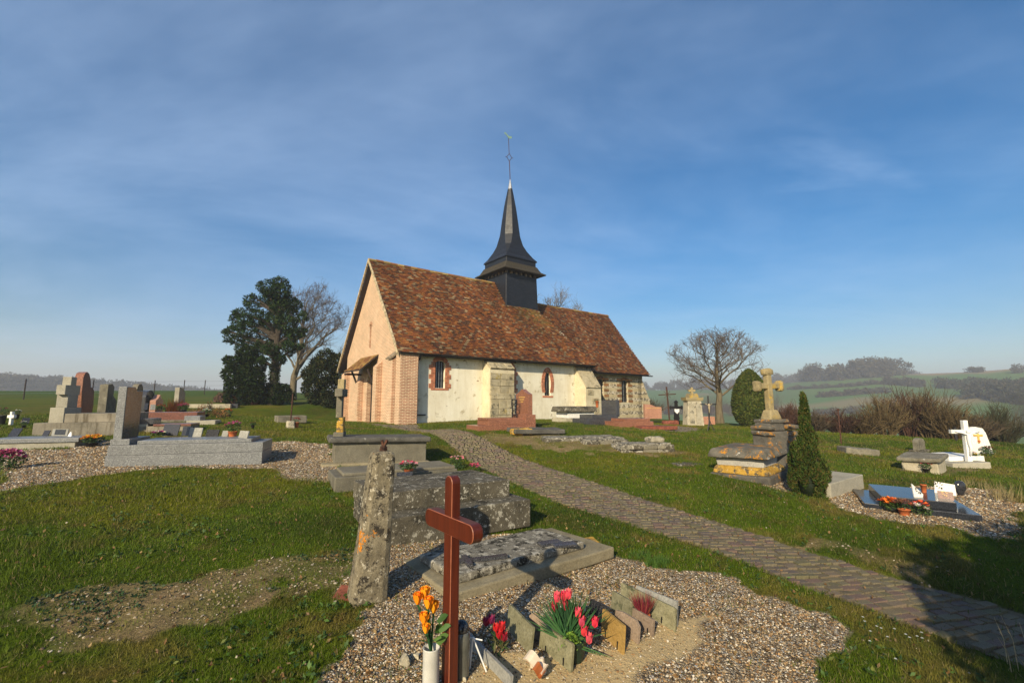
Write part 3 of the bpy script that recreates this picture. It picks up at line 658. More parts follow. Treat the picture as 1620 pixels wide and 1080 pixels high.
def build_church():
    S = MAT
    # --- west gable of brick with the doorway and a blind slit
    f = lambda u, v, d: (.2+d, u, v-ZB)
    outer = [(.35, .2), (3.2, .2), (3.2, 2.35)] + [(3.68+.48*math.cos(math.pi*(1-i/8)), 2.35+.55*math.sin(math.pi*i/8)) for i in range(1, 8)] + [(4.16, 2.35), (4.16, .2), (7.25, .2), (7.25, nave_z(7.25)-.14), (3.8, NR-.14), (.35, nave_z(.35)-.14)]
    niche = arch(3.84, 4.06, 4.15, 5.28, .11, 6)
    poly_wall(MB(), outer, [niche], f, .5)
    mb = MB(); poly_wall(mb, outer, [niche], f, .5); gab = mb.build('gable_wall', S['brick'], CH); gab['label'] = 'west gable of salmon brick'
    mb = MB(); mb.box(.32, .4, 3.8, 4.1, 4.1-ZB, 5.3-ZB); mb.build('blind_niche', S['brick'], CH)
    mb = MB(); pts_o = arch(3.74, 4.16, 4.85, 5.42, .2, 8)[2:]; pts_i = arch(3.84, 4.06, 4.85, 5.29, .11, 8)[2:]
    for i in range(8):
        a, b, c, d = pts_o[i], pts_o[i+1], pts_i[i+1], pts_i[i]; mb.cc = tuple(np.array((.42, .24, .14))*random.uniform(.8, 1.2)); mb.prism([a, b, c, d], .185, .21, 'x')
    for v in mb.v: pass
    mb.v = [(x, y, z-ZB) for x, y, z in mb.v]; mb.build('niche_arch', S['redbrick'], CH, colour=True)
    # --- piers and angle buttresses
    def pier(n0, n1, proj, ztop, zlow, name='brick_pier'):
        mb = MB(); mb.prism([(.2-proj, .2-ZB), (.23, .2-ZB), (.23, ztop-ZB), (.2-proj, zlow-ZB)], n0, n1, 'y'); return mb.build(name, S['brick'], CH)
    pier(2.30, 2.72, .26, 3.45, 3.15); pier(4.62, 5.02, .26, 2.75, 2.5); pier(6.75, 7.25, .26, 3.3, 3.0); p = pier(.45, .95, .30, 3.62, 3.32)
    mb = MB(); mb.prism([(-.17, 3.34-ZB), (.22, 3.68-ZB), (.22, 3.74-ZB), (-.20, 3.40-ZB)], .40, 1.0, 'y'); mb.build('pier_cap', S['timber'], CH)
    mb = MB(); mb.box(.02, .80, -.06, .38, .2-ZB, 3.52-ZB); mb.build('brick_pier', S['brick'], CH)
    mb = MB(); mb.prism([(-.11, 3.50-ZB), (.4, 3.66-ZB), (.4, 3.74-ZB), (-.11, 3.56-ZB)], -.02, .84, 'x'); mb.build('pier_cap', S['timber'], CH)
    # --- door and its lean-to porch roof
    mb = MB(); mb.box(.42, .48, 3.2, 4.16, .3-ZB, 2.95-ZB); d = mb.build('door', S['black'], CH)
    for k in range(6): mb = MB(); mb.box(.405, .42, 3.23+k*.155, 3.37+k*.155, .6-ZB, 2.9-ZB); mb.build('plank', S['black'], d)
    mb = MB(); mb.box(.395, .408, 3.30, 3.33, 1.45-ZB, 1.6-ZB); mb.build('handle', S['black'], d)
    c1 = chl(544, 588.6, n=5.1); wz = 3.72; fz = c1[2]; fe = c1[0]
    root = MB(); a, b = 2.80, 5.1
    V, F, C = [], [], []
    rows = 9; L = .2-fe
    for r in range(rows):
        for k in range(int((b-a)/.165)+1):
            o = (r % 2)*.08; na = max(a, a+k*.165-o); nb = min(b, a+(k+1)*.165-o-.006)
            if nb-na < .03: continue
            t0, t1 = r/rows, (r+1.25)/rows
            P = lambda n, t, l: (fe+(L)*min(t, 1), n, fz+(wz-fz)*min(t, 1)+l-ZB)
            i = len(V); l = .05+random.uniform(-.004, .008); V += [P(na, t0, l), P(nb, t0, l), P(nb, t1, .03), P(na, t1, .03), P(na, t0, l-.02), P(nb, t0, l-.02)]
            F += [(i, i+1, i+2, i+3), (i+4, i+5, i+1, i)]; C += [tuple(np.array(random.choice([(.30,.17,.05), (.22,.10,.035), (.16,.07,.03), (.33,.22,.07)]))*random.uniform(.8, 1.2))]*6
    por = mesh_np('porch_roof', V, [f_[::-1] for f_ in F], S['tile'], CH, col=np.array(C), kind='stuff'); por['label'] = 'lichened lean-to tile roof over the west door'
    mb = MB(); mb.prism([(fe, fz-.04-ZB), (.2, wz-.04-ZB), (.2, wz+.025-ZB), (fe, fz+.025-ZB)], a, b, 'y'); mb.build('porch_deck', S['dark_wood'], CH)
    for n in (a+.06, b-.1):
        mb = MB(); mb.tube([(.0, n, 2.45-ZB), (fe+.35, n, fz+.05-ZB)], .05, 4); mb.build('porch_strut', S['dark_wood'], CH)
    mb = MB(); mb.box(fe, .2, b-.14, b-.06, fz-.14-ZB, fz-.05-ZB); mb.build('porch_beam', S['dark_wood'], CH)
    # --- nave south wall (and the others, plain)
    sm_w = [(chl(688, 613.5, n=.35), chl(704.3, 571, n=.35), .10), (np.array([5.52, 0, 2.06]), np.array([6.02, 0, 3.32]), .10), (np.array([8.08, 0, 1.92]), np.array([8.50, 0, 3.14]), .30)]
    holes = [arch(a[0], b[0], a[2], b[2], r, 8) for a, b, r in sm_w]
    top = nave_z(.35)-.14
    mb = MB(); poly_wall(mb, [(.7, .2), (11.2, .2), (11.2, top), (.7, top)], holes, lambda u, v, d: (u, .35+d, v-ZB), .55); mb.build('south_wall', S['plaster'], CH)['label'] = 'cream limewashed south wall of the nave'
    mb = MB(); mb.box(.7, 11.2, 6.75, 7.25, .2-ZB, top-ZB); mb.build('north_wall', S['plaster'], CH)
    mb = MB(); mb.prism([(.9, .2-ZB), (6.75, .2-ZB), (6.75, nave_z(6.75)-.2-ZB), (3.8, CRZ-.3-ZB), (.9, nave_z(.9)-.5-ZB)], 10.9, 11.2, 'x'); mb.build('cross_wall', S['plaster'], CH)
    for wi, ((a, b, rise), h) in enumerate(zip(sm_w, holes)):
        window(h, a[0], b[0], a[2], b[2], rise, .35, tooth=(wi < 2))
    # stains of the wall: chips where the plaster fell
    # --- buttresses
    buttress(4.26, 5.66, .62, 3.60, 3.05, 'buttress', True); buttress(10.25, 11.42, .85, 3.55, 2.35, 'buttress', False)
    # --- chancel
    c1, c2 = chl(944.5, 636, n=.8), chl(955, 600, n=.8); c3, c4 = chl(984, 636, n=.8), chl(993, 602, n=.8)
    hs = [arch(c1[0], c2[0], c1[2], c2[2], .2, 6), arch(c3[0], c4[0], c3[2], c4[2], .2, 6)]
    ct = chan_z(.8)-.14
    mb = MB(); poly_wall(mb, [(11.2, .1), (16.75, .1), (16.75, ct), (11.2, ct)], hs, lambda u, v, d: (u, .8+d, v-ZB), .5); mb.build('chancel_wall', S['flint'], CH)['label'] = 'chancel wall banded in flint and pale stone'
    mb = MB(); mb.prism([(.8, .1-ZB), (6.8, .1-ZB), (6.8, ct-ZB), (3.8, CRZ-.14-ZB), (.8, ct-ZB)], 16.3, 16.76, 'x'); mb.build('chancel_gable', S['flint'], CH)
    mb = MB(); mb.box(11.2, 16.3, 6.3, 6.8, .1-ZB, ct-ZB); mb.build('chancel_wall', S['flint'], CH)
    for h, (a, b) in zip(hs, ((c1, c2), (c3, c4))): window(h, a[0], b[0], a[2], b[2], .2, .8, tooth=None)
    mb = MB(); mb.prism([(16.6, .0-ZB), (17.45, .0-ZB), (17.45, 1.75-ZB), (17.3, 1.95-ZB), (16.7, 3.0-ZB)], .78, 1.35, 'y'); mb.build('corner_buttress', S['flint'], CH)
    # --- roofs: deck, tiles, ridge, verge
    for nm, V, F in (('nave_roof_deck', [loc(-.02, -.02, 3.60), loc(11.45, -.02, 3.60), loc(8.66, 3.8, NR-.02), loc(-.02, 3.8, NR-.02), loc(-.02, 7.9, nave_z(7.9)-.02), loc(11.45, 7.9, nave_z(7.9)-.02), loc(8.66, 3.8, NR-.02)], [(0, 1, 2, 3), (3, 6, 5, 4), (1, 5, 6), ]),
                     ('chancel_roof_deck', [loc(9.3, .5, chan_z(.5)-.02), loc(17.05, .5, chan_z(.5)-.02), loc(17.05, 3.8, CRZ-.02), loc(9.3, 3.8, CRZ-.02), loc(17.05, 7.1, chan_z(7.1)-.02), loc(9.3, 7.1, chan_z(7.1)-.02)], [(0, 1, 2, 3), (3, 2, 4, 5)])):
        mb = MB(); mb.add(V, F); o = mb.build(nm, S['dark_wood'], CH); sm = o.modifiers.new('t', 'SOLIDIFY'); o.location.z = -.10; sm.thickness = .05; sm.offset = 0
        if nm[0] == 'n': o.data.update()
    def tiles_part(nm, e0, e1, n0, n1, zf, clip, pl):
        V, F, C = roof_tiles(nm, e0, e1, n0, n1, zf, clip, pl); return mesh_np(nm, V, F, S['tile'], CH, col=C, kind='stuff')
    box = lambda e, n: not (7.32 < e < 9.62 and n > 2.62)
    tiles_part('nave_roof_tiles', -.1, 11.5, -.06, 3.8, nave_z, lambda e, n: e < 11.5-HIP*n and box(e, n), pal_nave)['label'] = 'mottled red and brown plain tiles of the nave roof'
    tiles_part('nave_roof_tiles', -.1, 11.5, 7.95, 3.8, nave_z, lambda e, n: e < 11.5-HIP*(7.6-n) and not (7.32 < e < 9.62 and n < 5), pal_nave)
    tiles_part('chancel_roof_tiles', 9.4, 17.12, .44, 3.8, chan_z, lambda e, n: e > 11.3-HIP*n-.6, pal_chan)['label'] = 'darker brown tiles of the chancel roof'
    tiles_part('chancel_roof_tiles', 9.4, 17.12, 7.16, 3.8, chan_z, lambda e, n: True, pal_chan)
    for nm, e0, e1, zr in (('ridge_tile', -.1, 7.3, NR), ('ridge_tile', 9.7, 17.1, CRZ)):
        e = e0
        while e < e1-.1:
            mb = MB(); l = min(.36, e1-e); c = random.choice([(.36,.20,.06), (.28,.12,.04), (.20,.09,.04), (.40,.28,.10)]); mb.cc = tuple(np.array(c)*random.uniform(.8, 1.15))
            prof = [(-.13+.26*i/6, .085*math.sin(math.pi*i/6)) for i in range(7)]; dzz = random.uniform(-.014, .014) - .03*math.sin(max(0, min(1, (e-e0)/(e1-e0)))*math.pi)
            pts2 = [(3.8+p[0]*1., zr-.055+p[1]*1.15+dzz-ZB) for p in prof] + [(3.8+p[0]*.8, zr-.1+p[1]*.8+dzz-ZB) for p in prof[::-1]]
            mb.prism(pts2, e, e+l-.008, 'x'); mb.build(nm, S['tile'], CH, colour=True); e += l
    for e, m, w in ((-.13, 'pale_verge', .07),):
        for sg, n1 in ((-1, -.05), (1, 7.9)):
            mb = MB(); nn = 3.8; mb.prism([(n1, nave_z(n1)-.13-ZB), (nn, NR-.13-ZB), (nn, NR+.02-ZB), (n1, nave_z(n1)+.02-ZB)], e, e+w, 'x'); mb.build('verge', S[m], CH)
    mb = MB(); mb.prism([(-.05, 3.5-ZB), (0.02, 3.5-ZB), (.02, 3.62-ZB), (-.05, 3.62-ZB)], -.05, 11.45, 'x'); mb.build('fascia', S['dark_wood'], CH)
    # half-round gutters and the downpipe
    for e0, e1, n, z in ((-.05, 11.5, -.12, 3.60), (11.55, 17.25, .40, chan_z(.44)-.04)):
        mb = MB(); pr = [(n+.065*math.cos(t), z-ZB+.065*math.sin(t)) for t in np.linspace(math.pi, 2*math.pi, 8)] + [(n+.055*math.cos(t), z-ZB+.055*math.sin(t)) for t in np.linspace(2*math.pi, math.pi, 8)]
        mb.prism(pr, e0, e1, 'x'); mb.build('gutter', S['black'], CH)
    mb = MB(); mb.tube([(.93, -.1, 3.55-ZB), (.93, .0, 3.42-ZB), (.93, .26, 3.3-ZB), (.93, .28, 3.1-ZB), (.93, .28, .74-ZB)], .045, 8)
    for z in (3.0, 2.2, 1.2): mb.tube([(.93, .28, z-ZB), (.93, .28, z+.05-ZB)], .06, 8)
    mb.build('downpipe', S['black'], CH)
    mb = MB(); mb.tube([(.93, .28, 1.06-ZB), (1.35, .27, 1.06-ZB)], .03, 6); mb.build('drain_spout', S['black'], CH)
    # --- bell turret
    tc, tn = 8.46, 3.8; hb, hs_, hp = 1.12, 1.53, 1.12
    zb = chl(801.7, 431, n=tn-hb)[2]; zs = chl(801.7, 421, n=tn-hs_)[2]; zp = chl(800.6, 404, n=tn-hp)[2]
    def ring(a, c, z): return [(tc+x, tn+y, z-ZB) for x, y in [(-a, -a+c), (-a+c, -a), (a-c, -a), (a, -a+c), (a, a-c), (a-c, a), (-a+c, a), (-a, a-c)]]
    def rings(name, rs, mat, cap=True):
        mb = MB(); vs = [p for r in rs for p in r]; n = 8; fs = [(i*n+k, i*n+(k+1) % n, (i+1)*n+(k+1) % n, (i+1)*n+k) for i in range(len(rs)-1) for k in range(n)]
        if cap: fs += [tuple(range(n))[::-1], tuple(range((len(rs)-1)*n, len(rs)*n))]
        mb.add(vs, fs); return mb.build(name, S[mat], CH)
    rings('bell_chamber', [ring(hb+.06, .01, 6.0), ring(hb+.05, .01, 6.9), ring(hb, .01, zb)], 'slate')
    rings('belfry_shade_core', [ring(hb-.25, .01, zb-.1), ring(hb-.25, .01, zp)], 'black')  # black box paints the darkness of the open belfry
    for k in range(4):
        for j in range(7):
            u = -hb+.08 + (2*hb-.16)*j/6; x, y = [(-hb+.08, u), (u, -hb+.08), (hb-.08, u), (u, hb-.08)][k]
            mb = MB(); mb.box(tc+x-.05, tc+x+.05, tn+y-.05, tn+y+.05, zb-.02-ZB, zb+.42-ZB); mb.build('belfry_post', S['timber'], CH)
    rings('skirt_roof', [ring(hs_, .01, zs-.05), ring(hs_, .01, zs), ring(hs_-.22, .01, zs+.14), ring(hp+.02, .01, zp-.30), ring(hp-.1, .01, zp-.30)], 'old_slate')
    rings('skirt_soffit', [ring(hs_-.02, .01, zs-.03), ring(hb-.2, .01, zs+.2)], 'dark_wood', False)
    rings('turret_band', [ring(hp-.03, .01, zp-.34), ring(hp-.03, .01, zp+.02)], 'slate')
    prof = [(404, 1.16, .01), (402.5, 1.14, .01), (398, .99, .03), (389, .80, .14), (381, .69, .24), (366, .58, .32), (344, .47, .27), (323, .345, .20), (309, .235, .137), (297, .135, .079)]
    zt = lambda y: zp + (chl(800, y, n=tn)[2] - chl(800, 404, n=tn)[2])
    zt0 = chl(800, 297, n=tn)[2]; zt1 = zp; zt = lambda y: zt0 + (zt1-zt0)*(y-297)/(404-297)
    rings('spire', [ring(a, c, zt(y)) for y, a, c in prof], 'slate')['label'] = 'flared octagonal slate spire'
    z1, z2 = zt0, chl(799, 281, n=tn)[2]
    mb = MB(); mb.lathe([(.15, z1-.05-ZB), (.12, z1+.1-ZB), (.02, z2-ZB)], (tc, tn, 0), 10); mb.build('lead_cap', S['lead'], CH)
    z3 = chl(796, 215, n=tn)[2]; zm = chl(798, 246, n=tn)[2]; top_e = -.10
    X = lambda z: tc + top_e*(z-z2)/(z3-z2)*1.3
    mb = MB(); mb.tube([(tc, tn, z2-.1-ZB), (X(zm-.22), tn, zm-.22-ZB)], .022, 6); mb.tube([(X(zm+.22), tn, zm+.22-ZB), (X(z3), tn, z3-ZB)], .018, 6)
    q = [(X(zm), zm-.24), (X(zm)+.2, zm+.03), (X(zm), zm+.24), (X(zm)-.2, zm-.03)]
    for i in range(4): mb.tube([(q[i][0], tn, q[i][1]-ZB), (q[(i+1) % 4][0], tn, q[(i+1) % 4][1]-ZB)], .018, 5)
    mb.tube([(q[1][0], tn, q[1][1]-ZB), (q[1][0]+.10, tn, q[1][1]+.02-ZB)], .016, 5); mb.tube([(q[3][0], tn, q[3][1]-ZB), (q[3][0]-.10, tn, q[3][1]-.02-ZB)], .016, 5)
    mb.build('iron_finial', S['rust'], CH)
    cock = [(-.30, .10), (-.34, .22), (-.22, .25), (-.12, .16), (.02, .08), (.12, .12), (.2, .1), (.22, .16), (.28, .13), (.26, .02), (.14, -.06), (.0, -.08), (-.12, .02), (-.2, .12), (-.26, .08)]
    mb = MB(); mb.prism([(X(z3)+p[0]*.95, z3+.06+p[1]*.95-ZB) for p in cock], tn-.012, tn+.012, 'y'); mb.build('weathercock', S['verdigris'], CH)
def bricks_arc(mb, cu, cv, r0u, r0v, r1u, r1v, t0, t1, n, y, th, base=(.52, .20, .105)):
    for i in range(n):
        a, b = t0+(t1-t0)*(i+.06)/n, t0+(t1-t0)*(i+.94)/n
        q = [(cu+r0u*math.cos(a), cv+r0v*math.sin(a)), (cu+r1u*math.cos(a), cv+r1v*math.sin(a)), (cu+r1u*math.cos(b), cv+r1v*math.sin(b)), (cu+r0u*math.cos(b), cv+r0v*math.sin(b))]
        mb.cc = tuple(np.array(base)*random.uniform(.65, 1.25)); mb.prism([(u, v-ZB) for u, v in q], y-th, y+.02, 'y')
def window(h, u0, u1, v0, v1, rise, n, tooth):
    S = MAT; cu = (u0+u1)/2; mb = MB(); w = (u1-u0)/2
    B = lambda a, b, c, d, k=(.52, .20, .105): (setattr(mb, 'cc', tuple(np.array(k)*random.uniform(.65, 1.25))), mb.box(a, b, n-.016, n+.02, c-ZB, d-ZB))
    if tooth is None:                                     # chancel: alternating orange blocks at the jambs
        z = v0-.02; k = 0
        while z < v1-.05:
            for sg in (-1, 1):
                l = .42 if (k % 2 == 0) else .22; col = (.30, .15, .06) if k % 2 == 0 else (.42, .35, .21)
                B(*sorted((cu+sg*(w+.01), cu+sg*(w+l))), z+.006, z+.15, col)
            z += .16; k += 1
        bricks_arc(mb, cu, v1-rise, w+.01, rise+.01, w+.22, rise+.2, 0, math.pi, 9, n, .016, (.30, .15, .06))
        B(u0-.12, u1+.12, v0-.13, v0-.02, (.50, .45, .33))
    else:
        if tooth:
            z = v0-.01; k = 0
            while z < v1-rise+.02:
                for sg in (-1, 1):
                    l = .30 if (k//3 % 2 == 0) else .20; B(*sorted((cu+sg*(w+.005), cu+sg*(w+.11))), z+.005, z+.062); B(*sorted((cu+sg*(w+.12), cu+sg*(w+l))), z+.005, z+.062)
                z += .067; k += 1
            bricks_arc(mb, cu, v1-rise-.15, w+.06, rise+.16, w+.22, rise+.36, .55, math.pi-.55, 13, n, .016)
            for k in range(9): B(u0-.22+k*(u1-u0+.44)/9, u0-.23+(k+1)*(u1-u0+.44)/9, v1+.17, v1+.23, (.16, .075, .045))
        else:
            hh = (v1-v0)/2
            for r0, r1, nb in ((.0, .11, 40), (.12, .22, 46)): bricks_arc(mb, cu, v0+hh, w+.01+r0, hh+.01+r0, w+r1, hh+r1, -.62 if r0 > .05 else -.75, math.pi+(.62 if r0 > .05 else .75), nb, n, .016)
            B(cu-w-.15, cu+w+.15, v0-.10, v0-.01)
        z = v0-.09
        if tooth:
            for k in range(8): B(u0-.20+k*(u1-u0+.40)/8, u0-.21+(k+1)*(u1-u0+.40)/8, z, z+.075)
    win = mb.build('window', S['redbrick'], CH, colour=True); win['label'] = 'barred window with %s surround' % ('orange block' if tooth is None else 'toothed brick' if tooth else 'oval brick')
    mb = MB(); mb.prism([(u, v-ZB) for u, v in arch(u0-.03, u1+.03, v0-.03, v1+.03, rise, 8)], n+.13, n+.15, 'y'); mb.build('pane', S['glass'], win)
    bars = [('v', cu)] + [('h', v0+(v1-v0)*t) for t in (.28, .62)] + ([('v', cu-w*.5), ('v', cu+w*.5)] if tooth else [])
    for k, p in bars:
        mb = MB()
        if k == 'v': mb.box(p-.008, p+.008, n+.105, n+.12, v0-ZB, v1-(.02 if p == cu else .06)-ZB)
        else: mb.box(u0, u1, n+.10, n+.112, p-.008-ZB, p+.008-ZB)
        mb.build('glazing_bar', S['lead'] if k == 'v' else S['black'], win)
def buttress(e0, e1, proj, zt, zf, name, ashlar):
    S = MAT; n0 = .35-proj
    mb = MB(); mb.prism([(n0+.03, .1-ZB), (.38, .1-ZB), (.38, zt-ZB), (n0+.03, zf-ZB)], e0, e1, 'x'); b = mb.build(name, S['buttress_plaster'], CH)
    b['label'] = 'coursed stone buttress with stained sloping head' if ashlar else 'lime-plastered buttress with long sloping head'
    if ashlar:
        z = .3; r = 0
        hs = [.36, .34, .30, .42, .28, .33, .30, .30, .3]
        while z < zf-.12:
            h = min(hs[r % 9], zf-z-.02); u = e0+.02; grow = .035 if z < 1.75 else 0
            while u < e1-.08:
                w = min(random.uniform(.30, .58), e1-.02-u)
                if e1-.02-u-w < .18: w = e1-.02-u
                V, F = rblock(w-.018, .12, h-.016, .012, .006, 4, r); o = mesh_np('stone', V, F, S['buttress'], b)
                o.location = (u+w/2, n0+.055-grow-random.uniform(0, .012), z-ZB); u += w
            z += h; r += 1
        for k in range(3):
            w = (e1-e0)/3; V, F = rblock(w-.012, .70, .08, .015, .006, 4, k); o = mesh_np('coping_stone', V, F, S['buttress'], b)
            o.location = (e0+w*(k+.5), (n0+.38)/2-.05, (zt+zf)/2+.0-ZB); o.rotation_euler = (math.atan2(zt-zf, proj), 0, 0)
        mb = MB(); mb.box(e0-.02, e1+.03, n0-.05, n0+.05, 1.93-ZB, 2.0-ZB); mb.build('string_course', S['buttress'], b)
    else:
        for q, (u, z, w, h) in enumerate([(.55, 1.5, .45, .3), (.7, 1.0, .4, .32), (.2, 1.95, .5, .28), (.75, .72, .36, .25)]):
            V, F = rblock(w, .1, h, .012, .006, 4, q); o = mesh_np('stone', V, F, S['buttress'], b); o.location = (e0+u+w/2-.1, n0+.06, z-ZB)
        V, F = rblock(e1-e0+.02, math.hypot(proj, zt-zf)+.02, .05, .02, .012, 6, 3, 4.); o = mesh_np('coping_stone', V, F, S['buttress'], b); o.location = ((e0+e1)/2, (n0+.38)/2, (zt+zf)/2-.02-ZB); o.rotation_euler = (math.atan2(zt-zf, proj), 0, 0)
build_church()
# ------------------------------------------------------------------ flowers and foliage pieces
def leaf_cloud(centers, radii, n, size, cols, seed=1, shell=.55, updir=0.0, aspect=.45, flat=1.0):
    """leaf-sized two-triangle faces spread through balls (centres (k,3), radii (k,) or (k,3)); returns V, F, C"""
    g = np.random.default_rng(seed); C0 = np.asarray(centers, float); Rr = np.asarray(radii, float)
    if Rr.ndim == 1: Rr = np.repeat(Rr[:, None], 3, 1)
    w = Rr.prod(1)**(2/3); idx = g.choice(len(C0), n, p=w/w.sum())
    d = g.normal(size=(n, 3)); d /= np.linalg.norm(d, axis=1, keepdims=True); rad = shell + (1-shell)*g.random(n)**.6
    P = C0[idx] + d*rad[:, None]*Rr[idx]
    a = g.normal(size=(n, 3)) + d*1.0; a[:, 2] += updir; a /= np.linalg.norm(a, axis=1, keepdims=True)
    b = np.cross(a, g.normal(size=(n, 3))); b /= np.maximum(np.linalg.norm(b, axis=1, keepdims=True), 1e-6)
    s = size*(.6 + .8*g.random(n))[:, None]; a = a*s; b = b*s*aspect
    V = np.stack([P-a*.5, P+b*.5, P+a*.6, P-b*.5], 1).reshape(-1, 3); F = np.arange(n*4).reshape(n, 4)
    cols = np.asarray(cols); c = cols[g.integers(0, len(cols), n)]*(.7 + .6*g.random((n, 1))); return V, F, np.repeat(c, 4, 0)
def cloud_part(name, parent, mat, centers, radii, n, size, cols, **kw):
    V, F, C = leaf_cloud(centers, radii, n, size, cols, **kw); return mesh_np(name, V, F, MAT[mat], parent, col=C)
GREENS = [(.035,.075,.018), (.055,.11,.025), (.025,.055,.018), (.08,.13,.03)]
def bloom(mb, c, r, col, n=9):
    """a small open flower head: petals round a heart"""
    for k in range(n):
        t = 2*math.pi*k/n + random.random()*.5; el = random.uniform(-.2, .9); d = Vector((math.cos(t)*math.cos(el), math.sin(t)*math.cos(el), math.sin(el)))
        s = d.cross(Vector((0, 0, 1))).normalized(); u = s.cross(d); mb.cc = tuple(min(1, x*random.uniform(.6, 1.25)) for x in col); c = Vector(c)
        mb.add([c, c+d*r*.6+s*r*.38, c+d*r*1.05+u*r*.12, c+d*r*.6-s*r*.38], [(0, 1, 2, 3)])
def flower_pot(name, label, p, w, h, cols, pot='terracotta', ph=None, n=14, br=None, leaves=260, cat='flowers', group=None, tallpot=False):
    """potted or bunched flowers: pot, foliage and each flower head of its own"""
    t = thing(name, label, cat, p, random.uniform(0, 6), group); ph = h*.35 if ph is None else ph; r = w*.28
    if pot:
        mb = MB(); mb.lathe([(r*.7, -.03), (r*.75, 0), (r, ph*.9), (r*1.12, ph*.9), (r*1.12, ph), (r*.9, ph), (r*.85, ph*.85)], sides=14); mb.build('pot', MAT[pot], t, True)
    top = h-ph; cz = ph+top*.4
    cloud_part('foliage', t, 'leafm', [(0, 0, cz)], [(w*.5, w*.5, top*.5)], leaves, max(.02, w*.13), GREENS, seed=random.randrange(999), shell=.2, updir=.6)
    br = br or w*.13
    for k in range(n):
        a = k*2.4; rr = w*.46*math.sqrt((k+.5)/n); z = cz + top*.5*math.sqrt(max(0, 1-(rr/(w*.5))**2))*random.uniform(.75, 1.1)
        mb = MB(); bloom(mb, (rr*math.cos(a), rr*math.sin(a), z), br, cols[k % len(cols)]); mb.build('flower_head', MAT['flower'], t, colour=True)
    return t
def plaque(name, label, a, b, h, mat, th=.022, lean=.12, shape=None, group=None, feet=False):
    """memorial plaque standing on the base line a-b (world points), leaning back"""
    a = np.array(a); b = np.array(b); d = b-a; w = np.linalg.norm(d[:2]); ang = math.atan2(d[1], d[0]) + random.uniform(-.11, .11); slope = math.atan2(d[2], w); lean *= random.uniform(.6, 1.7); th *= .8
    o = thing(name, label, 'plaque', tuple((a+b)/2), ang, group, tilt=(-lean, 0)); o.rotation_mode = 'XYZ'
    poly = shape or [(0, 0), (1, 0), (1, .96), (.97, 1), (.03, 1), (0, .96)]
    mb = MB(); mb.prism([((u-.5)*w, v*h-.015 + (u-.5)*w*math.tan(slope)*(1 if v < .02 else .3)) for u, v in poly], -th/2, th/2, 'y'); mb.build('panel', MAT[mat], o)
    if feet:
        for s in (-.28, .28):
            mb = MB(); mb.box(s*w-.005, s*w+.005, -th/2-.004, -th/2+.002, .0, h*.26); mb.build('prop', MAT['black'], o)
    return o
def mid(p, q, t=.5): return np.array(p)*(1-t)+np.array(q)*t
def G(px, py, sink=.02): q = gp(px, py); q[2] -= sink; return q

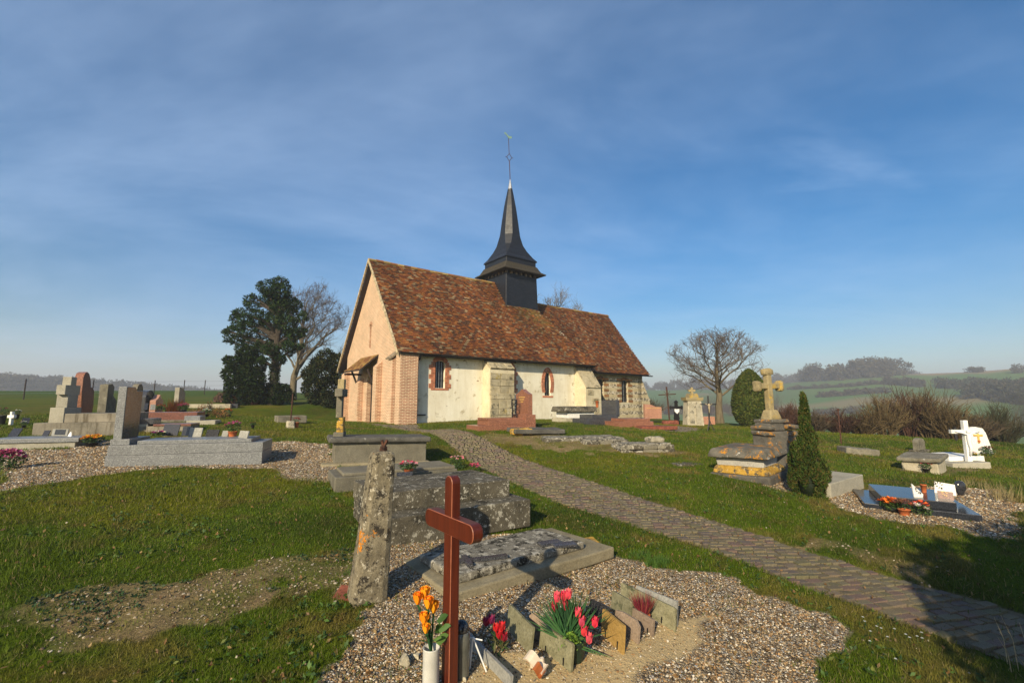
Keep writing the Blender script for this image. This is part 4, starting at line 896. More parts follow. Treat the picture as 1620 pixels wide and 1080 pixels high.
# ------------------------------------------------------------------ foreground grave: wooden cross, vases, plaques
def build_foreground():
    S = MAT
    p = G(711, 1082, .06); t = thing('wooden_cross', 'varnished red-brown wooden cross planted in the gravel', 'cross', p, GR)
    H = 1.24; w, d = .088, .060     # arms run north-south, faces west
    def outline(pts): return pts
    def rpoly(x0, x1, z0, z1, rr, ends):
        q = []
        for cx, cz, a0 in ((x1-rr, z0+rr, -90), (x1-rr, z1-rr, 0), (x0+rr, z1-rr, 90), (x0+rr, z0+rr, 180)):
            for k in range(6): a = R(a0+90*k/5); q.append((cx+rr*math.cos(a), cz+rr*math.sin(a)))
        return q
    mb = MB(); mb.prism(rpoly(-w/2, w/2, -.2, H, .042, 1), -d/2, d/2, 'x'); o = mb.build('post', S['wood'], t)
    bv = o.modifiers.new('b', 'BEVEL'); bv.width = .006; bv.segments = 2; bv.limit_method = 'ANGLE'; o.data.materials.append(S['wood_edge']); bv.material = 1; bv.width = .0035; bv.segments = 1
    mb = MB(); mb.prism(rpoly(-.29, .29, .90, 1.0+.005, .045, 1), -d/2-.004, d/2+.004, 'x'); o = mb.build('crossbar', S['wood'], t); bv = o.modifiers.new('b', 'BEVEL'); bv.width = .0035; bv.segments = 1; bv.limit_method = 'ANGLE'; o.data.materials.append(S['wood_edge']); bv.material = 1
    # vase of orange roses
    p = G(681, 1092, .01); m = mpp(p); t = thing('rose_vase', 'orange artificial roses in a white cylindrical vase beside the wooden cross', 'vase', p)
    mb = MB(); mb.lathe([(.045, 0), (.047, .01), (.048, .235), (.050, .24), (.044, .24), (.042, .2)], sides=20); mb.build('vase', S['whitevase'], t, True)
    heads = [(-.085, .0, .50), (-.05, .03, .52), (-.02, -.02, .485), (.005, .02, .445), (-.04, -.03, .405), (-.025, -.05, .36)]
    for i, (x, y, z) in enumerate(heads):
        # the group lies across the view: x to the right of the picture
        c = (x*math.cos(-GR)-y*math.sin(-GR), x*math.sin(-GR)+y*math.cos(-GR), z)
        mb = MB(); mb.tube([(0, 0, .2), (c[0]*.5, c[1]*.5, .2+(z-.2)*.6), (c[0], c[1], z-.03)], .006, 5); mb.build('stem', plainc('stem_green', (.02,.07,.02)), t)
        mb = MB(); s = .031 if i < 5 else .024
        for ring_, (r1, hh, off) in enumerate(((1.0, 1.5, 0), (.72, 1.65, .5), (.42, 1.7, .2))):
            for k in range(5):
                a = 2*math.pi*(k+off)/5; mb.cc = random.choice([(.80,.33,.01), (.85,.24,.01), (.80,.16,.01), (.86,.42,.02)]) if ring_ else random.choice([(.86,.38,.015), (.88,.30,.01)])
                q = lambda t_, rr, zz: (c[0]+rr*math.cos(a+t_), c[1]+rr*math.sin(a+t_), c[2]+zz)
                mb.add([q(-.3, s*.35*r1, -s*.9), q(.3, s*.35*r1, -s*.9), q(.75, s*.9*r1, s*.2), q(.45, s*1.05*r1, s*(hh-.5)), q(-.45, s*1.05*r1, s*(hh-.55)), q(-.75, s*.9*r1, s*.2)], [(0, 1, 2, 5), (5, 2, 3, 4)])
        mb.build('rose', S['flower'], t, colour=True)
    for (x, y, z, ww, ang) in [(.05, .0, .40, .075, .3), (.075, .01, .35, .08, -.1), (.05, -.02, .29, .085, .4), (-.06, .0, .32, .075, 2.6), (-.04, .02, .37, .06, 2.2), (.03, .03, .33, .07, 1.0), (.03, -.03, .31, .06, -.5), (-.03, -.02, .29, .06, 3.3)]:
        mb = MB(); x, y = x*math.cos(-GR)-y*math.sin(-GR), x*math.sin(-GR)+y*math.cos(-GR); aa = ang-GR
        mb.cc = random.choice([(.06,.135,.025), (.04,.10,.02), (.09,.17,.035)]); ww *= .85
        dx = Vector((math.cos(aa), math.sin(aa), .35)).normalized()*ww; sx = Vector((-.5*math.sin(aa), .5*math.cos(aa)-.4, .5)).normalized()*ww*.42; c0 = Vector((x*.5, y*.5, z-.02))
        mb.add([c0, c0+dx*.4+sx, c0+dx*.8+sx*.7, c0+dx*1.15, c0+dx*.8-sx*.7, c0+dx*.4-sx, c0+dx*.55+Vector((0, 0, .006))], [(0, 1, 6), (1, 2, 6), (2, 3, 6), (3, 4, 6), (4, 5, 6), (5, 0, 6)]); mb.build('leaf', S['leafm'], t, colour=True)
    # clouded jar behind the cross
    p = G(728, 1068, .01); t = thing('memorial_jar', 'clouded glass jar with domed lid behind the wooden cross post', 'jar', p)
    mb = MB(); mb.lathe([(.05, 0), (.055, .02), (.058, .2), (.056, .24), (.045, .27), (.03, .275)], sides=20); mb.build('body', S['jar'], t, True)
    mb = MB(); mb.lathe([(.05, .262), (.052, .275), (.045, .30), (.025, .318), (.004, .324)], sides=18); mb.build('lid', S['plq_dark'], t, True)
    # the plaques: (base left px, base right px, height, material, label)
    P = lambda px, py: gp(px, py)
    plaque('memorial_plaque', 'narrow grey-green plaque seen almost edge-on, propped beside the white easel', P(726, 1002), P(812, 1088), .075, 'plq_grey', .026, .1)
    plaque('memorial_plaque', 'green algae-stained plaque between the red tulips and the ceramic book', P(800, 992), P(842, 1036), .18, 'plq_green', .022, .15)
    plaque('memorial_plaque', 'curved pinkish plaque behind the broad green one', P(838, 1000), P(870, 1024), .16, 'plq_pink', .022, .1, [(0, 0), (1, 0), (1, .55), (.8, .75), (.6, .8), (.35, .98), (.12, 1), (0, .85)])
    plaque('memorial_plaque', 'broad green plaque with two black props in front of the pink bouquet', P(853, 1022), P(906, 1062), .165, 'plq_green', .024, .1, feet=True)
    plaque('memorial_plaque', 'ochre yellow plaque right of the pink bouquet', P(950, 1002), P(989, 1034), .19, 'plq_yellow', .024, .08, feet=True)
    plaque('memorial_plaque', 'pale pink plaque leaning behind the ochre one', P(972, 992), P(1011, 1018), .155, 'plq_pink', .024, .1, [(0, 0), (1, 0), (1, .8), (.85, 1), (.3, 1), (0, .9)])
    plaque('memorial_plaque', 'notched grey plaque in front of the red heather', P(966, 962), P(1000, 982), .155, 'plq_green', .022, .1)
    plaque('memorial_plaque', 'small pink-edged plaque below the red heather', P(1000, 984), P(1034, 1006), .125, 'plq_pink', .024, .1, feet=True)
    plaque('memorial_plaque', 'large grey-green plaque behind the red heather', P(985, 948), P(1066, 1000), .17, 'plq_green', .022, .1, feet=True)
    plaque('memorial_plaque', 'dark slate plaque standing behind the large grey one', P(1008, 958), P(1070, 992), .19, 'plq_grey', .02, .1, group=None)
    plaque('memorial_plaque', 'dark blue plaque tip behind the pink bouquet', P(932, 980), P(962, 996), .17, 'plq_dark', .02, .1)
    a, b = P(832, 1052), P(868, 1072); o = thing('ceramic_book', 'cream and brown ceramic open book plaque on the sand', 'plaque', (a+b)/2, math.atan2(b[1]-a[1], b[0]-a[0]))
    w = np.linalg.norm((b-a)[:2]); mb = MB(); N = 9
    for k in range(N): pass
    prof = [(-.42+.84*k/(N-1), .025*math.sin(2*math.pi*k/(N-1))) for k in range(N)]
    mb = MB(); mb.prism([(u*w, .10+v) for u, v in prof] + [(u*w, .085+v) for u, v in prof[::-1]], -.03, .035, 'y'); q = mb.build('pages', S['porcelain'], o); q.rotation_euler = (.5, .25, 0)
    mb = MB(); mb.prism([(u*w*.5+w*.28, .106+v) for u, v in prof] + [(u*w*.5+w*.28, .10+v) for u, v in prof[::-1]], -.055, .0, 'y'); q = mb.build('glazed_edge', S['glaze'], o); q.rotation_euler = (.5, .25, 0)
    for s in (-.3, .25): mb = MB(); mb.tube([(s*w, .02, -.02), (s*w*.8, 0, .09)], .014, 6); mb.build('foot', S['porcelain'], o)
    # white wire easel
    p = P(752, 1058); t = thing('wire_easel', 'small white wire easel standing open on the sand', 'easel', p)
    for q in ([(-.03, .02, -.02), (-.02, 0, .19)], [(.05, -.06, -.02), (-.02, 0, .19)], [(.0, .08, -.02), (-.02, 0, .19)], [(-.05, .03, .19), (.03, -.03, .17)]):
        mb = MB(); mb.tube(q, .0045, 5); mb.build('leg', S['white'], t)
    # dark red tulips
    p = P(790, 1030); t = thing('tulip_bunch', 'bunch of dark red tulips lying behind the edge-on plaque', 'flowers', p)
    for i, (x, y, z, c) in enumerate([(-.09, .02, .17, (.25,.02,.07)), (-.055, .03, .18, (.22,.02,.08)), (-.02, .0, .14, (.55,.02,.025)), (.015, .01, .145, (.60,.025,.03)), (.0, -.02, .11, (.5,.015,.02)), (.03, -.01, .09, (.35,.015,.03))]):
        x, y = x*math.cos(-GR)-y*math.sin(-GR), x*math.sin(-GR)+y*math.cos(-GR)
        tulip(t, (x, y, z), .026, c, base=(0.02, -.01, 0))
    cloud_part('foliage', t, 'leafm', [(-.02, 0, .06)], [(.07, .06, .07)], 40, .07, [(.04,.08,.02), (.10,.10,.04)], seed=5, shell=.1, updir=1, aspect=.2)
    # pot with the big pink artificial bouquet
    p = P(905, 1040); t = thing('pink_bouquet', 'fan of pink artificial lilies in a dark green pot among the plaques', 'flowers', p, -R(8))
    mb = MB(); mb.lathe([(.065, -.02), (.075, 0), (.10, .12), (.105, .13), (.095, .13), (.09, .1)], sides=18); mb.build('pot', S['greenpot'], t, True)
    mb = MB()
    for k in range(170):
        a = random.gauss(math.pi/2, .66); ln = random.uniform(.19, .31); y = random.uniform(-.05, .05); d = Vector((math.cos(a), y*3, math.sin(a))).normalized()
        s = Vector((0, 1, 0)).cross(d).normalized()*.0036; c = Vector((random.uniform(-.05, .05)-.02, y, .12)); mb.cc = random.choice([(.02,.075,.025), (.03,.10,.03), (.015,.055,.02), (.05,.13,.04)])
        q = c+d*ln; mb.add([c-s, c+s, c+d*ln*.6+s*1.3, q, c+d*ln*.6-s*1.3], [(0, 1, 2, 3, 4)])
    mb.build('foliage', S['leafm'], t, colour=True)
    cloud_part('moss_sprig', t, 'leafm', [(-.02, -.07, .15), (.03, -.06, .13), (-.05, -.05, .12)], [.05, .045, .05], 160, .03, [(.10,.19,.02), (.14,.24,.03), (.05,.11,.02)], seed=8, shell=.1)
    for (x, y, z) in [(-.105, 0, .395), (-.055, .01, .40), (-.02, .0, .42), (-.125, .03, .31), (-.05, .03, .33), (.0, .03, .30), (.05, -.03, .305), (.075, -.04, .255), (.09, -.06, .20), (.125, -.06, .15), (.17, -.02, .245)]:
        x, y, z = x*.9, y*.9, .12+(z-.12)*.9; tulip(t, (x, y, z), .029, random.choice([(.68,.07,.11), (.75,.10,.14), (.62,.05,.085)]), base=(0, 0, .12))
    # red heather
    p = P(1018, 985); t = thing('heather_pot', 'dark red heather in a small pot between the plaques', 'flowers', p)
    mb = MB(); mb.lathe([(.04, -.02), (.045, 0), (.055, .07), (.05, .07)], sides=14); mb.build('pot', S['terracotta'], t, True)
    mb = MB()
    for k in range(170):
        a = random.uniform(0, 6.28); sp = random.uniform(0, .7); d = Vector((math.cos(a)*sp, math.sin(a)*sp, 1)).normalized(); ln = random.uniform(.10, .20); c = Vector((math.cos(a)*.03, math.sin(a)*.03, .06))
        s = d.cross(Vector((.3, .8, .1))).normalized()*.004; mb.cc = random.choice([(.20,.025,.04), (.30,.04,.06), (.13,.02,.03), (.25,.10,.04)]); mb.add([c-s, c+s, c+d*ln], [(0, 1, 2)])
    mb.build('heather', S['leafm'], t, colour=True)
    # tile fragment and loose stones
    p = G(553, 942, .01); t = thing('broken_tile', 'broken red clay tile leaning on the foot of the leaning stone', 'tile', p, R(-14)); blk(t, 'slab', S['brickbit'], (0, 0, .0), (.24, .17, .035), .008, .006, 5, tilt=(.35, 0))
    for (px, py, s, lb) in [(640, 1050, .05, 'large white flint lying on the gravel left of the rose vase'), (658, 1042, .03, 'small white flint beside the rose vase'), (736, 1076, .025, 'white pebble at the foot of the wooden cross')]:
        p = G(px, py, .005); t = thing('flint_stone', lb, 'stone', p, random.uniform(0, 6)); blk(t, 'stone', S['pale_stele'], (0, 0, 0), (s*1.2, s*.9, s*1.1), s*.3, s*.4, 5, freq=22)
    p = G(931, 862, .01); t = thing('field_stone', 'yellow-brown stone at the corner of the lichened slab', 'stone', p, .4); blk(t, 'stone', S['yellow_lichen'], (0, 0, 0), (.22, .14, .07), .03, .02, 5, freq=9)
_pc = {}
def plainc(name, c):
    if name not in _pc: _pc[name] = plain(name, c, .6, .3, .2)
    return _pc[name]
def tulip(t, c, s, col, base=(0, 0, 0)):
    mb = MB()
    for rg, off in ((1.0, 0), (.75, .5)):
        for k in range(4):
            a = 2*math.pi*(k+off)/4; mb.cc = tuple(min(1, x*random.uniform(.75, 1.2)) for x in col)
            q = lambda da, rr, zz: (c[0]+rr*s*math.cos(a+da)*rg, c[1]+rr*s*math.sin(a+da)*rg, c[2]+zz*s)
            mb.add([q(0, .1, -1), q(.8, .85, -.35), q(.75, .95, .5), q(0, 1.05, 1.35), q(-.75, .95, .5), q(-.8, .85, -.35)], [(0, 1, 2, 5), (5, 2, 3, 4)])
    mb.build('flower_head', MAT['flower'], t, colour=True)
    mb = MB(); mb.tube([base, ((base[0]+c[0])/2, (base[1]+c[1])/2, (base[2]+c[2])*.55), (c[0], c[1], c[2]-s)], .004, 4); mb.build('stem', plainc('stem_green', (.02,.07,.02)), t)
build_foreground()

# ------------------------------------------------------------------ old tombs in the middle
def build_middle():
    S = MAT
    # leaning wedge of stone with an iron stub
    p = G(580, 945, .05); t = thing('leaning_stele', 'tall leaning wedge of lichened stone with orange patch and iron stub', 'stele', p, GR-.15, tilt=(0.0, .075))
    V, F = rblock(.30, .27, 1.20, .06, .009, 12, 5, 3.0); z = V[:, 2]/1.20; V[:, 0] *= 1-.38*z; V[:, 1] *= 1-.25*z
    mesh_np('shaft', V, F, S['stele_stone'], t)
    mb = MB(); mb.tube([(0, 0, 1.17), (0, 0, 1.24)], [.035, .03], 8); mb.tube([(0, 0, 1.23), (-.02, .01, 1.29)], .013, 6); mb.tube([(0, 0, 1.23), (.02, -.01, 1.295)], .013, 6); mb.build('iron_stub', S['rust'], t)
    # stepped tomb: two massive courses
    p = G(610, 864, .05); t = thing('stepped_tomb', 'massive two-stepped grey tomb spotted with white lichen behind the wooden cross', 'tomb', p, R(90-57))
    L = 1.86; blk(t, 'lower_step', S['old_stone'], (L/2-.02, .62, 0), (L, 1.3, .33), .012, .004, 12, freq=2.5)
    blk(t, 'upper_step', S['old_stone'], (L/2-.08, .80, .325), (L-.12, 1.05, .215), .014, .004, 12, freq=2.5)
    # ledger behind it, with plaques and bowls
    p = G(534, 778, .12); t = thing('flat_ledger', 'flat grey concrete ledger grave just behind the stepped tomb', 'tomb', p, R(90-62)); q0 = p
    blk(t, 'ledger', S['chest_stone'], (.95, .45, 0), (2.0, .95, .34), .015, .006, 8); blk(t, 'lip', S['chest_stone'], (1.0, .42, .34), (1.85, .80, .05), .012, .005, 8)
    top = lambda px, py, z: atZ(px, py, z); zt = q0[2]+.39
    plaque('memorial_plaque', 'flat dark plaque lying on the ledger behind the wooden cross', top(652, 763, zt), top(676, 763, zt), .10, 'plq_dark', .02, 1.2)
    plaque('memorial_plaque', 'low dark plaque on the near edge of the ledger left of the cross', top(628, 752, zt), top(652, 750, zt), .06, 'granite_dark' , .04, .2)
    flower_pot('flower_bowl', 'shallow bowl of pink and white flowers on the flat ledger', top(646, 745, zt), .30, .16, [(.60,.05,.13), (.70,.35,.35), (.65,.08,.15)], 'terracotta', .03, 12)
    flower_pot('flower_bunch', 'pale pink rose bush growing beyond the stepped tomb', G(724, 742), .34, .34, [(.75,.38,.36), (.70,.30,.30)], None, 0, 9, leaves=380)
    flower_pot('flower_bunch', 'bright pink carnations right of the pale rose bush', G(751, 748), .26, .24, [(.62,.06,.16), (.70,.10,.2)], None, 0, 16, leaves=160)
    # flat double slab
    p = G(716, 947, .05); t = thing('lichened_slab', 'low double slab tomb crusted with grey lichen in the gravel', 'tomb', p, GR)
    blk(t, 'base_slab', S['base_stone'], (.95, .44, 0), (1.98, 1.0, .115), .015, .008, 12, freq=3); blk(t, 'ledger', S['slab_stone'], (.86, .44, .113), (1.56, .70, .075), .02, .004, 14, freq=4)
    zs = p[2]+.193
    c = atZ(737, 888, zs); o = thing('fallen_cross', 'black iron cross lying flat on the lichened slab', 'cross', c, R(20)); mb = MB(); mb.box(-.08, .40, -.03, .03, -.005, .022); mb.build('shaft', S['granite_dark'], o); mb = MB(); mb.box(-.02, .035, -.13, .12, -.003, .025); mb.build('arm', S['granite_dark'], o)
    c = atZ(893, 862, zs); o = thing('fallen_plaque', 'pair of dark slate plaques lying on the far end of the lichened slab', 'plaque', c, R(15)); blk(o, 'panel', S['granite_dark'], (0, 0, -.005), (.24, .12, .024), .004, .001, 4); blk(o, 'panel', S['granite_dark'], (-.13, .08, -.005), (.24, .11, .03), .004, .001, 4, rot=.2)
    # chest tomb with broken cross stele
    p = G(529, 735, .06); t = thing('chest_tomb', 'grey chest tomb with dark overhanging lid behind the leaning stone', 'tomb', p, R(90-66), tilt=(0, .02))
    blk(t, 'chest', S['chest_stone'], (.88, .42, 0), (1.80, .80, .48), .015, .006, 10); blk(t, 'lid', S['cap_dark'], (.86, .42, .47), (2.0, .98, .105), .035, .006, 10)
    blk(t, 'plinth', S['base_stone'], (.8, .42, -.03), (2.1, 1.1, .12), .03, .01, 8)
    zl = p[2]+.57; c = np.array([*atZ(537, 690, zl)[:2], zl-.01]); o = thing('stone_cross', 'narrow stone cross seen edge-on with yellow lichen on its foot', 'cross', c, R(90-80)); m = mpp(c)
    blk(o, 'base', S['chest_stone'], (0, 0, 0), (.20, .30, .10), .02, .006, 6); blk(o, 'foot', S['yellow_lichen'], (.02, 0, .09), (.15, .24, .24), .03, .012, 6, taper=(.8, .8)); blk(o, 'knob', S['yellow_lichen'], (.03, 0, .30), (.11, .16, .10), .05, .008, 6)
    blk(o, 'shaft', S['chest_stone'], (-.02, 0, .38), (.115, .17, .66), .015, .004, 6); blk(o, 'arm', S['mossy_stone'], (0, 0, .80), (.15, .56, .16), .02, .006, 6); blk(o, 'head', S['cross_stone'], (0, 0, .94), (.13, .18, .22), .02, .006, 6)
    # iron cross on a stone foot, pot, bench tomb
    p = G(459, 677, .05); o = thing('iron_cross', 'thin rusty iron cross on a stone block beside the red potted flowers', 'cross', p, GR); m = mpp(p)
    blk(o, 'foot', S['pale_stele'], (0, 0, 0), (.24, .24, .28), .03, .01, 5, taper=(.85, .85)); mb = MB(); mb.tube([(0, 0, .2), (.02, 0, 1.15)], .022, 6); mb.tube([(-.0, -.16, .86), (.0, .16, .86)], .012, 5); mb.build('iron_rod', S['rust'], o)
    flower_pot('flower_pot', 'red flowers in a terracotta pot at the foot of the thin iron cross', G(469, 677, .0), .24, .34, [(.35,.01,.02), (.45,.02,.03)], 'terracotta', .19, 10, leaves=120)
    p = G(441, 668, .04); o = thing('low_tomb', 'low mossy stone tomb on the lawn behind the thin iron cross', 'tomb', p, GR); blk(o, 'slab', S['mossy_stone'], (.42, .25, 0), (.95, .6, .26), .03, .015, 7)
build_middle()
# ------------------------------------------------------------------ graves on the left
LR = R(18)
def headstone(name, label, p, w, h, th, mat, rot, prof=None, base=None, lean=0, group=None, cat='headstone'):
    """stone whose broad face looks east: prof = outline (y across, z up) in units of w, h"""
    o = thing(name, label, cat, p, rot, group, tilt=(0, lean)); prof = prof or [(-.5, 0), (.5, 0), (.5, 1), (-.5, 1)]
    mb = MB(); mb.prism([(a*w, b*h) for a, b in prof], -th/2, th/2, 'x'); q = mb.build('stone', MAT[mat], o); bv = q.modifiers.new('b', 'BEVEL'); bv.width = .008; bv.segments = 2; bv.limit_method = 'ANGLE'; bv.angle_limit = R(40)
    if base: blk(o, 'base', MAT[base[0]], (base[4] if len(base) > 4 else 0, 0, -.03), base[1:4], .012, .004, 5)
    return o
ROUND = [(-.5, 0), (.5, 0), (.5, .72)] + [(.5*math.cos(R(a)), .72+.28*math.sin(R(a))) for a in range(15, 170, 15)] + [(-.5, .72)]
POINT = [(-.5, 0), (.5, 0), (.5, .72), (.22, .82), (0, 1), (-.22, .82), (-.5, .72)]
WAVE = [(-.42, 0), (.40, 0), (.50, .35), (.48, .62), (.36, .70), (.20, .70), (.12, .86), (.0, .97), (-.15, 1), (-.30, .97), (-.40, .88), (-.42, .6), (-.38, .3)]
def build_left():
    S = MAT
    # big grey granite tomb with stele
    p = G(163, 738, .10); t = thing('granite_tomb', 'large grey speckled granite tomb in the gravel, left of the lawn', 'tomb', p, LR); L = lenx(p, LR, 413)
    blk(t, 'base', S['granite'], (L/2, .50, 0), (L, .95, .27), .006, 0, 3); blk(t, 'kerb', S['granite'], (L/2+.01, .50, .274), (L-.02, .93, .17), .006, 0, 3)
    blk(t, 'slab', S['granite'], (L/2+.1, .50, .446), (L-.62, .80, .065), .006, 0, 3); blk(t, 'stele_foot', S['granite'], (.16, .50, .446), (.28, .82, .10), .006, 0, 3)
    c = np.array(p) + np.array([math.cos(LR)*.11-math.sin(LR)*.42, math.sin(LR)*.11+math.cos(LR)*.42, .54])
    prof = [(-.5, 0), (.5, 0), (.5, .93), (.14, .93), (.02, 1.0), (-.5, 1.0)]
    o = headstone('granite_stele', 'tall grey granite stele with notched top on the large granite tomb', c, .62, .92, .125, 'granite', LR, prof)
    mb = MB(); mb.prism([(a*.60, b*.9+.008) for a, b in prof], .0635, .0665, 'x'); mb.build('shaded_face', S['granite_shaded'], o)  # darker plate paints the shade on the stele's east face
    zt = p[2]+.51; T = lambda px, py: atZ(px, py, zt)
    plaque('memorial_plaque', 'dark plaque with rounded corner above the magenta posy on the granite tomb', T(256, 688), T(281, 688), .24, 'plq_dark', .025, .25)
    flower_pot('flower_posy', 'magenta and white posy lying on the granite tomb by the stele', T(250, 689), .26, .10, [(.45,.02,.22), (.5,.03,.25), (.7,.6,.5)], None, 0, 12, br=.035)
    plaque('memorial_plaque', 'dark plaque half hidden behind the pale one on the granite tomb', T(287, 688), T(304, 688), .19, 'plq_dark', .025, .2)
    plaque('memorial_plaque', 'pale pinkish plaque in the middle of the granite tomb', T(298, 690), T(319, 690), .185, 'plq_grey', .03, .25)
    plaque('memorial_plaque', 'square black plaque right of the pale one on the granite tomb', T(325, 690), T(345, 690), .15, 'plq_dark', .03, .2)
    plaque('memorial_plaque', 'slim grey plaque left of the pink potted flowers', T(351, 690), T(360, 690), .13, 'plq_grey', .03, .25)
    flower_pot('flower_pot', 'pink flowers in a red pot on the foot of the granite tomb', T(368, 690), .30, .32, [(.60,.10,.25), (.65,.2,.33), (.5,.05,.18)], 'terracotta', .10, 12)
    plaque('memorial_plaque', 'small grey plaque right of the pink potted flowers', T(378, 692), T(391, 693), .15, 'plq_grey', .03, .15)
    flower_pot('flower_pot', 'dark red dried posy at the end of the granite tomb', np.array(G(398, 700))+[0, 0, .40], .16, .12, [(.12,.012,.02)], 'blackpot', .05, 8)
    # ledger at the frame edge
    p = G(-32, 712, .08); t = thing('ledger_tomb', 'long low tomb with granite slab on a cream base at the frame edge', 'tomb', p, LR); m = mpp(p); L = lenx(p, LR, 119)
    blk(t, 'base', S['pale_concrete'], (L/2-.03, .45, 0), (L, .85, .21), .01, .003, 4); blk(t, 'slab', S['granite'], (L/2+.02, .45, .208), (L+.04, .92, .085), .006, 0, 3); z1 = p[2]+.295; T1 = lambda px, py: atZ(px, py, z1)
    plaque('memorial_plaque', 'tall black plaque leaning back at the far end of the ledger tomb', T1(13, 689.5), T1(28, 689.5), .21, 'plq_dark', .02, .35)
    plaque('memorial_plaque', 'thin black plaque left of the framed one on the ledger tomb', T1(67, 689), T1(76, 689), .14, 'plq_dark', .02, .25)
    q = plaque('memorial_plaque', 'black plaque in a grey frame on the ledger tomb', T1(80, 689), T1(108, 689), .165, 'plq_grey', .02, .12, [(0, 0), (1, 0), (1, 1), (0, 1)]); w = 28*m*.95; mb = MB(); mb.box(-w*.36, w*.42, -.0135, -.009, .02, .14); mb.build('inset', S['plq_dark'], q)
    plaque('memorial_plaque', 'tiny glassy white triangle plaque beside the framed one', T1(107, 689.5), T1(114, 689.5), .11, 'white', .012, .3, [(0, 0), (1, 0), (.35, 1), (.1, 1)])
    plaque('memorial_plaque', 'black plaque lying back behind the ledger tomb', G(33, 676)+[0, 0, .15], G(45, 676)+[0, 0, .15], .16, 'plq_dark', .02, .5)
    flower_pot('flower_posy', 'small white posy behind the ledger tomb', G(37, 678), .16, .24, [(.75,.75,.66), (.7,.65,.55)], 'blackpot', .12, 8)
    p = G(17, 672, .02); o = thing('white_cross', 'small white stone cross behind the ledger tomb', 'cross', p, LR-.5); blk(o, 'shaft', S['white_stone'], (0, 0, 0), (.075, .075, .40), .01, .002, 4); blk(o, 'arm', S['white_stone'], (0, 0, .22), (.24, .078, .08), .01, .002, 4)
    flower_pot('flower_posy', 'white bloom in dark leaves behind the small white cross', G(26, 664), .2, .36, [(.75,.75,.7)], 'blackpot', .2, 5)
    flower_pot('flower_pot', 'dark plant with pink blooms at the very edge of the picture', G(3, 672), .26, .55, [(.3,.05,.1)], 'blackpot', .3, 5)
    flower_pot('flower_pot', 'orange and yellow pansies in a black bowl between the two tombs', G(145, 706), .40, .27, [(.80,.36,.02), (.80,.28,.015), (.75,.45,.03)], 'blackpot', .10, 22, br=.05)
    flower_pot('cyclamen_bush', 'crimson and pink cyclamen clump on the gravel at the frame edge', G(12, 742), .42, .36, [(.40,.03,.14), (.55,.12,.25), (.33,.02,.1)], None, 0, 40, br=.045, leaves=300)
    # concrete double tomb with block cross
    p = G(52, 689, .05); t = thing('concrete_tomb', 'streaked two-tier concrete tomb behind the ledger', 'tomb', p, LR); m = mpp(p); L = lenx(p, LR, 190)
    blk(t, 'lower_tier', S['concrete'], (L/2, .7, 0), (L, 1.5, .36), .012, .004, 5); blk(t, 'upper_tier', S['concrete'], (L/2+.16, .75, .358), (L-.2, 1.3, .23), .012, .004, 5)
    c = np.array(p) + np.array([.25, .45, .34]); o = thing('block_cross', 'stepped concrete cross monument on the streaked tomb', 'cross', c, LR)
    for z, h, w, th in ((0, .40, .74, .30), (.40, .33, .44, .24), (.73, .25, .66, .19), (.98, .22, .24, .19)): blk(o, 'block', S['pale_concrete'], (0, .1, z), (th, w, h), .01, .003, 4)
    def hpx(px, py, top, k=1.0): q = G(px, py, .03); return q, (py-top)*mpp(q)*k
    q, h = hpx(128, 667, 587); o = headstone('red_headstone', 'curved red granite headstone behind the streaked tomb', q, .85, h, .22, 'granite_red', LR+.05, WAVE, lean=-.03); mb = MB(); mb.prism([(a*.82, b*h*.985+.005) for a, b in WAVE], .111, .116, 'x'); mb.build('shaded_face', S['granite_brown'], o)  # browner plate carries the east face's shade in its colour
    q, h = hpx(168, 655, 606); headstone('rough_headstone', 'rough yellowed headstone between the red one and the granite stele', q, .75, h, .26, 'mossy_stone', LR, [(-.5, 0), (.5, 0), (.5, .45), (.1, .62), (.1, .9), (-.1, 1), (-.5, .97)])
    headstone('dark_headstone', 'dark round-topped headstone right of the granite stele', *[hpx(230, 656, 616)[0]], .75, hpx(230, 656, 616)[1], .2, 'granite_dark', LR, ROUND)
    headstone('far_headstone', 'dark headstone peeping over the granite stele', hpx(214, 648, 606)[0], .6, hpx(214, 648, 606)[1], .2, 'mossy_stone', LR, ROUND)
    headstone('pointed_headstone', 'small pointed pinkish headstone right of the dark rounded one', hpx(246, 656, 623)[0], .7, hpx(246, 656, 623)[1], .2, 'granite_pink', LR, POINT)
    headstone('grey_headstone', 'slender grey headstone rising behind the pink flowers', hpx(282, 654, 612)[0], .70, hpx(282, 654, 612)[1], .16, 'pale_concrete', LR, [(-.5, 0), (.5, 0), (.5, .8), (-.1, 1), (-.5, 1)])
    p = G(218, 668, .04); t = thing('red_tomb', 'brown-red granite tomb behind the granite one', 'tomb', p, LR); m = mpp(p)
    blk(t, 'slab', S['granite_brown'], (38*m, .4, 0), (84*m, .8, .36), .01, .002, 4); blk(t, 'plinth', S['concrete'], (36*m, .35, -.05), (88*m, 1.0, .16), .01, .003, 4)
    p = G(213, 684, .04); t = thing('red_edged_tomb', 'low tomb with red granite rim and grey sides behind the granite slab', 'tomb', p, LR); m = mpp(p)
    blk(t, 'kerb', S['pale_concrete'], (8*m, .3, 0), (16*m, .6, .26), .01, .003, 4); blk(t, 'body', S['concrete'], (38*m, .35, 0), (76*m, .7, .20), .01, .003, 4); blk(t, 'rim', S['granite_brown'], (50*m, .35, .20), (52*m, .74, .06), .008, .001, 4); blk(t, 'header', S['granite_dark'], (12*m, .3, .255), (22*m, .5, .16), .008, .001, 4)
    plaque('memorial_plaque', 'white-edged dark plaque on the brown-red tomb', G(226, 660)+[0, 0, .3], G(232, 660)+[0, 0, .3], .25, 'plq_dark', .03, .3)
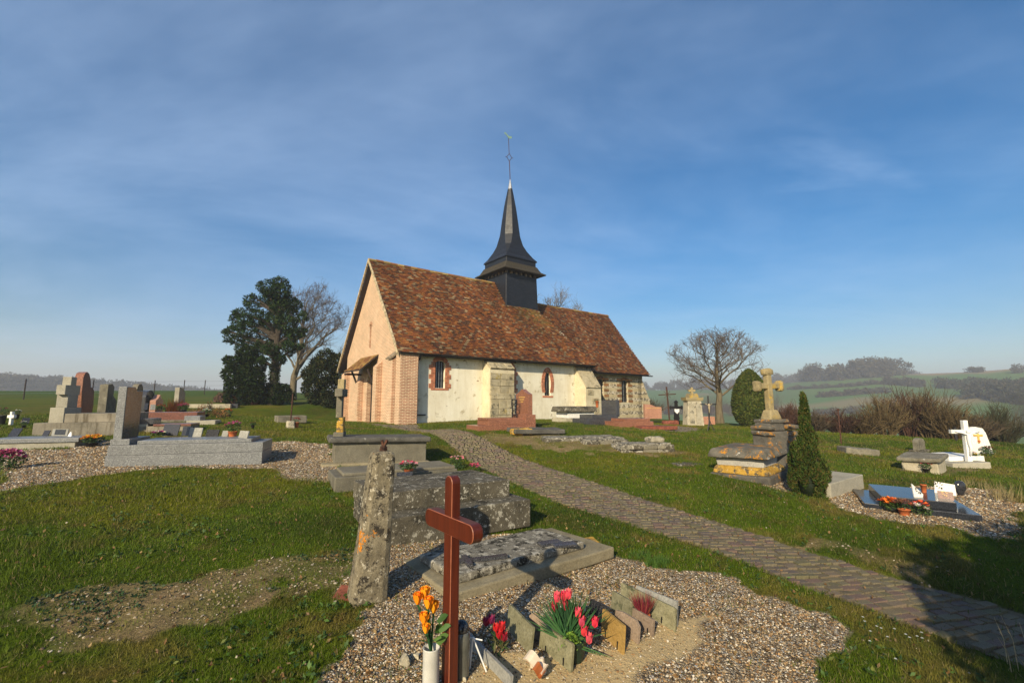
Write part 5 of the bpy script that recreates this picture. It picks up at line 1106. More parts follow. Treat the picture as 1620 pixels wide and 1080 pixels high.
    plaque('memorial_plaque', 'grey plaque below the small pointed headstone', G(236, 660)+[0, 0, .3], G(244, 660)+[0, 0, .3], .22, 'plq_grey', .03, .3)
    flower_pot('flower_pot', 'red and green posy on the brown-red tomb', G(252, 659)+[0, 0, .28], .32, .2, [(.45,.03,.02), (.3,.25,.03)], None, 0, 10, br=.05)
    p = G(272, 656, .0); o = thing('orange_grass', 'rusty orange tuft of dry grass leaning among the tombs', 'plant', p); mb = MB()
    for k in range(160):
        d = Vector((random.gauss(.25, .3), random.gauss(0, .3), 1)).normalized(); c = Vector((random.gauss(0, .1), random.gauss(0, .1), 0)); s = Vector((.02, .01, 0)); mb.cc = random.choice([(.34,.11,.02), (.26,.08,.02), (.42,.16,.04)]); mb.add([c-s, c+s, c+d*random.uniform(.4, .75)], [(0, 1, 2)])
    mb.build('blades', S['leafm'], o, colour=True)
    flower_pot('flower_pot', 'pink and purple flowers before the slender grey headstone', G(289, 657), .42, .5, [(.5,.05,.14), (.35,.08,.16), (.6,.12,.2)], 'blackpot', .24, 16)
    p = G(292, 672, .03); t = thing('grey_kerb_tomb', 'low grey kerbed tomb with dark shadowed end near the white posy', 'tomb', p, LR); m = mpp(p); blk(t, 'slab', S['pale_concrete'], (22*m, .3, 0), (40*m, .6, .16), .01, .003, 4); blk(t, 'step', S['granite'], (8*m, .35, .14), (22*m, .5, .16), .01, .002, 4)
    flower_pot('flower_posy', 'white and yellow posy in the row of heathers', G(326, 660), .34, .36, [(.75,.75,.72), (.75,.7,.1), (.7,.7,.7)], 'blackpot', .14, 12)
    flower_pot('flower_posy', 'bright orange-red posy at the end of the heather row', G(361, 659), .34, .36, [(.7,.09,.02), (.65,.15,.02)], 'blackpot', .1, 12)
    for i, (px, py, w, h) in enumerate([(306, 660, .5, .42), (318, 655, .4, .5), (340, 659, .55, .48), (350, 662, .5, .42), (331, 652, .3, .62)]):
        p = G(px, py); o = thing('heather_bush', 'clump of russet heather, %s along the row by the far graves' % ['first', 'second', 'third', 'fourth', 'tallest'][i], 'plant', p, group='russet heathers by the far graves')
        cloud_part('foliage', o, 'leafm', [(0, 0, h*.4)], [(w*.5, w*.5, h*.5)], 300, .07, [(.20,.07,.03), (.28,.12,.03), (.12,.05,.03), (.09,.10,.03)], seed=i, shell=.1, updir=1, aspect=.25)
    p = G(300, 645, .02); t = thing('pale_ledger', 'long pale ledger stone on the lawn beyond the heathers', 'tomb', p, LR); m = mpp(p); blk(t, 'slab', S['pale_stele'], (28*m, .3, 0), (58*m, .7, .20), .02, .01, 5)
    p = G(368, 645, .02); t = thing('dark_box_tomb', 'dark box-like stone beside the pale ledger', 'tomb', p, LR); blk(t, 'slab', S['granite_dark'], (0, .2, 0), (.45, .5, .22), .01, .003, 4)
    # wire fence along the crest
    pts = [gp(x, y) for x, y in [(-60, 634), (37, 632), (145, 630), (243, 627), (290, 625), (323, 624), (353, 623), (400, 624)]]
    o = thing('wire_fence', 'thin wire fence with posts along the crest of the field', 'fence', pts[3], 0); b = np.array(pts[3])
    for q in pts: mb = MB(); q = np.array(q)-b; mb.tube([tuple(q-[0, 0, .2]), tuple(q+[0, 0, 1.15])], .032, 5); mb.build('post', S['dark_wood'], o)
    for h in (.35, .7, 1.05):
        mb = MB(); mb.tube([tuple(np.array(q)-b+[0, 0, h]) for q in pts], .008, 3); mb.build('wire', S['lead'], o)
build_left()

# ------------------------------------------------------------------ graves on the right
def build_right():
    S = MAT
    # red granite tomb
    p = G(757, 682, .03); t = thing('red_granite_tomb', 'orange-red granite tomb with headstone beside the stone buttress', 'tomb', p, R(90-64)); m = mpp(p); L = 1.85
    blk(t, 'base', S['granite_red'], (L/2, .5, 0), (L, .95, .17), .008, 0, 3); blk(t, 'kerb', S['granite_red'], (L/2+.16, .5, .172), (L-.36, .9, .15), .008, 0, 3); blk(t, 'slab', S['granite_red'], (L/2+.06, .5, .322), (L-.5, .72, .06), .006, 0, 3); blk(t, 'header', S['granite_red'], (L-.16, .5, .17), (.34, .92, .30), .008, 0, 3)
    mb = MB(); mb.prism([(.08, 0), (.92, 0), (.92, .62), (.72, .68), (.5, .78), (.28, .68), (.08, .62)], L-.22, L-.08, 'x'); q = mb.build('headstone', S['granite_red'], t); q.location.z = .46
    for k, (a, b) in enumerate([(.30, .70), (.36, .64), (.42, .58)]):
        mb = MB(); mb.box(L-.226, L-.219, a, b, .98-k*.07, 1.005-k*.07); mb.build('gilt_line', S['gold'], t)
    c = np.array(p)+np.array([math.cos(R(26))*1.42-math.sin(R(26))*.62, math.sin(R(26))*1.42+math.cos(R(26))*.62, .375]); o = thing('iron_ornament', 'black wrought iron scroll panel before the red headstone', 'ornament', c, R(90-64))
    for q in ([(0, -.16+.03*math.sin(5*i/8), i*.07) for i in range(9)], [(0, .12-.03*math.sin(6*i/8), i*.07) for i in range(9)]): mb = MB(); mb.tube(q, .022, 5); mb.build('scroll', S['black'], o)
    for z in (.12, .3, .48): mb = MB(); mb.tube([(0, -.13+.14*(1+math.cos(a))/1, z+.07*math.sin(a)) for a in np.linspace(0, 6.28, 10)], .016, 5); mb.build('ring', S['black'], o)
    # ruined dark slab with yellow lichen, then low stone kerbs
    p = G(815, 692, .03); t = thing('ruined_slab', 'sunken dark slab with yellow lichen before the red tomb', 'tomb', p, R(90-72)); m = mpp(p)
    blk(t, 'ledger', S['cap_dark'], (44*m, .4, .12), (88*m, .75, .12), .025, .012, 8, tilt=(.03, .02)); blk(t, 'block', S['yellow_lichen'], (16*m, .28, .08), (34*m, .3, .18), .03, .02, 6); blk(t, 'underblock', S['old_stone'], (60*m, .5, 0), (60*m, .5, .14), .03, .02, 6)
    def kerb_tomb(px, py, L, D, label, courses=2, rot=R(90-78), seed=0, h=.10, mats=('old_stone', 'mossy_stone', 'slab_stone'), slab=True):
        p = G(px, py, .05); t = thing('stone_kerb_tomb', label, 'tomb', p, rot); g = random.Random(seed)
        for c in range(courses):
            for side in range(4):
                ln = L if side % 2 == 0 else D; u = 0
                while u < ln-.08:
                    w = min(g.uniform(.16, .42), ln-u); x, y, r_ = [(u+w/2, .08, 0), (L-.08, u+w/2, R(90)), (u+w/2, D-.08, 0), (.08, u+w/2, R(90))][side]
                    blk(t, 'kerbstone', S[g.choice(mats)], (x, y, c*h), (w-.012, .2, h*g.uniform(.85, 1.1)), .02, .014, 4, rot=r_+g.gauss(0, .04), freq=8); u += w
        if slab: blk(t, 'ledger', S['slab_stone'], (L/2, D/2, courses*h-.04), (L*.94, D*.9, .07), .025, .016, 8, rot=.03)
        return t
    kerb_tomb(862, 700, 2.2, .8, 'long ruined grave edged with broken stones, nearest the sunken slab', 1, seed=1, h=.14)
    kerb_tomb(925, 703, 1.2, .6, 'short broken stone grave between the long ruined one and the mossy block grave', 1, seed=2, h=.14)
    t = kerb_tomb(985, 716, 1.35, .65, 'block-edged mossy grave with a loose stone on its end', 2, seed=3, h=.11); blk(t, 'loose_stone', S['pale_stele'], (1.05, .4, .24), (.42, .26, .15), .05, .03, 6)
    p = G(1080, 738, .05); t = thing('sunken_stone', 'grey slab sunk in the grass left of the big lichened tomb', 'stone', p, .3); blk(t, 'slab', S['old_stone'], (.25, .2, 0), (.65, .35, .09), .04, .02, 6)
    # tombs along the chancel
    p = G(897, 669, .03); t = thing('white_table_tomb', 'white-sided table tomb with thick grey lid under the plastered buttress', 'tomb', p, R(90-66)); m = mpp(p)
    blk(t, 'foot', S['pale_stele'], (28*m, .6, 0), (60*m, 1.1, .22), .015, .004, 5); blk(t, 'body', S['white_stone'], (30*m, .6, .22), (50*m, .95, .24), .01, .003, 4); blk(t, 'lid', S['old_stone'], (28*m, .6, .46), (62*m, 1.2, .22), .03, .006, 6, taper=(.94, .9))
    flower_pot('flower_pot', 'orange-brown pot with dry plant on the white table tomb lid', np.array(p)+[1.4, 1.0, .66], .26, .32, [(.35,.1,.03)], 'terracotta', .24, 4, leaves=60)
    p = G(928, 672, .03); t = thing('dark_granite_tomb', 'polished dark granite tomb and headstone with gilt motif', 'tomb', p, R(90-66)); m = mpp(p); L = 64*m
    blk(t, 'slab', S['granite_dark'], (L/2, .5, 0), (L, .95, .24), .01, 0, 3); blk(t, 'top', S['granite_dark'], (L*.6, .5, .24), (L*.8, .85, .14), .01, 0, 3); blk(t, 'headstone', S['granite_dark'], (L+.0, .55, .30), (.16, .95, .62), .02, 0, 3)
    hs = thing('dark_headstone', 'upright dark blue-grey granite headstone with gilt motif facing the camera', 'headstone', G(966, 669, -.2), R(90-38) + R(90)); mb = MB(); mb.prism([(-.33, 0), (.33, 0), (.33, .60), (.1, .68), (-.1, .70), (-.33, .66)], -.07, .07, 'y'); mb.build('stone', S['granite_dark'], hs)
    hs.rotation_euler.z = R(20)
    for k in range(16): mb = MB(); mb.tube([(random.gauss(0, .09), -.075, .45+random.gauss(0, .09)), (random.gauss(0, .09), -.075, .45+random.gauss(0, .09))], .011, 4); mb.build('gilt_leaf', S['gold'], hs)
    p = G(980, 676, .03); t = thing('pink_granite_tomb', 'pink granite tomb at the corner of the chancel', 'tomb', p, R(90-70)); m = mpp(p); L = 66*m
    blk(t, 'slab', S['granite_red'], (L/2, .5, 0), (L, .95, .22), .01, 0, 3); blk(t, 'top', S['granite_red'], (L*.55, .5, .22), (L*.75, .85, .1), .01, 0, 3)
    hs = thing('pink_headstone', 'broad pink granite headstone with curved shoulder by the chancel corner', 'headstone', G(1033, 668, -.2), R(14)); mb = MB(); mb.prism([(-.50, 0), (.50, 0), (.50, .62), (.15, .64), (.0, .70), (-.2, .76), (-.50, .78)], -.08, .08, 'y'); mb.build('stone', S['granite_pink'], hs); mb = MB(); mb.box(-.42, .4, -.084, -.079, .55, .57); mb.build('gilt_line', S['gold'], hs)
    p = G(1010, 678, .05); t = thing('brick_kerb', 'brown kerb of an overgrown grave right of the pink tomb', 'kerb', p, R(10)); m = mpp(p); blk(t, 'kerb', S['brickbit'], (38*m, .3, 0), (62*m, .5, .12), .02, .01, 5)
    # iron crosses
    p = G(1060, 672, .05); o = thing('rusty_cross', 'tall rusty iron cross with rays behind the pink headstone', 'cross', p, R(5), tilt=(0, -.05)); m = mpp(p); H = 62*m
    mb = MB(); mb.tube([(0, 0, 0), (0, 0, H)], .035, 6); mb.build('shaft', S['rust'], o); mb = MB(); mb.tube([(-.42, 0, H*.80), (.42, 0, H*.80)], .025, 5); mb.build('arm', S['rust'], o)
    for a in (45, 135, 225, 315): mb = MB(); mb.tube([(0, 0, H*.8), (.22*math.cos(R(a)), 0, H*.8+.22*math.sin(R(a)))], .01, 4); mb.build('ray', S['rust'], o)
    blk(o, 'mound', S['brickbit'], (0, 0, 0), (.7, .5, .25), .1, .05, 5)
    p = G(1071, 672, .03); o = thing('black_cross', 'black cast iron cross with white heart plate', 'cross', p, R(8)); m = mpp(p); H = 40*m
    mb = MB(); mb.prism([(-.16, 0), (.16, 0), (.10, .3), (.14, .34), (.10, .42), (.10, H*.62), (-.10, H*.62), (-.10, .42), (-.14, .34), (-.10, .3)], -.06, .06, 'y'); mb.build('shaft', S['black'], o)
    mb = MB(); mb.prism([(-.06, H*.6), (.06, H*.6), (.07, H*.66), (.26, H*.66), (.30, H*.63), (.33, H*.71), (.30, H*.79), (.26, H*.76), (.07, H*.76), (.06, H*.9), (.1, H*.93), (0, H), (-.1, H*.93), (-.06, H*.9), (-.07, H*.76), (-.26, H*.76), (-.30, H*.79), (-.33, H*.71), (-.30, H*.63), (-.26, H*.66), (-.07, H*.66)], -.04, .04, 'y'); mb.build('cross_head', S['black'], o)
    mb = MB(); mb.prism([(0, H*.46), (.12, H*.56), (.11, H*.66), (0, H*.64), (-.11, H*.66), (-.12, H*.56)], -.07, -.045, 'y'); mb.build('heart_plate', S['white'], o)
    p = G(1123, 681, .03); o = thing('iron_crucifix', 'thin black iron crucifix on three legs with pale figure', 'cross', p, R(5)); m = mpp(p); H = 56*m
    mb = MB(); mb.tube([(0, 0, .2), (0, 0, H)], .028, 6); mb.build('shaft', S['black'], o); mb = MB(); mb.tube([(-.32, 0, H*.76), (.32, 0, H*.76)], .02, 5); mb.build('arm', S['black'], o)
    for a in (90, 210, 330): mb = MB(); mb.tube([(0, 0, .45), (.16*math.cos(R(a)), .16*math.sin(R(a)), 0)], .016, 5); mb.build('leg', S['black'], o)
    mb = MB(); mb.tube([(0, -.04, H*.52), (0, -.05, H*.66), (0, -.04, H*.78)], [.02, .035, .03], 6); mb.tube([(-.14, -.03, H*.78), (0, -.04, H*.72), (.14, -.03, H*.78)], .012, 5); mb.build('corpus', S['pale_verge'], o, True)
    # pale carved stele
    p = G(1097, 673, .03); o = thing('carved_stele', 'pale carved limestone stele with small cross finial and arched panels', 'stele', p, R(6)); m = mpp(p); W_, H = 27*m, 40*m
    mb = MB(); mb.prism([(-W_/2*1.05, 0), (W_/2*1.05, 0), (W_*.40, H), (-W_*.40, H)], -.22, .22, 'y'); mb.build('body', S['pale_stele'], o)
    for s in (-1, 1):
        mb = MB(); c = s*W_*.2; mb.prism([(c-W_*.14, H*.12), (c+W_*.14, H*.12)] + [(c+W_*.14*math.cos(R(a)), H*.80+W_*.14*math.sin(R(a))) for a in range(0, 181, 30)], -.25, -.22, 'y'); mb.build('arched_panel', S['pale_stele'], o)
    mb = MB(); mb.prism([(-W_*.5, H), (W_*.5, H), (W_*.55, H+.16), (W_*.3, H+.12), (W_*.16, H+.34), (-W_*.16, H+.34), (-W_*.3, H+.12), (-W_*.55, H+.16)], -.25, .25, 'y'); mb.build('pediment', S['cross_stone'], o)
    mb = MB(); mb.box(-.05, .05, -.05, .05, H+.3, H+.62); mb.box(-.16, .16, -.045, .045, H+.42, H+.52); mb.build('finial_cross', S['cross_stone'], o)
    p = G(1112, 671, .03); o = thing('grey_side_tomb', 'low grey block beside the carved stele', 'tomb', p, R(6)); blk(o, 'slab', S['granite_pink'], (.35, .3, 0), (.7, .5, .42), .02, .005, 4)
    # big lichened chest tomb with cross
    p = G(1212, 767, .06); t = thing('lichened_tomb', 'chest tomb with orange lichened lid and yellow band, below the great stone cross', 'tomb', p, R(90-50), tilt=(-.03, -.05))
    blk(t, 'plinth', S['lichen_plinth'], (.52, .48, 0), (1.05, 1.12, .20), .03, .008, 8); blk(t, 'moulding', S['yellow_lichen'], (.52, .48, .19), (1.0, 1.06, .155), .05, .016, 10, taper=(.86, .88)); blk(t, 'die', S['die'], (.52, .48, .335), (.80, .86, .175), .012, .004, 6, taper=(1.06, 1.06)); blk(t, 'lid', S['lichen_cap'], (.50, .46, .505), (1.10, 1.15, .17), .04, .014, 10, taper=(.86, .86))
    c = G(1252, 757, .06); o = thing('great_stone_cross', 'great weathered stone cross on a stepped dark pedestal with lichened ledges', 'cross', c, R(20), tilt=(0, -.02)); m = mpp(c)
    hh = 1.16; blk(o, 'pedestal', S['lichen_plinth'], (.0, .28, 0), (.72, .42, hh*.82), .03, .012, 10); blk(o, 'shoulder', S['lichen_plinth'], (-.12, .28, hh*.82), (.42, .38, .16), .03, .008, 6, taper=(.9, .9))
    for (x, z, w) in ((.25, hh*.62, .34), (.25, hh*.73, .32), (.25, hh*.84, .28), (-.33, hh*.75, .16), (-.33, hh*.84, .15)): blk(o, 'ledge', S['lichen_cap'], (x, .26, z), (w, .46, .085), .03, .02, 6)
    blk(o, 'cap', S['lichen_cap'], (-.06, .28, hh*.95), (.50, .40, .07), .02, .006, 6); blk(o, 'foot', S['cross_stone'], (-.06, .28, hh*1.0), (.32, .26, .20), .03, .01, 6, taper=(.6, .7))
    z0 = hh*1.0+.14; blk(o, 'shaft', S['cross_stone'], (-.06, .28, z0), (.125, .12, .84), .02, .01, 7); blk(o, 'arm', S['cross_stone'], (-.06, .28, z0+.47), (.54, .11, .115), .02, .01, 7)
    for x in (-.36, .24): blk(o, 'arm_end', S['cross_stone'], (x, .28, z0+.42), (.12, .15, .22), .05, .015, 7)
    blk(o, 'head_end', S['cross_stone'], (-.06, .28, z0+.74), (.23, .15, .14), .05, .015, 7)
    # slabs on the slope
    p = G(1322, 786, .05); t = thing('concrete_slab', 'plain grey concrete slab tomb behind the columnar conifer', 'tomb', p, R(90-58), tilt=(0, -.04)); m = mpp(p); blk(t, 'slab', S['pale_concrete'], (.50, .32, 0), (1.22, .62, .27), .012, .005, 6)
    p = G(1335, 716, .04); t = thing('tilted_slab', 'tilted grey stone slab lying on the grass by the rusty pole', 'stone', p, R(-12), tilt=(0, .07)); m = mpp(p); blk(t, 'slab', S['mossy_stone'], (24*m, .2, 0), (46*m, .6, .20), .03, .02, 7)
    p = G(1331, 702, .05); o = thing('rusty_pole', 'thin rusty pole standing alone on the lawn', 'pole', p); m = mpp(p); mb = MB(); mb.tube([(0, 0, 0), (-.02, 0, 56*m)], .022, 6); mb.build('rod', S['rust'], o); mb = MB(); mb.lathe([(.01, 54*m), (.045, 55*m), (.05, 56.5*m), (.01, 58*m)], sides=8); mb.build('knob', S['rust'], o)
    # far right group
    o = headstone('mossy_headstone', 'mossy round-topped headstone on the right-hand lawn', G(1455, 715, .05), .42, .46, .14, 'mossy_stone', R(-62), ROUND, base=('old_stone', .3, .55, .16)); 
    p = G(1486, 750, .05); t = thing('stone_box_tomb', 'yellowed stone box tomb with mossy lid on the right-hand lawn', 'tomb', p, R(90-52), tilt=(-.03, -.07)); blk(t, 'box', S['pale_stele'], (.36, .30, 0), (.78, .62, .30), .02, .008, 6); blk(t, 'lid', S['mossy_stone'], (.36, .30, .30), (.92, .76, .09), .03, .012, 8)
    flower_pot('flower_bowl', 'faded red flowers in a dark bowl against the stone box tomb', G(1466, 748), .24, .26, [(.5,.12,.09), (.55,.2,.15)], 'blackpot', .12, 9)
    p = G(1530, 739, .04); t = thing('white_tomb', 'white stone tomb base with grey side slab, right of the stone box tomb', 'tomb', p, R(0), tilt=(0, -.03)); m = mpp(p)
    blk(t, 'base', S['white_stone'], (18*m, .7, 0), (58*m, .9, .26), .015, .003, 5); blk(t, 'kerb', S['pale_concrete'], (2*m, .15, 0), (60*m, .5, .16), .015, .006, 5)
    o = thing('white_stele', 'slanting white marble stele bearing a bronze cross', 'stele', G(1552, 730, -.22), R(-8)); W_, H = .50, .66
    mb = MB(); mb.prism([(-.26, 0), (.28, 0), (.16, .52), (.10, .64), (-.06, .68), (-.20, .66), (-.25, .5)], -.05, .05, 'y'); mb.build('stone', S['white_stone'], o)
    mb = MB(); mb.box(-.055, -.015, -.075, -.05, .26, .56); mb.box(-.14, .07, -.073, -.052, .44, .485); mb.build('bronze_cross', S['gold'], o)
    mb = MB(); mb.lathe([(.004, -.03), (.028, -.015), (.03, .01), (.01, .03)], (-.035, -.07, .31), 8); mb.build('medallion', S['terracotta'], o)
    o = thing('white_crucifix', 'white crucifix with white figure leaning before the marble stele', 'cross', G(1534, 738, -.10), R(-6), tilt=(0, .0)); H = 1.02
    mb = MB(); mb.box(-.05, .05, -.045, .045, 0, H); mb.build('shaft', S['white_stone'], o); mb = MB(); mb.box(-.34, .36, -.04, .04, H-.32, H-.23); mb.build('arm', S['white_stone'], o)
    body = thing('x', None, None, (0, 0, 0)); bpy.data.objects.remove(body)
    mb = MB(); mb.tube([(0, -.07, .18), (.02, -.09, .36), (0, -.075, .52), (.01, -.085, .64), (0, -.075, .70)], [.025, .035, .04, .055, .03], 8); mb.tube([(0, -.08, .68), (.0, -.10, .76), (0, -.09, .80)], [.022, .045, .02], 8)
    mb.tube([(-.27, -.06, H-.27), (-.12, -.075, H-.30), (0, -.08, .67), (.12, -.075, H-.30), (.27, -.06, H-.27)], [.014, .02, .026, .02, .014], 6); mb.build('corpus', S['white'], o, True)
    flower_pot('flower_bunch', 'white and yellow lilies at the foot of the white crucifix', G(1541, 736, -.12), .26, .22, [(.75,.74,.66), (.75,.6,.1)], None, 0, 12, br=.05)
    flower_pot('flower_bunch', 'dried red-brown plant in front of the marble stele', G(1565, 732, -.2), .34, .24, [(.22,.05,.03), (.12,.08,.03)], None, 0, 12, br=.04)
    p = G(1513, 697, .03); o = thing('small_black_cross', 'small black cross on the lawn behind the white crucifix', 'cross', p, R(-20)); mb = MB(); mb.box(-.035, .035, -.03, .03, 0, .5); mb.build('shaft', S['black'], o); mb = MB(); mb.box(-.2, .2, -.028, .028, .33, .42); mb.build('arm', S['black'], o)
    # blue polished granite grave
    A, B, Cc = gp(1368, 803), gp(1555, 826), gp(1578, 786); z = min(A[2], B[2], Cc[2])
    u = (B-A)[:2]; Lu = np.linalg.norm(u); u = u/Lu; v = np.array([-u[1], u[0]]); Lv = 1.15
    ang = math.atan2(u[1], u[0]); p = (A[0], A[1], max(A[2], B[2], Cc[2])-.045); slope = math.atan2(B[2]-A[2], Lu)
    t = thing('blue_granite_tomb', 'polished blue-grey granite tomb with two tiers in the gravel at right', 'tomb', p, ang, tilt=(.02, -slope*.6))
    blk(t, 'base', S['granite_blue'], (Lu/2, Lv/2, 0), (Lu, Lv, .115), .006, 0, 3); blk(t, 'slab', S['granite_blue'], (Lu*.50, Lv*.54, .116), (Lu*.66, Lv*.86, .11), .008, 0, 3)
    zt = p[2]+.225; T = lambda px, py: np.array([*atZ(px, py, zt-.01)[:2], zt-.015])
    q = plaque('memorial_plaque', 'white triangular plaque with leaf motif on the blue granite tomb', T(1446, 786), T(1461, 786), .21, 'white_stone', .02, .12, [(0, 0), (.85, 0), (1, .28), (.0, 1)])
    motif(q, 0, .1, .045)
    q = plaque('memorial_plaque', 'white rectangular plaque with leaf motif standing at the back of the blue tomb', T(1478, 779), T(1513, 782), .19, 'white_stone', .02, .12, [(0, 0), (1, 0), (1, .85), (.08, 1)]); motif(q, -.06, .12, .05)
    q = plaque('memorial_plaque', 'brown plaque with gilt motif before the white one on the blue tomb', T(1484, 787), T(1509, 789), .12, 'granite_brown', .02, .2, [(0, 0), (1, 0), (1, .95), (.02, 1)]); motif(q, -.01, .07, .035, 'gold')
    o = thing('black_urn', 'black rounded memorial stone at the back of the blue granite tomb', 'urn', T(1520, 781), 0); mb = MB(); mb.lathe([(.04, -.01), (.05, .02), (.085, .08), (.08, .15), (.05, .19), (.01, .2)], sides=14, squash=.6); mb.build('body', S['plq_dark'], o, True)
    flower_pot('flower_pot', 'dry plant in an orange-brown pot behind the triangular plaque', T(1462, 779), .14, .18, [(.3,.1,.03)], 'terracotta', .13, 4, leaves=40)
    flower_pot('flower_pot', 'orange begonias on the gravel at the near corner of the blue tomb', G(1411, 808), .30, .20, [(.75,.13,.02), (.7,.18,.02)], 'blackpot', .05, 18, br=.045)
    o = flower_pot('flower_pot', 'dry heather in a terracotta pot before the blue tomb', G(1431, 814), .24, .24, [(.28,.13,.08), (.22,.1,.06)], 'terracotta', .10, 30, br=.025, leaves=90)
    flower_pot('flower_bunch', 'orange and white roses before the middle of the blue tomb', G(1457, 814), .26, .20, [(.75,.10,.03), (.72,.65,.5), (.7,.12,.04)], None, 0, 9, br=.045)
def motif(q, x, z, s, mat='plq_dark'):
    """dark leaf spray set on a plaque's face"""
    mb = MB()
    for k in range(9):
        a = R(20+35*k); c = (x+s*.5*math.cos(a*1.3), z+s*.5*math.sin(a)); mb.prism([(c[0], c[1]), (c[0]+s*.35*math.cos(a+.4), c[1]+s*.35*math.sin(a+.4)), (c[0]+s*.7*math.cos(a), c[1]+s*.7*math.sin(a)), (c[0]+s*.35*math.cos(a-.4), c[1]+s*.35*math.sin(a-.4))], -.016-.0003*k, -.0095, 'y')
    mb.build('leaf_motif', MAT[mat], q)
build_right()
# ------------------------------------------------------------------ trees
def tubes_np(paths, sides):
    """many tapered tubes at once: paths = [(pts (k,3), radii (k,))]"""
    V = []; F = []; b = 0
    for P, rd in paths:
        P = np.asarray(P, float); k = len(P); d = np.gradient(P, axis=0); d /= np.maximum(np.linalg.norm(d, axis=1, keepdims=True), 1e-9)
        up = np.array([.31, .87, .38]); a = np.cross(d, up); a /= np.maximum(np.linalg.norm(a, axis=1, keepdims=True), 1e-9); c = np.cross(a, d)
        t = np.arange(sides)*2*math.pi/sides
        ring = P[:, None] + (a[:, None]*np.cos(t)[None, :, None] + c[:, None]*np.sin(t)[None, :, None])*np.asarray(rd)[:, None, None]
        V.append(ring.reshape(-1, 3)); i = np.arange(k-1)[:, None]*sides; j = np.arange(sides)[None, :]; j2 = (j+1) % sides
        F.append(np.stack([b+i+j, b+i+j2, b+i+sides+j2, b+i+sides+j], -1).reshape(-1, 4)); b += k*sides
    return np.concatenate(V), np.concatenate(F)
def bare_tree(name, label, p, H, fork, rx, cz, rz, r0, seed, cat='tree', limbs=10, twig='twig', up=.35, second=7, third=6, skew=(0, 0), group=None):
    """leafless tree: trunk and limbs, boughs, and a crown of twigs inside an ellipsoid"""
    g = np.random.default_rng(seed); t = thing(name, label, cat, p, 0, group); big = []; mid_ = []; fine = []
    C = np.array([skew[0], skew[1], cz]); E = np.array([rx, rx, rz])
    def limit(q):
        d = (q-C)/E; n = np.linalg.norm(d); return C + d/n*E*(.72+.36*g.random()) if n > .98 else q
    def curve(a, b, n, lift, wig):
        s = np.linspace(0, 1, n)[:, None]; L = np.linalg.norm(b-a); q = a*(1-s)+b*s; q[:, 2] += (np.sin(math.pi*s)*lift*L)[:, 0]
        w = g.normal(0, wig*L, (n, 3)); w[0] = 0; w[-1] *= .4; return q + w*s
    top = np.array([skew[0]*.5, skew[1]*.5, cz + rz*.55]); tr = curve(np.array([0, 0, -.2]), top, 9, 0, .012); tr[:3, :2] *= .3
    rad = np.interp(np.linspace(0, 1, 9), [0, .04, .35, 1], [r0*1.35, r0, r0*.72, r0*.12]); big.append((tr, rad))
    hz = tr[:, 2]
    for k in range(limbs):
        z = fork + (cz+rz*.2-fork)*(k/limbs)**1.1; s = np.interp(z, hz, np.arange(9)); i = int(min(s, 7)); f = s-i; a = tr[i]*(1-f)+tr[i+1]*f; ra = np.interp(s, np.arange(9), rad)
        az = k*2.4 + g.normal(0, .3); el = (-.25 + 1.25*(k/limbs)) + g.normal(0, .15)
        tgt = C + E*np.array([math.cos(az)*math.cos(el), math.sin(az)*math.cos(el), math.sin(el)])*.93
        l = curve(a, tgt, 8, -.04+.10*g.random(), .03); rl = np.linspace(ra*.42, r0*.04, 8); big.append((l, rl))
        for j in range(second):
            s2 = .22 + .76*(j+g.random()*.6)/second; i2 = int(min(s2*7, 6)); f2 = s2*7-i2; a2 = l[i2]*(1-f2)+l[i2+1]*f2; d = l[i2+1]-l[i2]; d /= np.linalg.norm(d)
            dv = d + g.normal(0, .65, 3); dv[2] += up; dv /= np.linalg.norm(dv); ln = rx*(.28+.38*g.random())*(1.15-s2*.55)
            b2 = limit(a2+dv*ln); q = curve(a2, b2, 5, .02, .045); r2 = np.interp(s2, [0, 1], [rl[0], rl[-1]])*.5; mid_.append((q, np.linspace(max(r2, .012), .007, 5)))
            for m in range(third):
                s3 = .15 + .83*(m+g.random())/third; i3 = int(min(s3*4, 3)); f3 = s3*4-i3; a3 = q[i3]*(1-f3)+q[i3+1]*f3; d3 = q[min(i3+1, 4)]-q[i3]; d3 /= max(np.linalg.norm(d3), 1e-6)
                dv = d3 + g.normal(0, .6, 3); dv[2] += up*.7; dv /= np.linalg.norm(dv); ln3 = ln*(.35+.4*g.random()); b3 = limit(a3+dv*ln3); q3 = curve(a3, b3, 4, .03, .05); fine.append((q3, np.linspace(.010, .005, 4)))
                for n_ in range(4):
                    a4 = q3[n_ % 4]; dv = (q3[-1]-q3[0]); dv = dv/max(np.linalg.norm(dv), 1e-6) + g.normal(0, .55, 3); dv[2] += up*.5; b4 = limit(a4 + dv/np.linalg.norm(dv)*ln3*(.4+.4*g.random())); fine.append((np.stack([a4, (a4+b4)/2+g.normal(0, .02, 3), b4]), np.array([.007, .0055, .004])))
    V, F = tubes_np(big, 7); mesh_np('trunk', V, F, MAT['bark'], t, smooth_=True)
    V, F = tubes_np(mid_, 4); mesh_np('boughs', V, F, MAT['bark'], t, smooth_=True, kind='stuff')
    V, F = tubes_np(fine, 3); mesh_np('crown', V, F, MAT[twig], t)
    return t
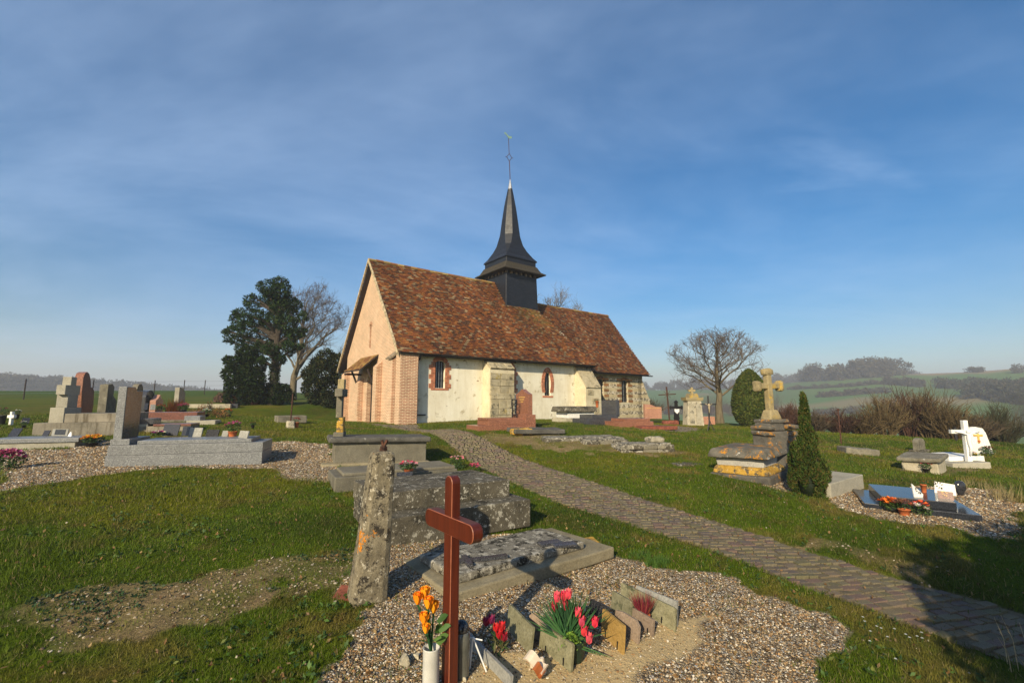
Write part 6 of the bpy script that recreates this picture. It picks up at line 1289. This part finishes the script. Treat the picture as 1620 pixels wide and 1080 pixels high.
def build_trees():
    S = MAT
    p = G(1139, 669, .05); m = mpp(p); bare_tree('bare_tree', 'bare round-crowned tree on the lawn right of the church', p, 154*m, 42*m, 78*m, 100*m, 56*m, 6.5*m, 3, limbs=17, up=.28, second=7, third=5)
    p = G(462, 632, .05); m = mpp(p); bare_tree('bare_tree', 'bare spreading tree beside the dark pine, left of the church', p, 195*m, 30*m, 60*m, 118*m, 78*m, 6.*m, 8, limbs=20, twig='twig', up=.45, second=10, third=6, skew=(30*m, 0))
    p = ch_world(18.0, 10.0, 0); p[2] = gz(p[0], p[1])-.05; m = mpp(p); bare_tree('bare_tree', 'bare treetop showing above the chancel roof', p, 11.4, 3, 2.4, 8.0, 3.3, .16, 12, limbs=12, twig='twig_pale', up=.6)
    # pine: trunk and boughs carrying needle clumps
    p = G(430, 640, .05); m = mpp(p); t = thing('pine_tree', 'tall dark pine leaning left, with ivy on its trunk', 'tree', p, 0)
    mb = MB(); mb.tube([(0, 0, -.3), (1*m, 0, 50*m), (2*m, 0, 110*m), (-2*m, 0, 160*m), (2*m, 0, 205*m)], [8*m, 6*m, 4.5*m, 3*m, 1*m], 8); mb.build('trunk', S['bark_dark'], t, True)
    blobs = [(430,440,13),(424,455,17),(436,460,18),(410,456,12),(401,468,14),(415,475,18),(440,482,20),(455,478,13),(380,468,9),(388,480,12),(370,490,10),(378,500,13),(398,498,18),(420,505,22),(446,508,18),(360,497,7),(366,512,11),(384,518,15),(404,525,18),(430,530,20),(456,525,14),(354,518,7),(352,530,8),(368,533,11),(386,540,14),(408,547,15),(432,552,14),(452,546,12),(466,520,9),(470,500,9),(349,520,5),(372,548,9),(398,560,10),(445,565,8),(462,548,8),(425,570,8)]
    g = random.Random(4); cs, rs = [], []
    for x, y, r in list(blobs): blobs += [(x+r*1.05*math.cos(a), y+r*.9*math.sin(a), g.uniform(3, 6.5)) for a in [g.uniform(0, 6.28) for _ in range(2)]]
    for (x, y, r) in blobs: cs.append(((x-430)*m, g.uniform(-1, 1)*max(0, 45-abs(x-420))*m*.7, (640-y)*m)); rs.append((r*m*1.05, r*m*1.05, r*m*.8))
    for i in range(0, len(cs), 2):
        mb = MB(); c = cs[i]; z0 = min(c[2]-.2, 165*m); mb.tube([(0, 0, max(60*m, z0-.6)), (c[0]*.6, c[1]*.6, (z0+c[2])/2-.2), c], [.07, .05, .025], 5); mb.build('bough', S['bark_dark'], t)
    cloud_part('crown', t, 'conifer', cs, rs, 24000, .15, [(.012,.028,.009), (.020,.045,.012), (.008,.018,.007), (.045,.075,.018)], seed=3, shell=.45, updir=.5, aspect=.28)
    cloud_part('ivy', t, 'conifer', [(1*m, 0, z*m) for z in range(6, 70, 6)], [(9*m, 9*m, 6*m)]*11, 2600, .10, [(.02,.04,.012), (.035,.05,.015)], seed=6, shell=.5)
    def evergreen(name, label, px, py, blobs, n, size, cols, seed, cat='shrub', mat='conifer', up=.3, aspect=.4):
        p = G(px, py, .05); m = mpp(p); t = thing(name, label, cat, p, 0); g = random.Random(seed)
        cs = [((x-px)*m, g.uniform(-.4, .4)*r*m, (py-y)*m) for x, y, r in blobs]; rs = [(r*m, r*m, r*m) for x, y, r in blobs]
        mb = MB(); mb.tube([(0, 0, -.2), (0, 0, max(c[2] for c in cs)*.7)], [.12, .03], 6); mb.build('trunk', S['bark_dark'], t)
        cloud_part('crown', t, mat, cs, rs, n, size, cols, seed=seed, shell=.45, updir=up, aspect=aspect); return t
    DK = [(.010,.022,.006), (.015,.031,.008), (.006,.013,.005), (.026,.038,.010)]
    evergreen('dark_cypress', 'dense dark cypress bush left of the pine trunk', 385, 640, [(385,560,16),(372,575,16),(395,575,18),(355,568,8),(365,590,18),(390,595,22),(405,600,16),(372,612,18),(395,618,20),(385,630,18),(368,628,12),(408,622,12)], 12000, .16, DK, 11)
    evergreen('dark_yew', 'big rounded dark yew beside the church gable', 512, 641, [(512,565,16),(498,575,14),(530,572,16),(490,590,14),(512,590,22),(538,592,16),(495,612,18),(520,612,22),(542,615,14),(500,630,14),(520,632,16),(538,632,10),(486,605,7)], 14000, .15, [(.016,.026,.010), (.026,.036,.013), (.010,.017,.008), (.045,.045,.016)], 12)
    evergreen('dark_hedge', 'low dark evergreen hedge between the pine and the bare tree', 440, 640, [(415,622,14),(430,615,14),(445,618,13),(455,626,10),(405,628,12),(425,630,12),(440,632,10)], 6000, .15, DK, 13)
    evergreen('russet_shrub', 'reddish-brown shrub at the foot of the cypress', 385, 640, [(375,630,9),(388,628,11),(400,630,9)], 2200, .12, [(.06,.022,.018), (.04,.016,.014), (.09,.035,.02)], 14)
    evergreen('pink_shrub', 'pale pinkish dry shrub left of the cypress', 350, 637, [(342,630,6),(352,627,8),(362,631,6)], 1300, .12, [(.22,.13,.10), (.16,.08,.07), (.10,.10,.04)], 15)
    evergreen('golden_shrub', 'yellow-green shrub below the cypress', 410, 634, [(406,624,7),(414,627,7)], 900, .12, [(.16,.17,.03), (.11,.13,.03)], 16)
    evergreen('small_pink_shrub', 'small reddish shrub between the dry shrub and the russet one', 370, 636, [(368,632,5),(374,633,4)], 500, .11, [(.16,.06,.06), (.12,.05,.04)], 17)
    # clipped yew dome: solid heart with a close skin of leaves
    p = G(1190, 674, .05); m = mpp(p); t = thing('clipped_yew', 'clipped egg-shaped yew behind the great stone cross', 'shrub', p, 0)
    prof = [(10, 0), (20, 8), (26, 22), (27, 38), (23, 60), (16, 76), (8, 86), (1, 91)]; mb = MB(); mb.lathe([(r*m*.93, z*m) for r, z in prof], sides=18); mb.build('heart', plainc('yew_heart', (.010,.018,.006)), t, True)
    g = np.random.default_rng(2); n = 16000; zz = g.random(n)*91; rr = np.interp(zz, [q[1] for q in prof], [q[0] for q in prof]); a = g.random(n)*6.283; rr = rr*(.94+.08*g.random(n))
    P = np.stack([rr*np.cos(a)*m, rr*np.sin(a)*m, zz*m], 1); skin(t, P, np.stack([np.cos(a), np.sin(a), .5+0*a], 1), .085, [(.045,.065,.014), (.065,.085,.018), (.03,.045,.012), (.09,.095,.022)], g)
    # columnar conifer: flame-shaped sprays
    p = G(1283, 783, .04); m = mpp(p); t = thing('columnar_conifer', 'feathery green columnar conifer beside the great stone cross', 'tree', p, 0)
    mb = MB(); mb.tube([(0, 0, -.1), (0, 0, 120*m)], [.04, .01], 6); mb.build('trunk', S['bark'], t)
    cs, rs = [], []; g = np.random.default_rng(5)
    for k in range(70):
        z = 8 + 150*(k/70); w = np.interp(z, [0, 15, 45, 72, 92, 112, 140, 160], [24, 31, 32, 29, 19, 10, 7, 1.5]); a = k*2.4; q = math.sqrt(g.random())*.75
        cs.append((w*q*math.cos(a)*m, w*q*math.sin(a)*m, z*m)); rs.append((max(3.5, w*.24)*m, max(3.5, w*.24)*m, max(11, w*.55)*m))
    mb = MB(); mb.lathe([(10*m, 2*m), (17*m, 20*m), (15*m, 60*m), (5*m, 92*m), (2*m, 130*m)], sides=12); mb.build('heart', plainc('thuja_heart', (.012,.02,.008)), t, True)
    cloud_part('crown', t, 'conifer', cs, rs, 30000, .05, [(.034,.062,.012), (.048,.082,.016), (.022,.042,.010), (.075,.09,.02), (.085,.065,.02)], seed=9, shell=.5, updir=1.6, aspect=.3)
    # the dense laurel behind the photographer whose shade lies over the lower right corner
    t = thing('laurel_bush', 'big dense laurel behind the viewpoint, seen only by its shade on the path', 'shrub', (3.85, -2.0, gz(3.85, -2.0)-.1), 0)
    cs = [(-1.6, 0, 1.3), (0, .3, 1.5), (1.6, 0, 1.4), (-1.5, .2, 2.6), (.3, 0, 2.8), (2.0, .3, 2.5), (-1.6, .1, 3.3), (-.5, .1, 3.6), (.8, 0, 3.5), (2.6, 0, 3.2), (1.8, 0, 3.9)]
    cloud_part('crown', t, 'conifer', cs, [1.2, 1.3, 1.2, 1.2, 1.2, 1.2, 1.0, 1.1, 1.1, 1.1, 1.0], 40000, .18, DK, seed=21, shell=.2)
    mb = MB(); mb.tube([(0, 0, -.2), (0, 0, 2.2)], [.15, .05], 6); mb.build('trunk', S['bark_dark'], t)
def skin(t, P, D, size, cols, g, name='crown'):
    n = len(P); D = D/np.linalg.norm(D, axis=1, keepdims=True); a = D*.5 + g.normal(0, .6, (n, 3)); a /= np.linalg.norm(a, axis=1, keepdims=True); b = np.cross(a, D + g.normal(0, .3, (n, 3))); b /= np.maximum(np.linalg.norm(b, axis=1, keepdims=True), 1e-6)
    s = size*(.6+.8*g.random((n, 1))); a = a*s; b = b*s*.4; V = np.stack([P-a*.3, P+b, P+a, P-b], 1).reshape(-1, 3); c = np.asarray(cols)[g.integers(0, len(cols), n)]*(.7+.6*g.random((n, 1)))
    return mesh_np(name, V, np.arange(n*4).reshape(n, 4), MAT['conifer'], t, col=np.repeat(c, 4, 0))
build_trees()

def twig_shrub_mesh(name, W_, H, stems, cols, seed, dense=9):
    """bare shrub: stems rising from the foot, each with side twigs, as slim three-sided blades"""
    g = np.random.default_rng(seed); paths = []; cc = []
    for k in range(stems):
        a = g.random()*6.283; sp = g.random()**.6*W_*.5; b = np.array([math.cos(a)*sp*.25, math.sin(a)*sp*.25, 0]); e = np.array([math.cos(a)*sp, math.sin(a)*sp, H*(.55+.45*g.random())*(1-.35*(sp/(W_*.5))**2)])
        s = np.linspace(0, 1, 5)[:, None]; q = b*(1-s)+e*s; q[:, :2] -= (np.sin(math.pi*s)*.12*sp*np.array([[math.cos(a), math.sin(a)]])); q += g.normal(0, .03*H, (5, 3))*s
        paths.append((q, np.linspace(.022, .006, 5))); c = np.array(cols[g.integers(len(cols))])*(.7+.6*g.random()); cc.append((c, 5*3))
        for j in range(dense):
            i = g.integers(1, 4); d = (q[i+1]-q[i]); d = d/np.linalg.norm(d) + g.normal(0, .5, 3); d[2] += .3; d /= np.linalg.norm(d); ln = H*(.12+.2*g.random()); o = q[i]+(q[i+1]-q[i])*g.random()
            paths.append((np.stack([o, o+d*ln*.5+g.normal(0, .02, 3), o+d*ln]), np.array([.008, .006, .003]))); cc.append((c*(.8+.5*g.random()), 9))
    V, F = tubes_np(paths, 3); C = np.concatenate([np.tile(c, (n, 1)) for c, n in cc]); return V, F, C
def build_scrub():
    KINDS = {'red': [(.062,.034,.026), (.075,.04,.028), (.05,.034,.024)], 'ochre': [(.095,.068,.034), (.075,.055,.03), (.105,.078,.04)], 'brown': [(.065,.05,.034), (.05,.04,.028), (.08,.06,.04)], 'dark': [(.04,.045,.025), (.06,.05,.03), (.035,.033,.022)]}
    spots = [  # px, base py, width px, height px, kind, label
     (1030, 664, 36, 42, 'brown', 'pale brown scrub behind the chancel corner'), (1058, 663, 40, 46, 'brown', 'brown scrub behind the rusty iron cross'), (1128, 665, 44, 50, 'red', 'purplish twiggy shrub behind the bare round tree'), (1160, 666, 36, 36, 'brown', 'brown brush between the round tree and the clipped yew'),
     (1222, 672, 30, 62, 'brown', 'grey-brown sapling clump behind the great stone cross'), (1252, 683, 40, 62, 'red', 'reddish thicket behind the columnar conifer'), (1292, 687, 44, 46, 'brown', 'brown brush right of the columnar conifer'), (1330, 688, 52, 50, 'red', 'dark red bramble thicket behind the rusty pole'),
     (1366, 690, 54, 60, 'ochre', 'ochre twiggy bush right of the rusty pole'), (1402, 692, 60, 72, 'ochre', 'tall ochre willow bush in the hedge line'), (1440, 693, 66, 84, 'red', 'tallest red-topped bush behind the mossy headstone'), (1474, 695, 70, 78, 'ochre', 'fan-shaped golden-brown bush behind the stone box tomb'),
     (1508, 697, 60, 60, 'ochre', 'ochre brush behind the white crucifix'), (1545, 699, 60, 58, 'brown', 'brown brush behind the marble stele'), (1585, 700, 70, 72, 'dark', 'dark green-brown scrub right of the marble stele'), (1622, 700, 70, 78, 'dark', 'dark scrub at the frame edge of the hedge line'), (1660, 700, 70, 64, 'brown', 'brown scrub just past the frame edge')]
    for i, (px, py, w, h, k, lb) in enumerate(spots):
        p = G(px, py, .05); p = p*1.0; f = 1.12; q = np.array([p[0]*f, p[1]*f, 0]); q[2] = gz(q[0], q[1])-.1; m = mpp(q); o = thing('bare_shrub', lb, 'shrub', q, random.uniform(0, 6), 'bare shrubs along the churchyard edge')
        drop = max(0, (p[2]-q[2])/m - 0); V, F, C = twig_shrub_mesh('s', w*m*1.25, h*(random.uniform(.92, 1.05) if 1390 < px < 1520 or px > 1570 else random.uniform(.6, .85))*m, 130, KINDS[k], 40+i, 11); mesh_np('twigs', V, F, MAT['farwood'], o, col=C)
    # far woods, hedges and copses: beyond counting
    g = np.random.default_rng(77); DKW = [(.060,.052,.040), (.075,.062,.046), (.05,.048,.036), (.07,.068,.045)]
    def mass(name, label, items, n_each, size, cols, trunks=False):
        cs, rs = [], []; paths = []
        for (x, y, z, w, h) in items:
            for k in range(5): a = g.random()*6.28; cs.append((x+w*.28*math.cos(a), y+w*.28*math.sin(a), z+h*(.16+.165*k))); rs.append((w*.36, w*.36, h*.22))
            if trunks: paths.append((np.array([[x, y, z-1], [x, y, z+h*.6]]), np.array([.25, .12])))
        V, F, C = leaf_cloud(cs, rs, n_each*len(items), size, cols, seed=len(items), shell=.1, updir=.8, aspect=.55)
        b = items[0]; o = mesh_np(name, V-np.array([b[0], b[1], b[2]]), F, MAT['farwood'], col=C); o.location = b[:3]; setp(o, label, 'trees', None, 'stuff')
        if paths: V, F = tubes_np(paths, 4); q = mesh_np('trunks', V-np.array([b[0], b[1], b[2]]), F, MAT['bark_dark'], o, kind='stuff')
    def along(pix, n, w, h, jit=2.0, base=None):
        out = []; P = np.array(pix, float); d = np.linspace(0, len(P)-1, n)
        for s in d:
            i = int(min(s, len(P)-2)); f = s-i; x, y = P[i]*(1-f)+P[i+1]*f; q = gp(x, y); k = g.uniform(.75, 1.2); qx, qy = q[0]+g.normal(0, jit), q[1]+g.normal(0, jit); out.append((qx, qy, gz(qx, qy)-.6, w*k, h*k*g.uniform(.85, 1.1)))
        return out
    mass('hill_wood', 'leafless hazy wood on the brow of the far hill', along([(1030, 612), (1150, 608), (1250, 604), (1350, 599), (1440, 591)], 90, 9, 11, 3) + along([(1060, 607), (1250, 601), (1442, 590)], 70, 9, 12, 3), 420, 1.2, DKW, True)
    mass('hill_hedge', 'upper dark hedge crossing the far pastures', along([(1250, 616), (1340, 612), (1400, 606)], 46, 4, 2.6, .8) + along([(1405, 608), (1460, 612)], 26, 5, 4.5, 1.), 200, .6, DKW)
    mass('hill_hedge', 'lower straggling hedge on the far pastures', along([(1300, 628), (1350, 624), (1400, 621)], 40, 4, 3.0, 1.), 200, .6, DKW)
    mass('hillside_scrub', 'dark scrub and trees on the right of the far slope', along([(1480, 612), (1540, 615), (1620, 618), (1660, 620)], 50, 6, 5, 3) + along([(1540, 628), (1590, 634), (1660, 640)], 40, 6, 6, 3), 240, .8, [(.045,.048,.03), (.055,.05,.034), (.035,.04,.026)], True)
    mass('crest_copse', 'small copse on the skyline of the far field', along([(1536, 589), (1550, 589)], 6, 4.5, 4, .6), 220, .7, DKW); mass('crest_copse', 'lone round tree group on the skyline at the frame edge', along([(1606, 590), (1614, 590)], 3, 4.5, 5, .6), 220, .7, DKW)
    mass('valley_scrub', 'tangle of brush on the valley floor beyond the hedge line', along([(1230, 656), (1290, 658), (1350, 652)], 30, 4, 3, 2) + along([(1060, 655), (1150, 650)], 30, 4, 3.5, 2), 200, .6, DKW)
    items = []
    for a, k in [(a, k) for a in np.linspace(-56, -14, 120) for k in range(2)]:
        r = 395+k*40+g.normal(0, 10); x, y = r*math.sin(R(a)), r*math.cos(R(a)); items.append((x, y, gz(x, y)-1, 13, np.interp(a, [-50, -40, -30, -14], [10, 9, 7, 6])*g.uniform(.8, 1.2)))
    mass('left_hill_wood', 'hazy grey wood covering the far hill on the left', items, 420, 1.5, [(.045,.042,.034), (.055,.05,.038), (.038,.038,.03)])
build_scrub()

# ------------------------------------------------------------------ turf, gravel, weeds
def scatter_polar(n, r0, r1, az0, az1, pw, seed):
    g = np.random.default_rng(seed); u = g.random(n); r = (r0**pw + u*(r1**pw-r0**pw))**(1/pw); a = np.radians(az0 + (az1-az0)*g.random(n)); return r*np.sin(a), r*np.cos(a), r, g
def build_grass():
    x, y, r, g = scatter_polar(520000, 2.2, 24, -54, 54, .35, 1)
    gr, so, pa, sa = masks(x, y); keep = ((gr < .5) | (g.random(len(x)) < .02 + .10*(n2(x, y, 1.8, 19, 3) > .35))) & ((pa < .5) | (g.random(len(x)) < .035)) & (sa < .5) & ((so < .5) | (g.random(len(x)) < .17+.5*n2(x, y, 1.5, 17, 3))); tall = n2(x, y, .9, 111, 3)
    edge = np.zeros(len(x)); x, y, r, tall = x[keep], y[keep], r[keep], tall[keep]; n = len(x); z = gz(x, y)
    h = (.020 + .020*g.random(n) + .040*smooth(.15, .7, tall))*(1+.25*np.minimum(r/10, 2)); w = (.0016 + .0011*g.random(n))*np.maximum(1, (r/3.5)**.85)
    a = g.random(n)*6.283; ln = g.normal(0, .65, n); la = g.random(n)*6.283
    P = np.stack([x, y, z-.004], 1); s = np.stack([np.cos(a)*w, np.sin(a)*w, 0*w], 1); tip = P + np.stack([np.cos(la)*h*np.abs(ln), np.sin(la)*h*np.abs(ln), h], 1)
    V = np.stack([P-s, P+s, tip], 1).reshape(-1, 3); c = turf(x, y); c = c*(.7+.75*g.random((n, 1)))*1.25; dead = g.random(n) < .10; c[dead] = np.array([.22, .175, .075])*(.6+.7*g.random((dead.sum(), 1)))
    o = mesh_np('grass', V, np.arange(n*3).reshape(n, 3), MAT['grass'], col=np.repeat(c, 3, 0)); setp(o, 'short winter grass of the churchyard lawn', 'grass', None, 'stuff')
def pebbles(name, label, x, y, size, g, cols, sub=0):
    n = len(x); z = gz(x, y); t = (1+5**.5)/2
    if sub: B = np.array([(-1,t,0),(1,t,0),(-1,-t,0),(1,-t,0),(0,-1,t),(0,1,t),(0,-1,-t),(0,1,-t),(t,0,-1),(t,0,1),(-t,0,-1),(-t,0,1)], float)/1.9; Fb = np.array([(0,11,5),(0,5,1),(0,1,7),(0,7,10),(0,10,11),(1,5,9),(5,11,4),(11,10,2),(10,7,6),(7,1,8),(3,9,4),(3,4,2),(3,2,6),(3,6,8),(3,8,9),(4,9,5),(2,4,11),(6,2,10),(8,6,7),(9,8,1)])
    else: B = np.array([(1,0,0),(-1,0,0),(0,1,0),(0,-1,0),(0,0,1),(0,0,-1)], float); Fb = np.array([(0,2,4),(2,1,4),(1,3,4),(3,0,4),(2,0,5),(1,2,5),(3,1,5),(0,3,5)])
    k = len(B); V = B[None]*(.75+.5*g.random((n, k, 1))); V = V*np.stack([.8+.5*g.random(n), .7+.4*g.random(n), .45+.35*g.random(n)], 1)[:, None]; a = g.random(n)*6.283; c, s = np.cos(a)[:, None], np.sin(a)[:, None]
    V = np.stack([V[..., 0]*c-V[..., 1]*s, V[..., 0]*s+V[..., 1]*c, V[..., 2] + V[..., 0]*.3*g.normal(size=(n, 1))], -1)*size[:, None, None] + np.stack([x, y, z+size*.15], 1)[:, None]
    F = (Fb[None]+(np.arange(n)*k)[:, None, None]).reshape(-1, 3); cc = np.asarray(cols)[g.integers(0, len(cols), n)]*(.75+.5*g.random((n, 1)))
    o = mesh_np(name, V.reshape(-1, 3), F, MAT['pebble'], col=np.repeat(cc, k, 0)); setp(o, label, 'gravel', None, 'stuff')
PEB = [(.28,.19,.095), (.38,.275,.15), (.20,.125,.06), (.52,.42,.28), (.09,.07,.05), (.64,.58,.47), (.28,.15,.06), (.16,.135,.10), (.38,.24,.11), (.34,.27,.18)]
def build_gravel():
    x, y, r, g = scatter_polar(230000, 2.2, 14, -52, 52, .45, 2); gr, so, pa, sa = masks(x, y)
    k = (gr > .5) & (sa < .5); near = k & (r < 5.6)
    pebbles('gravel', 'coarse pale flint gravel round the foreground graves', x[near], y[near], (.0045+.0055*g.random(near.sum())**2)*1.0, g, PEB, 1)
    f = k & (r >= 5.6); pebbles('gravel', 'pale gravel between the tombs farther off', x[f], y[f], (.008+.008*g.random(f.sum()))*np.maximum(1, r[f]/9), g, PEB, 0)
    s = (sa > .5) & (g.random(len(x)) < .30); pebbles('gravel', 'sparse grit scattered over the sandy grave top', x[s], y[s], .0035+.005*g.random(s.sum())**2, g, PEB, 1)
    d = (so > .5) & (g.random(len(x)) < .16); e = (gr < .5) & (pa < .5) & (so < .5) & (g.random(len(x)) < .004); d |= e
    pebbles('gravel', 'stray stones in the bare earth and turf', x[d], y[d], .005+.011*g.random(d.sum())**3, g, [(.24,.18,.11), (.30,.24,.16), (.17,.12,.07), (.40,.35,.27)], 1)
    # leafy weeds on the bare strip
    x, y, r, g = scatter_polar(18000, 2.4, 9, -52, 20, .5, 6); gr, so, pa, sa = masks(x, y); cl = n2(x, y, 1.6, 131, 3); k = (so > .5) & (cl > -.05); x, y = x[k], y[k]; z = gz(x, y)+.012
    C0 = np.stack([x, y, z], 1); V, F, C = leaf_cloud(C0, np.full(len(x), .025), len(x)*4, .022, [(.03,.065,.02), (.04,.085,.03), (.025,.05,.022)], seed=4, shell=.1, updir=.4, aspect=.6)
    o = mesh_np('weeds', V, F, MAT['leafm'], col=C); setp(o, 'low green weeds on the bare strip of earth', 'weeds', None, 'stuff')
    # rosettes of plantain and clover, and fallen leaves, all over the lawn
    x, y, r, g = scatter_polar(5200, 2.4, 16, -52, 52, .6, 16); gr, so, pa, sa = masks(x, y); cl = n2(x, y, .8, 137, 3); k = (gr < .5) & (pa < .5) & (so < .5) & (cl > -.15); x, y = x[k], y[k]; z = gz(x, y)+.018
    V, F, C = leaf_cloud(np.stack([x, y, z], 1), np.full(len(x), .035), len(x)*6, .034, [(.045,.095,.015), (.06,.12,.02), (.035,.07,.02), (.10,.12,.02)], seed=14, shell=.1, updir=.1, aspect=.5)
    o = mesh_np('clover', V, F, MAT['leafm'], col=C); setp(o, 'clover and plantain scattered through the lawn', 'weeds', None, 'stuff')
    x, y, r, g = scatter_polar(2600, 2.4, 12, -52, 52, .6, 18); gr, so, pa, sa = masks(x, y); k = (sa < .5); x, y = x[k], y[k]
    V, F, C = leaf_cloud(np.stack([x, y, gz(x, y)+.022], 1), np.full(len(x), .01), len(x), .030, [(.20,.11,.04), (.13,.075,.035), (.28,.19,.08)], seed=15, shell=.1, updir=0, aspect=.6)
    o = mesh_np('fallen_leaves', V, F, MAT['leafm'], col=C); setp(o, 'small brown fallen leaves on the lawn and gravel', 'leaves', None, 'stuff')
    # daisies
    for i, (px, py) in enumerate([(1369, 992), (1388, 1000), (1395, 1003), (1378, 1008), (1416, 1004), (1434, 1013), (1452, 1016), (1459, 1010), (1377, 1024), (1405, 1017), (1418, 1053), (1366, 985), (1440, 1018), (1460, 1019)]):
        p = gp(px, py); o = thing('daisy', 'white daisy in the grass beside the path near the dry stems', 'flower', p, group='daisies in the grass beside the path'); mb = MB(); mb.tube([(0, 0, -.01), (.004, 0, .05)], .0015, 4); mb.build('stem', plainc('stem_green', (.02,.07,.02)), o)
        mb = MB()
        for q in range(10): a = q*.628; mb.cc = (.75, .75, .72); mb.add([(0, 0, .05), (.007*math.cos(a-.25), .007*math.sin(a-.25), .052), (.013*math.cos(a), .013*math.sin(a), .05), (.007*math.cos(a+.25), .007*math.sin(a+.25), .052)], [(0, 1, 2, 3)])
        mb.build('petals', MAT['flower'], o, colour=True)
    # bright grass tuft and taller verge
    for i, (px, py, h, n, lb) in enumerate([(1040, 893, .12, 500, 'bright green grass tuft at the edge of the foreground gravel'), (565, 905, .07, 160, 'small tuft at the foot of the leaning stone'), (630, 838, .13, 90, 'dry pale grass against the stepped tomb'), (690, 835, .12, 70, 'dry pale grass by the stepped tomb near the cross'), (1012, 880, .09, 260, 'green tuft by the corner of the lichened slab'), (1480, 800, .2, 120, 'dry grass behind the blue granite tomb'), (1590, 790, .34, 140, 'tall dry grass right of the blue granite tomb'), (1545, 770, .2, 100, 'pale dry grass at the back corner of the blue tomb')]):
        p = gp(px, py); o = thing('grass_tuft', lb, 'grass', p); g = random.Random(i); mb = MB(); dry = 'dry' in lb; wd = .16 if n > 200 else .12
        if i >= 5: wd = .35
        for k in range(n):
            a = g.uniform(0, 6.28); rr = wd*math.sqrt(g.random()); c = Vector((rr*math.cos(a), rr*math.sin(a)*.6, -.01)); d = Vector((g.gauss(0, .35), g.gauss(0, .35), 1)).normalized(); s = Vector((math.cos(a*3), math.sin(a*3), 0))*.0028*(1.6 if i >= 5 else 1)
            mb.cc = tuple(np.array((.30,.24,.11) if dry else (.075,.15,.025))*g.uniform(.6, 1.3)); mb.add([c-s, c+s, c+d*h*g.uniform(.5, 1.1)], [(0, 1, 2)])
        mb.build('blades', MAT['grass'], o, colour=True)
    o = thing('dry_stems', 'tall bleached dry grass stems at the lower right edge', 'plant', gp(1612, 1060))
    for k, (x0, y0, h) in enumerate([(0, 0, .42), (.03, -.05, .30), (-.06, .03, .26), (.05, .06, .34), (.02, -.12, .22), (-.10, -.05, .2)]):
        mb = MB(); dx = random.gauss(-.12, .12); mb.tube([(x0, y0, -.05), (x0+dx*.4, y0, h*.55), (x0+dx, y0+.03, h)], [.0032, .0025, .0015], 4); mb.tube([(x0+dx*.5, y0, h*.62), (x0+dx*.5+random.gauss(0, .08), y0, h*.8)], .0014, 3); mb.build('stem', plainc('straw', (.42,.34,.2)), o)
build_grass(); build_gravel()

# ------------------------------------------------------------------ haze
def build_haze():
    mb = MB(); mb.box(-1500, 1500, -300, 1500, -14, 62); m = bpy.data.materials.new('haze'); m.use_nodes = True; nt = m.node_tree; nt.nodes.clear()
    out = nt.nodes.new('ShaderNodeOutputMaterial'); v = nt.nodes.new('ShaderNodeVolumePrincipled'); v.inputs['Color'].default_value = (.86, .90, .97, 1); v.inputs['Density'].default_value = .0013; v.inputs['Anisotropy'].default_value = .1
    nt.links.new(v.outputs[0], out.inputs['Volume']); o = mb.build('haze', m); setp(o, 'thin winter haze over the valley', 'haze', None, 'stuff')
build_haze()
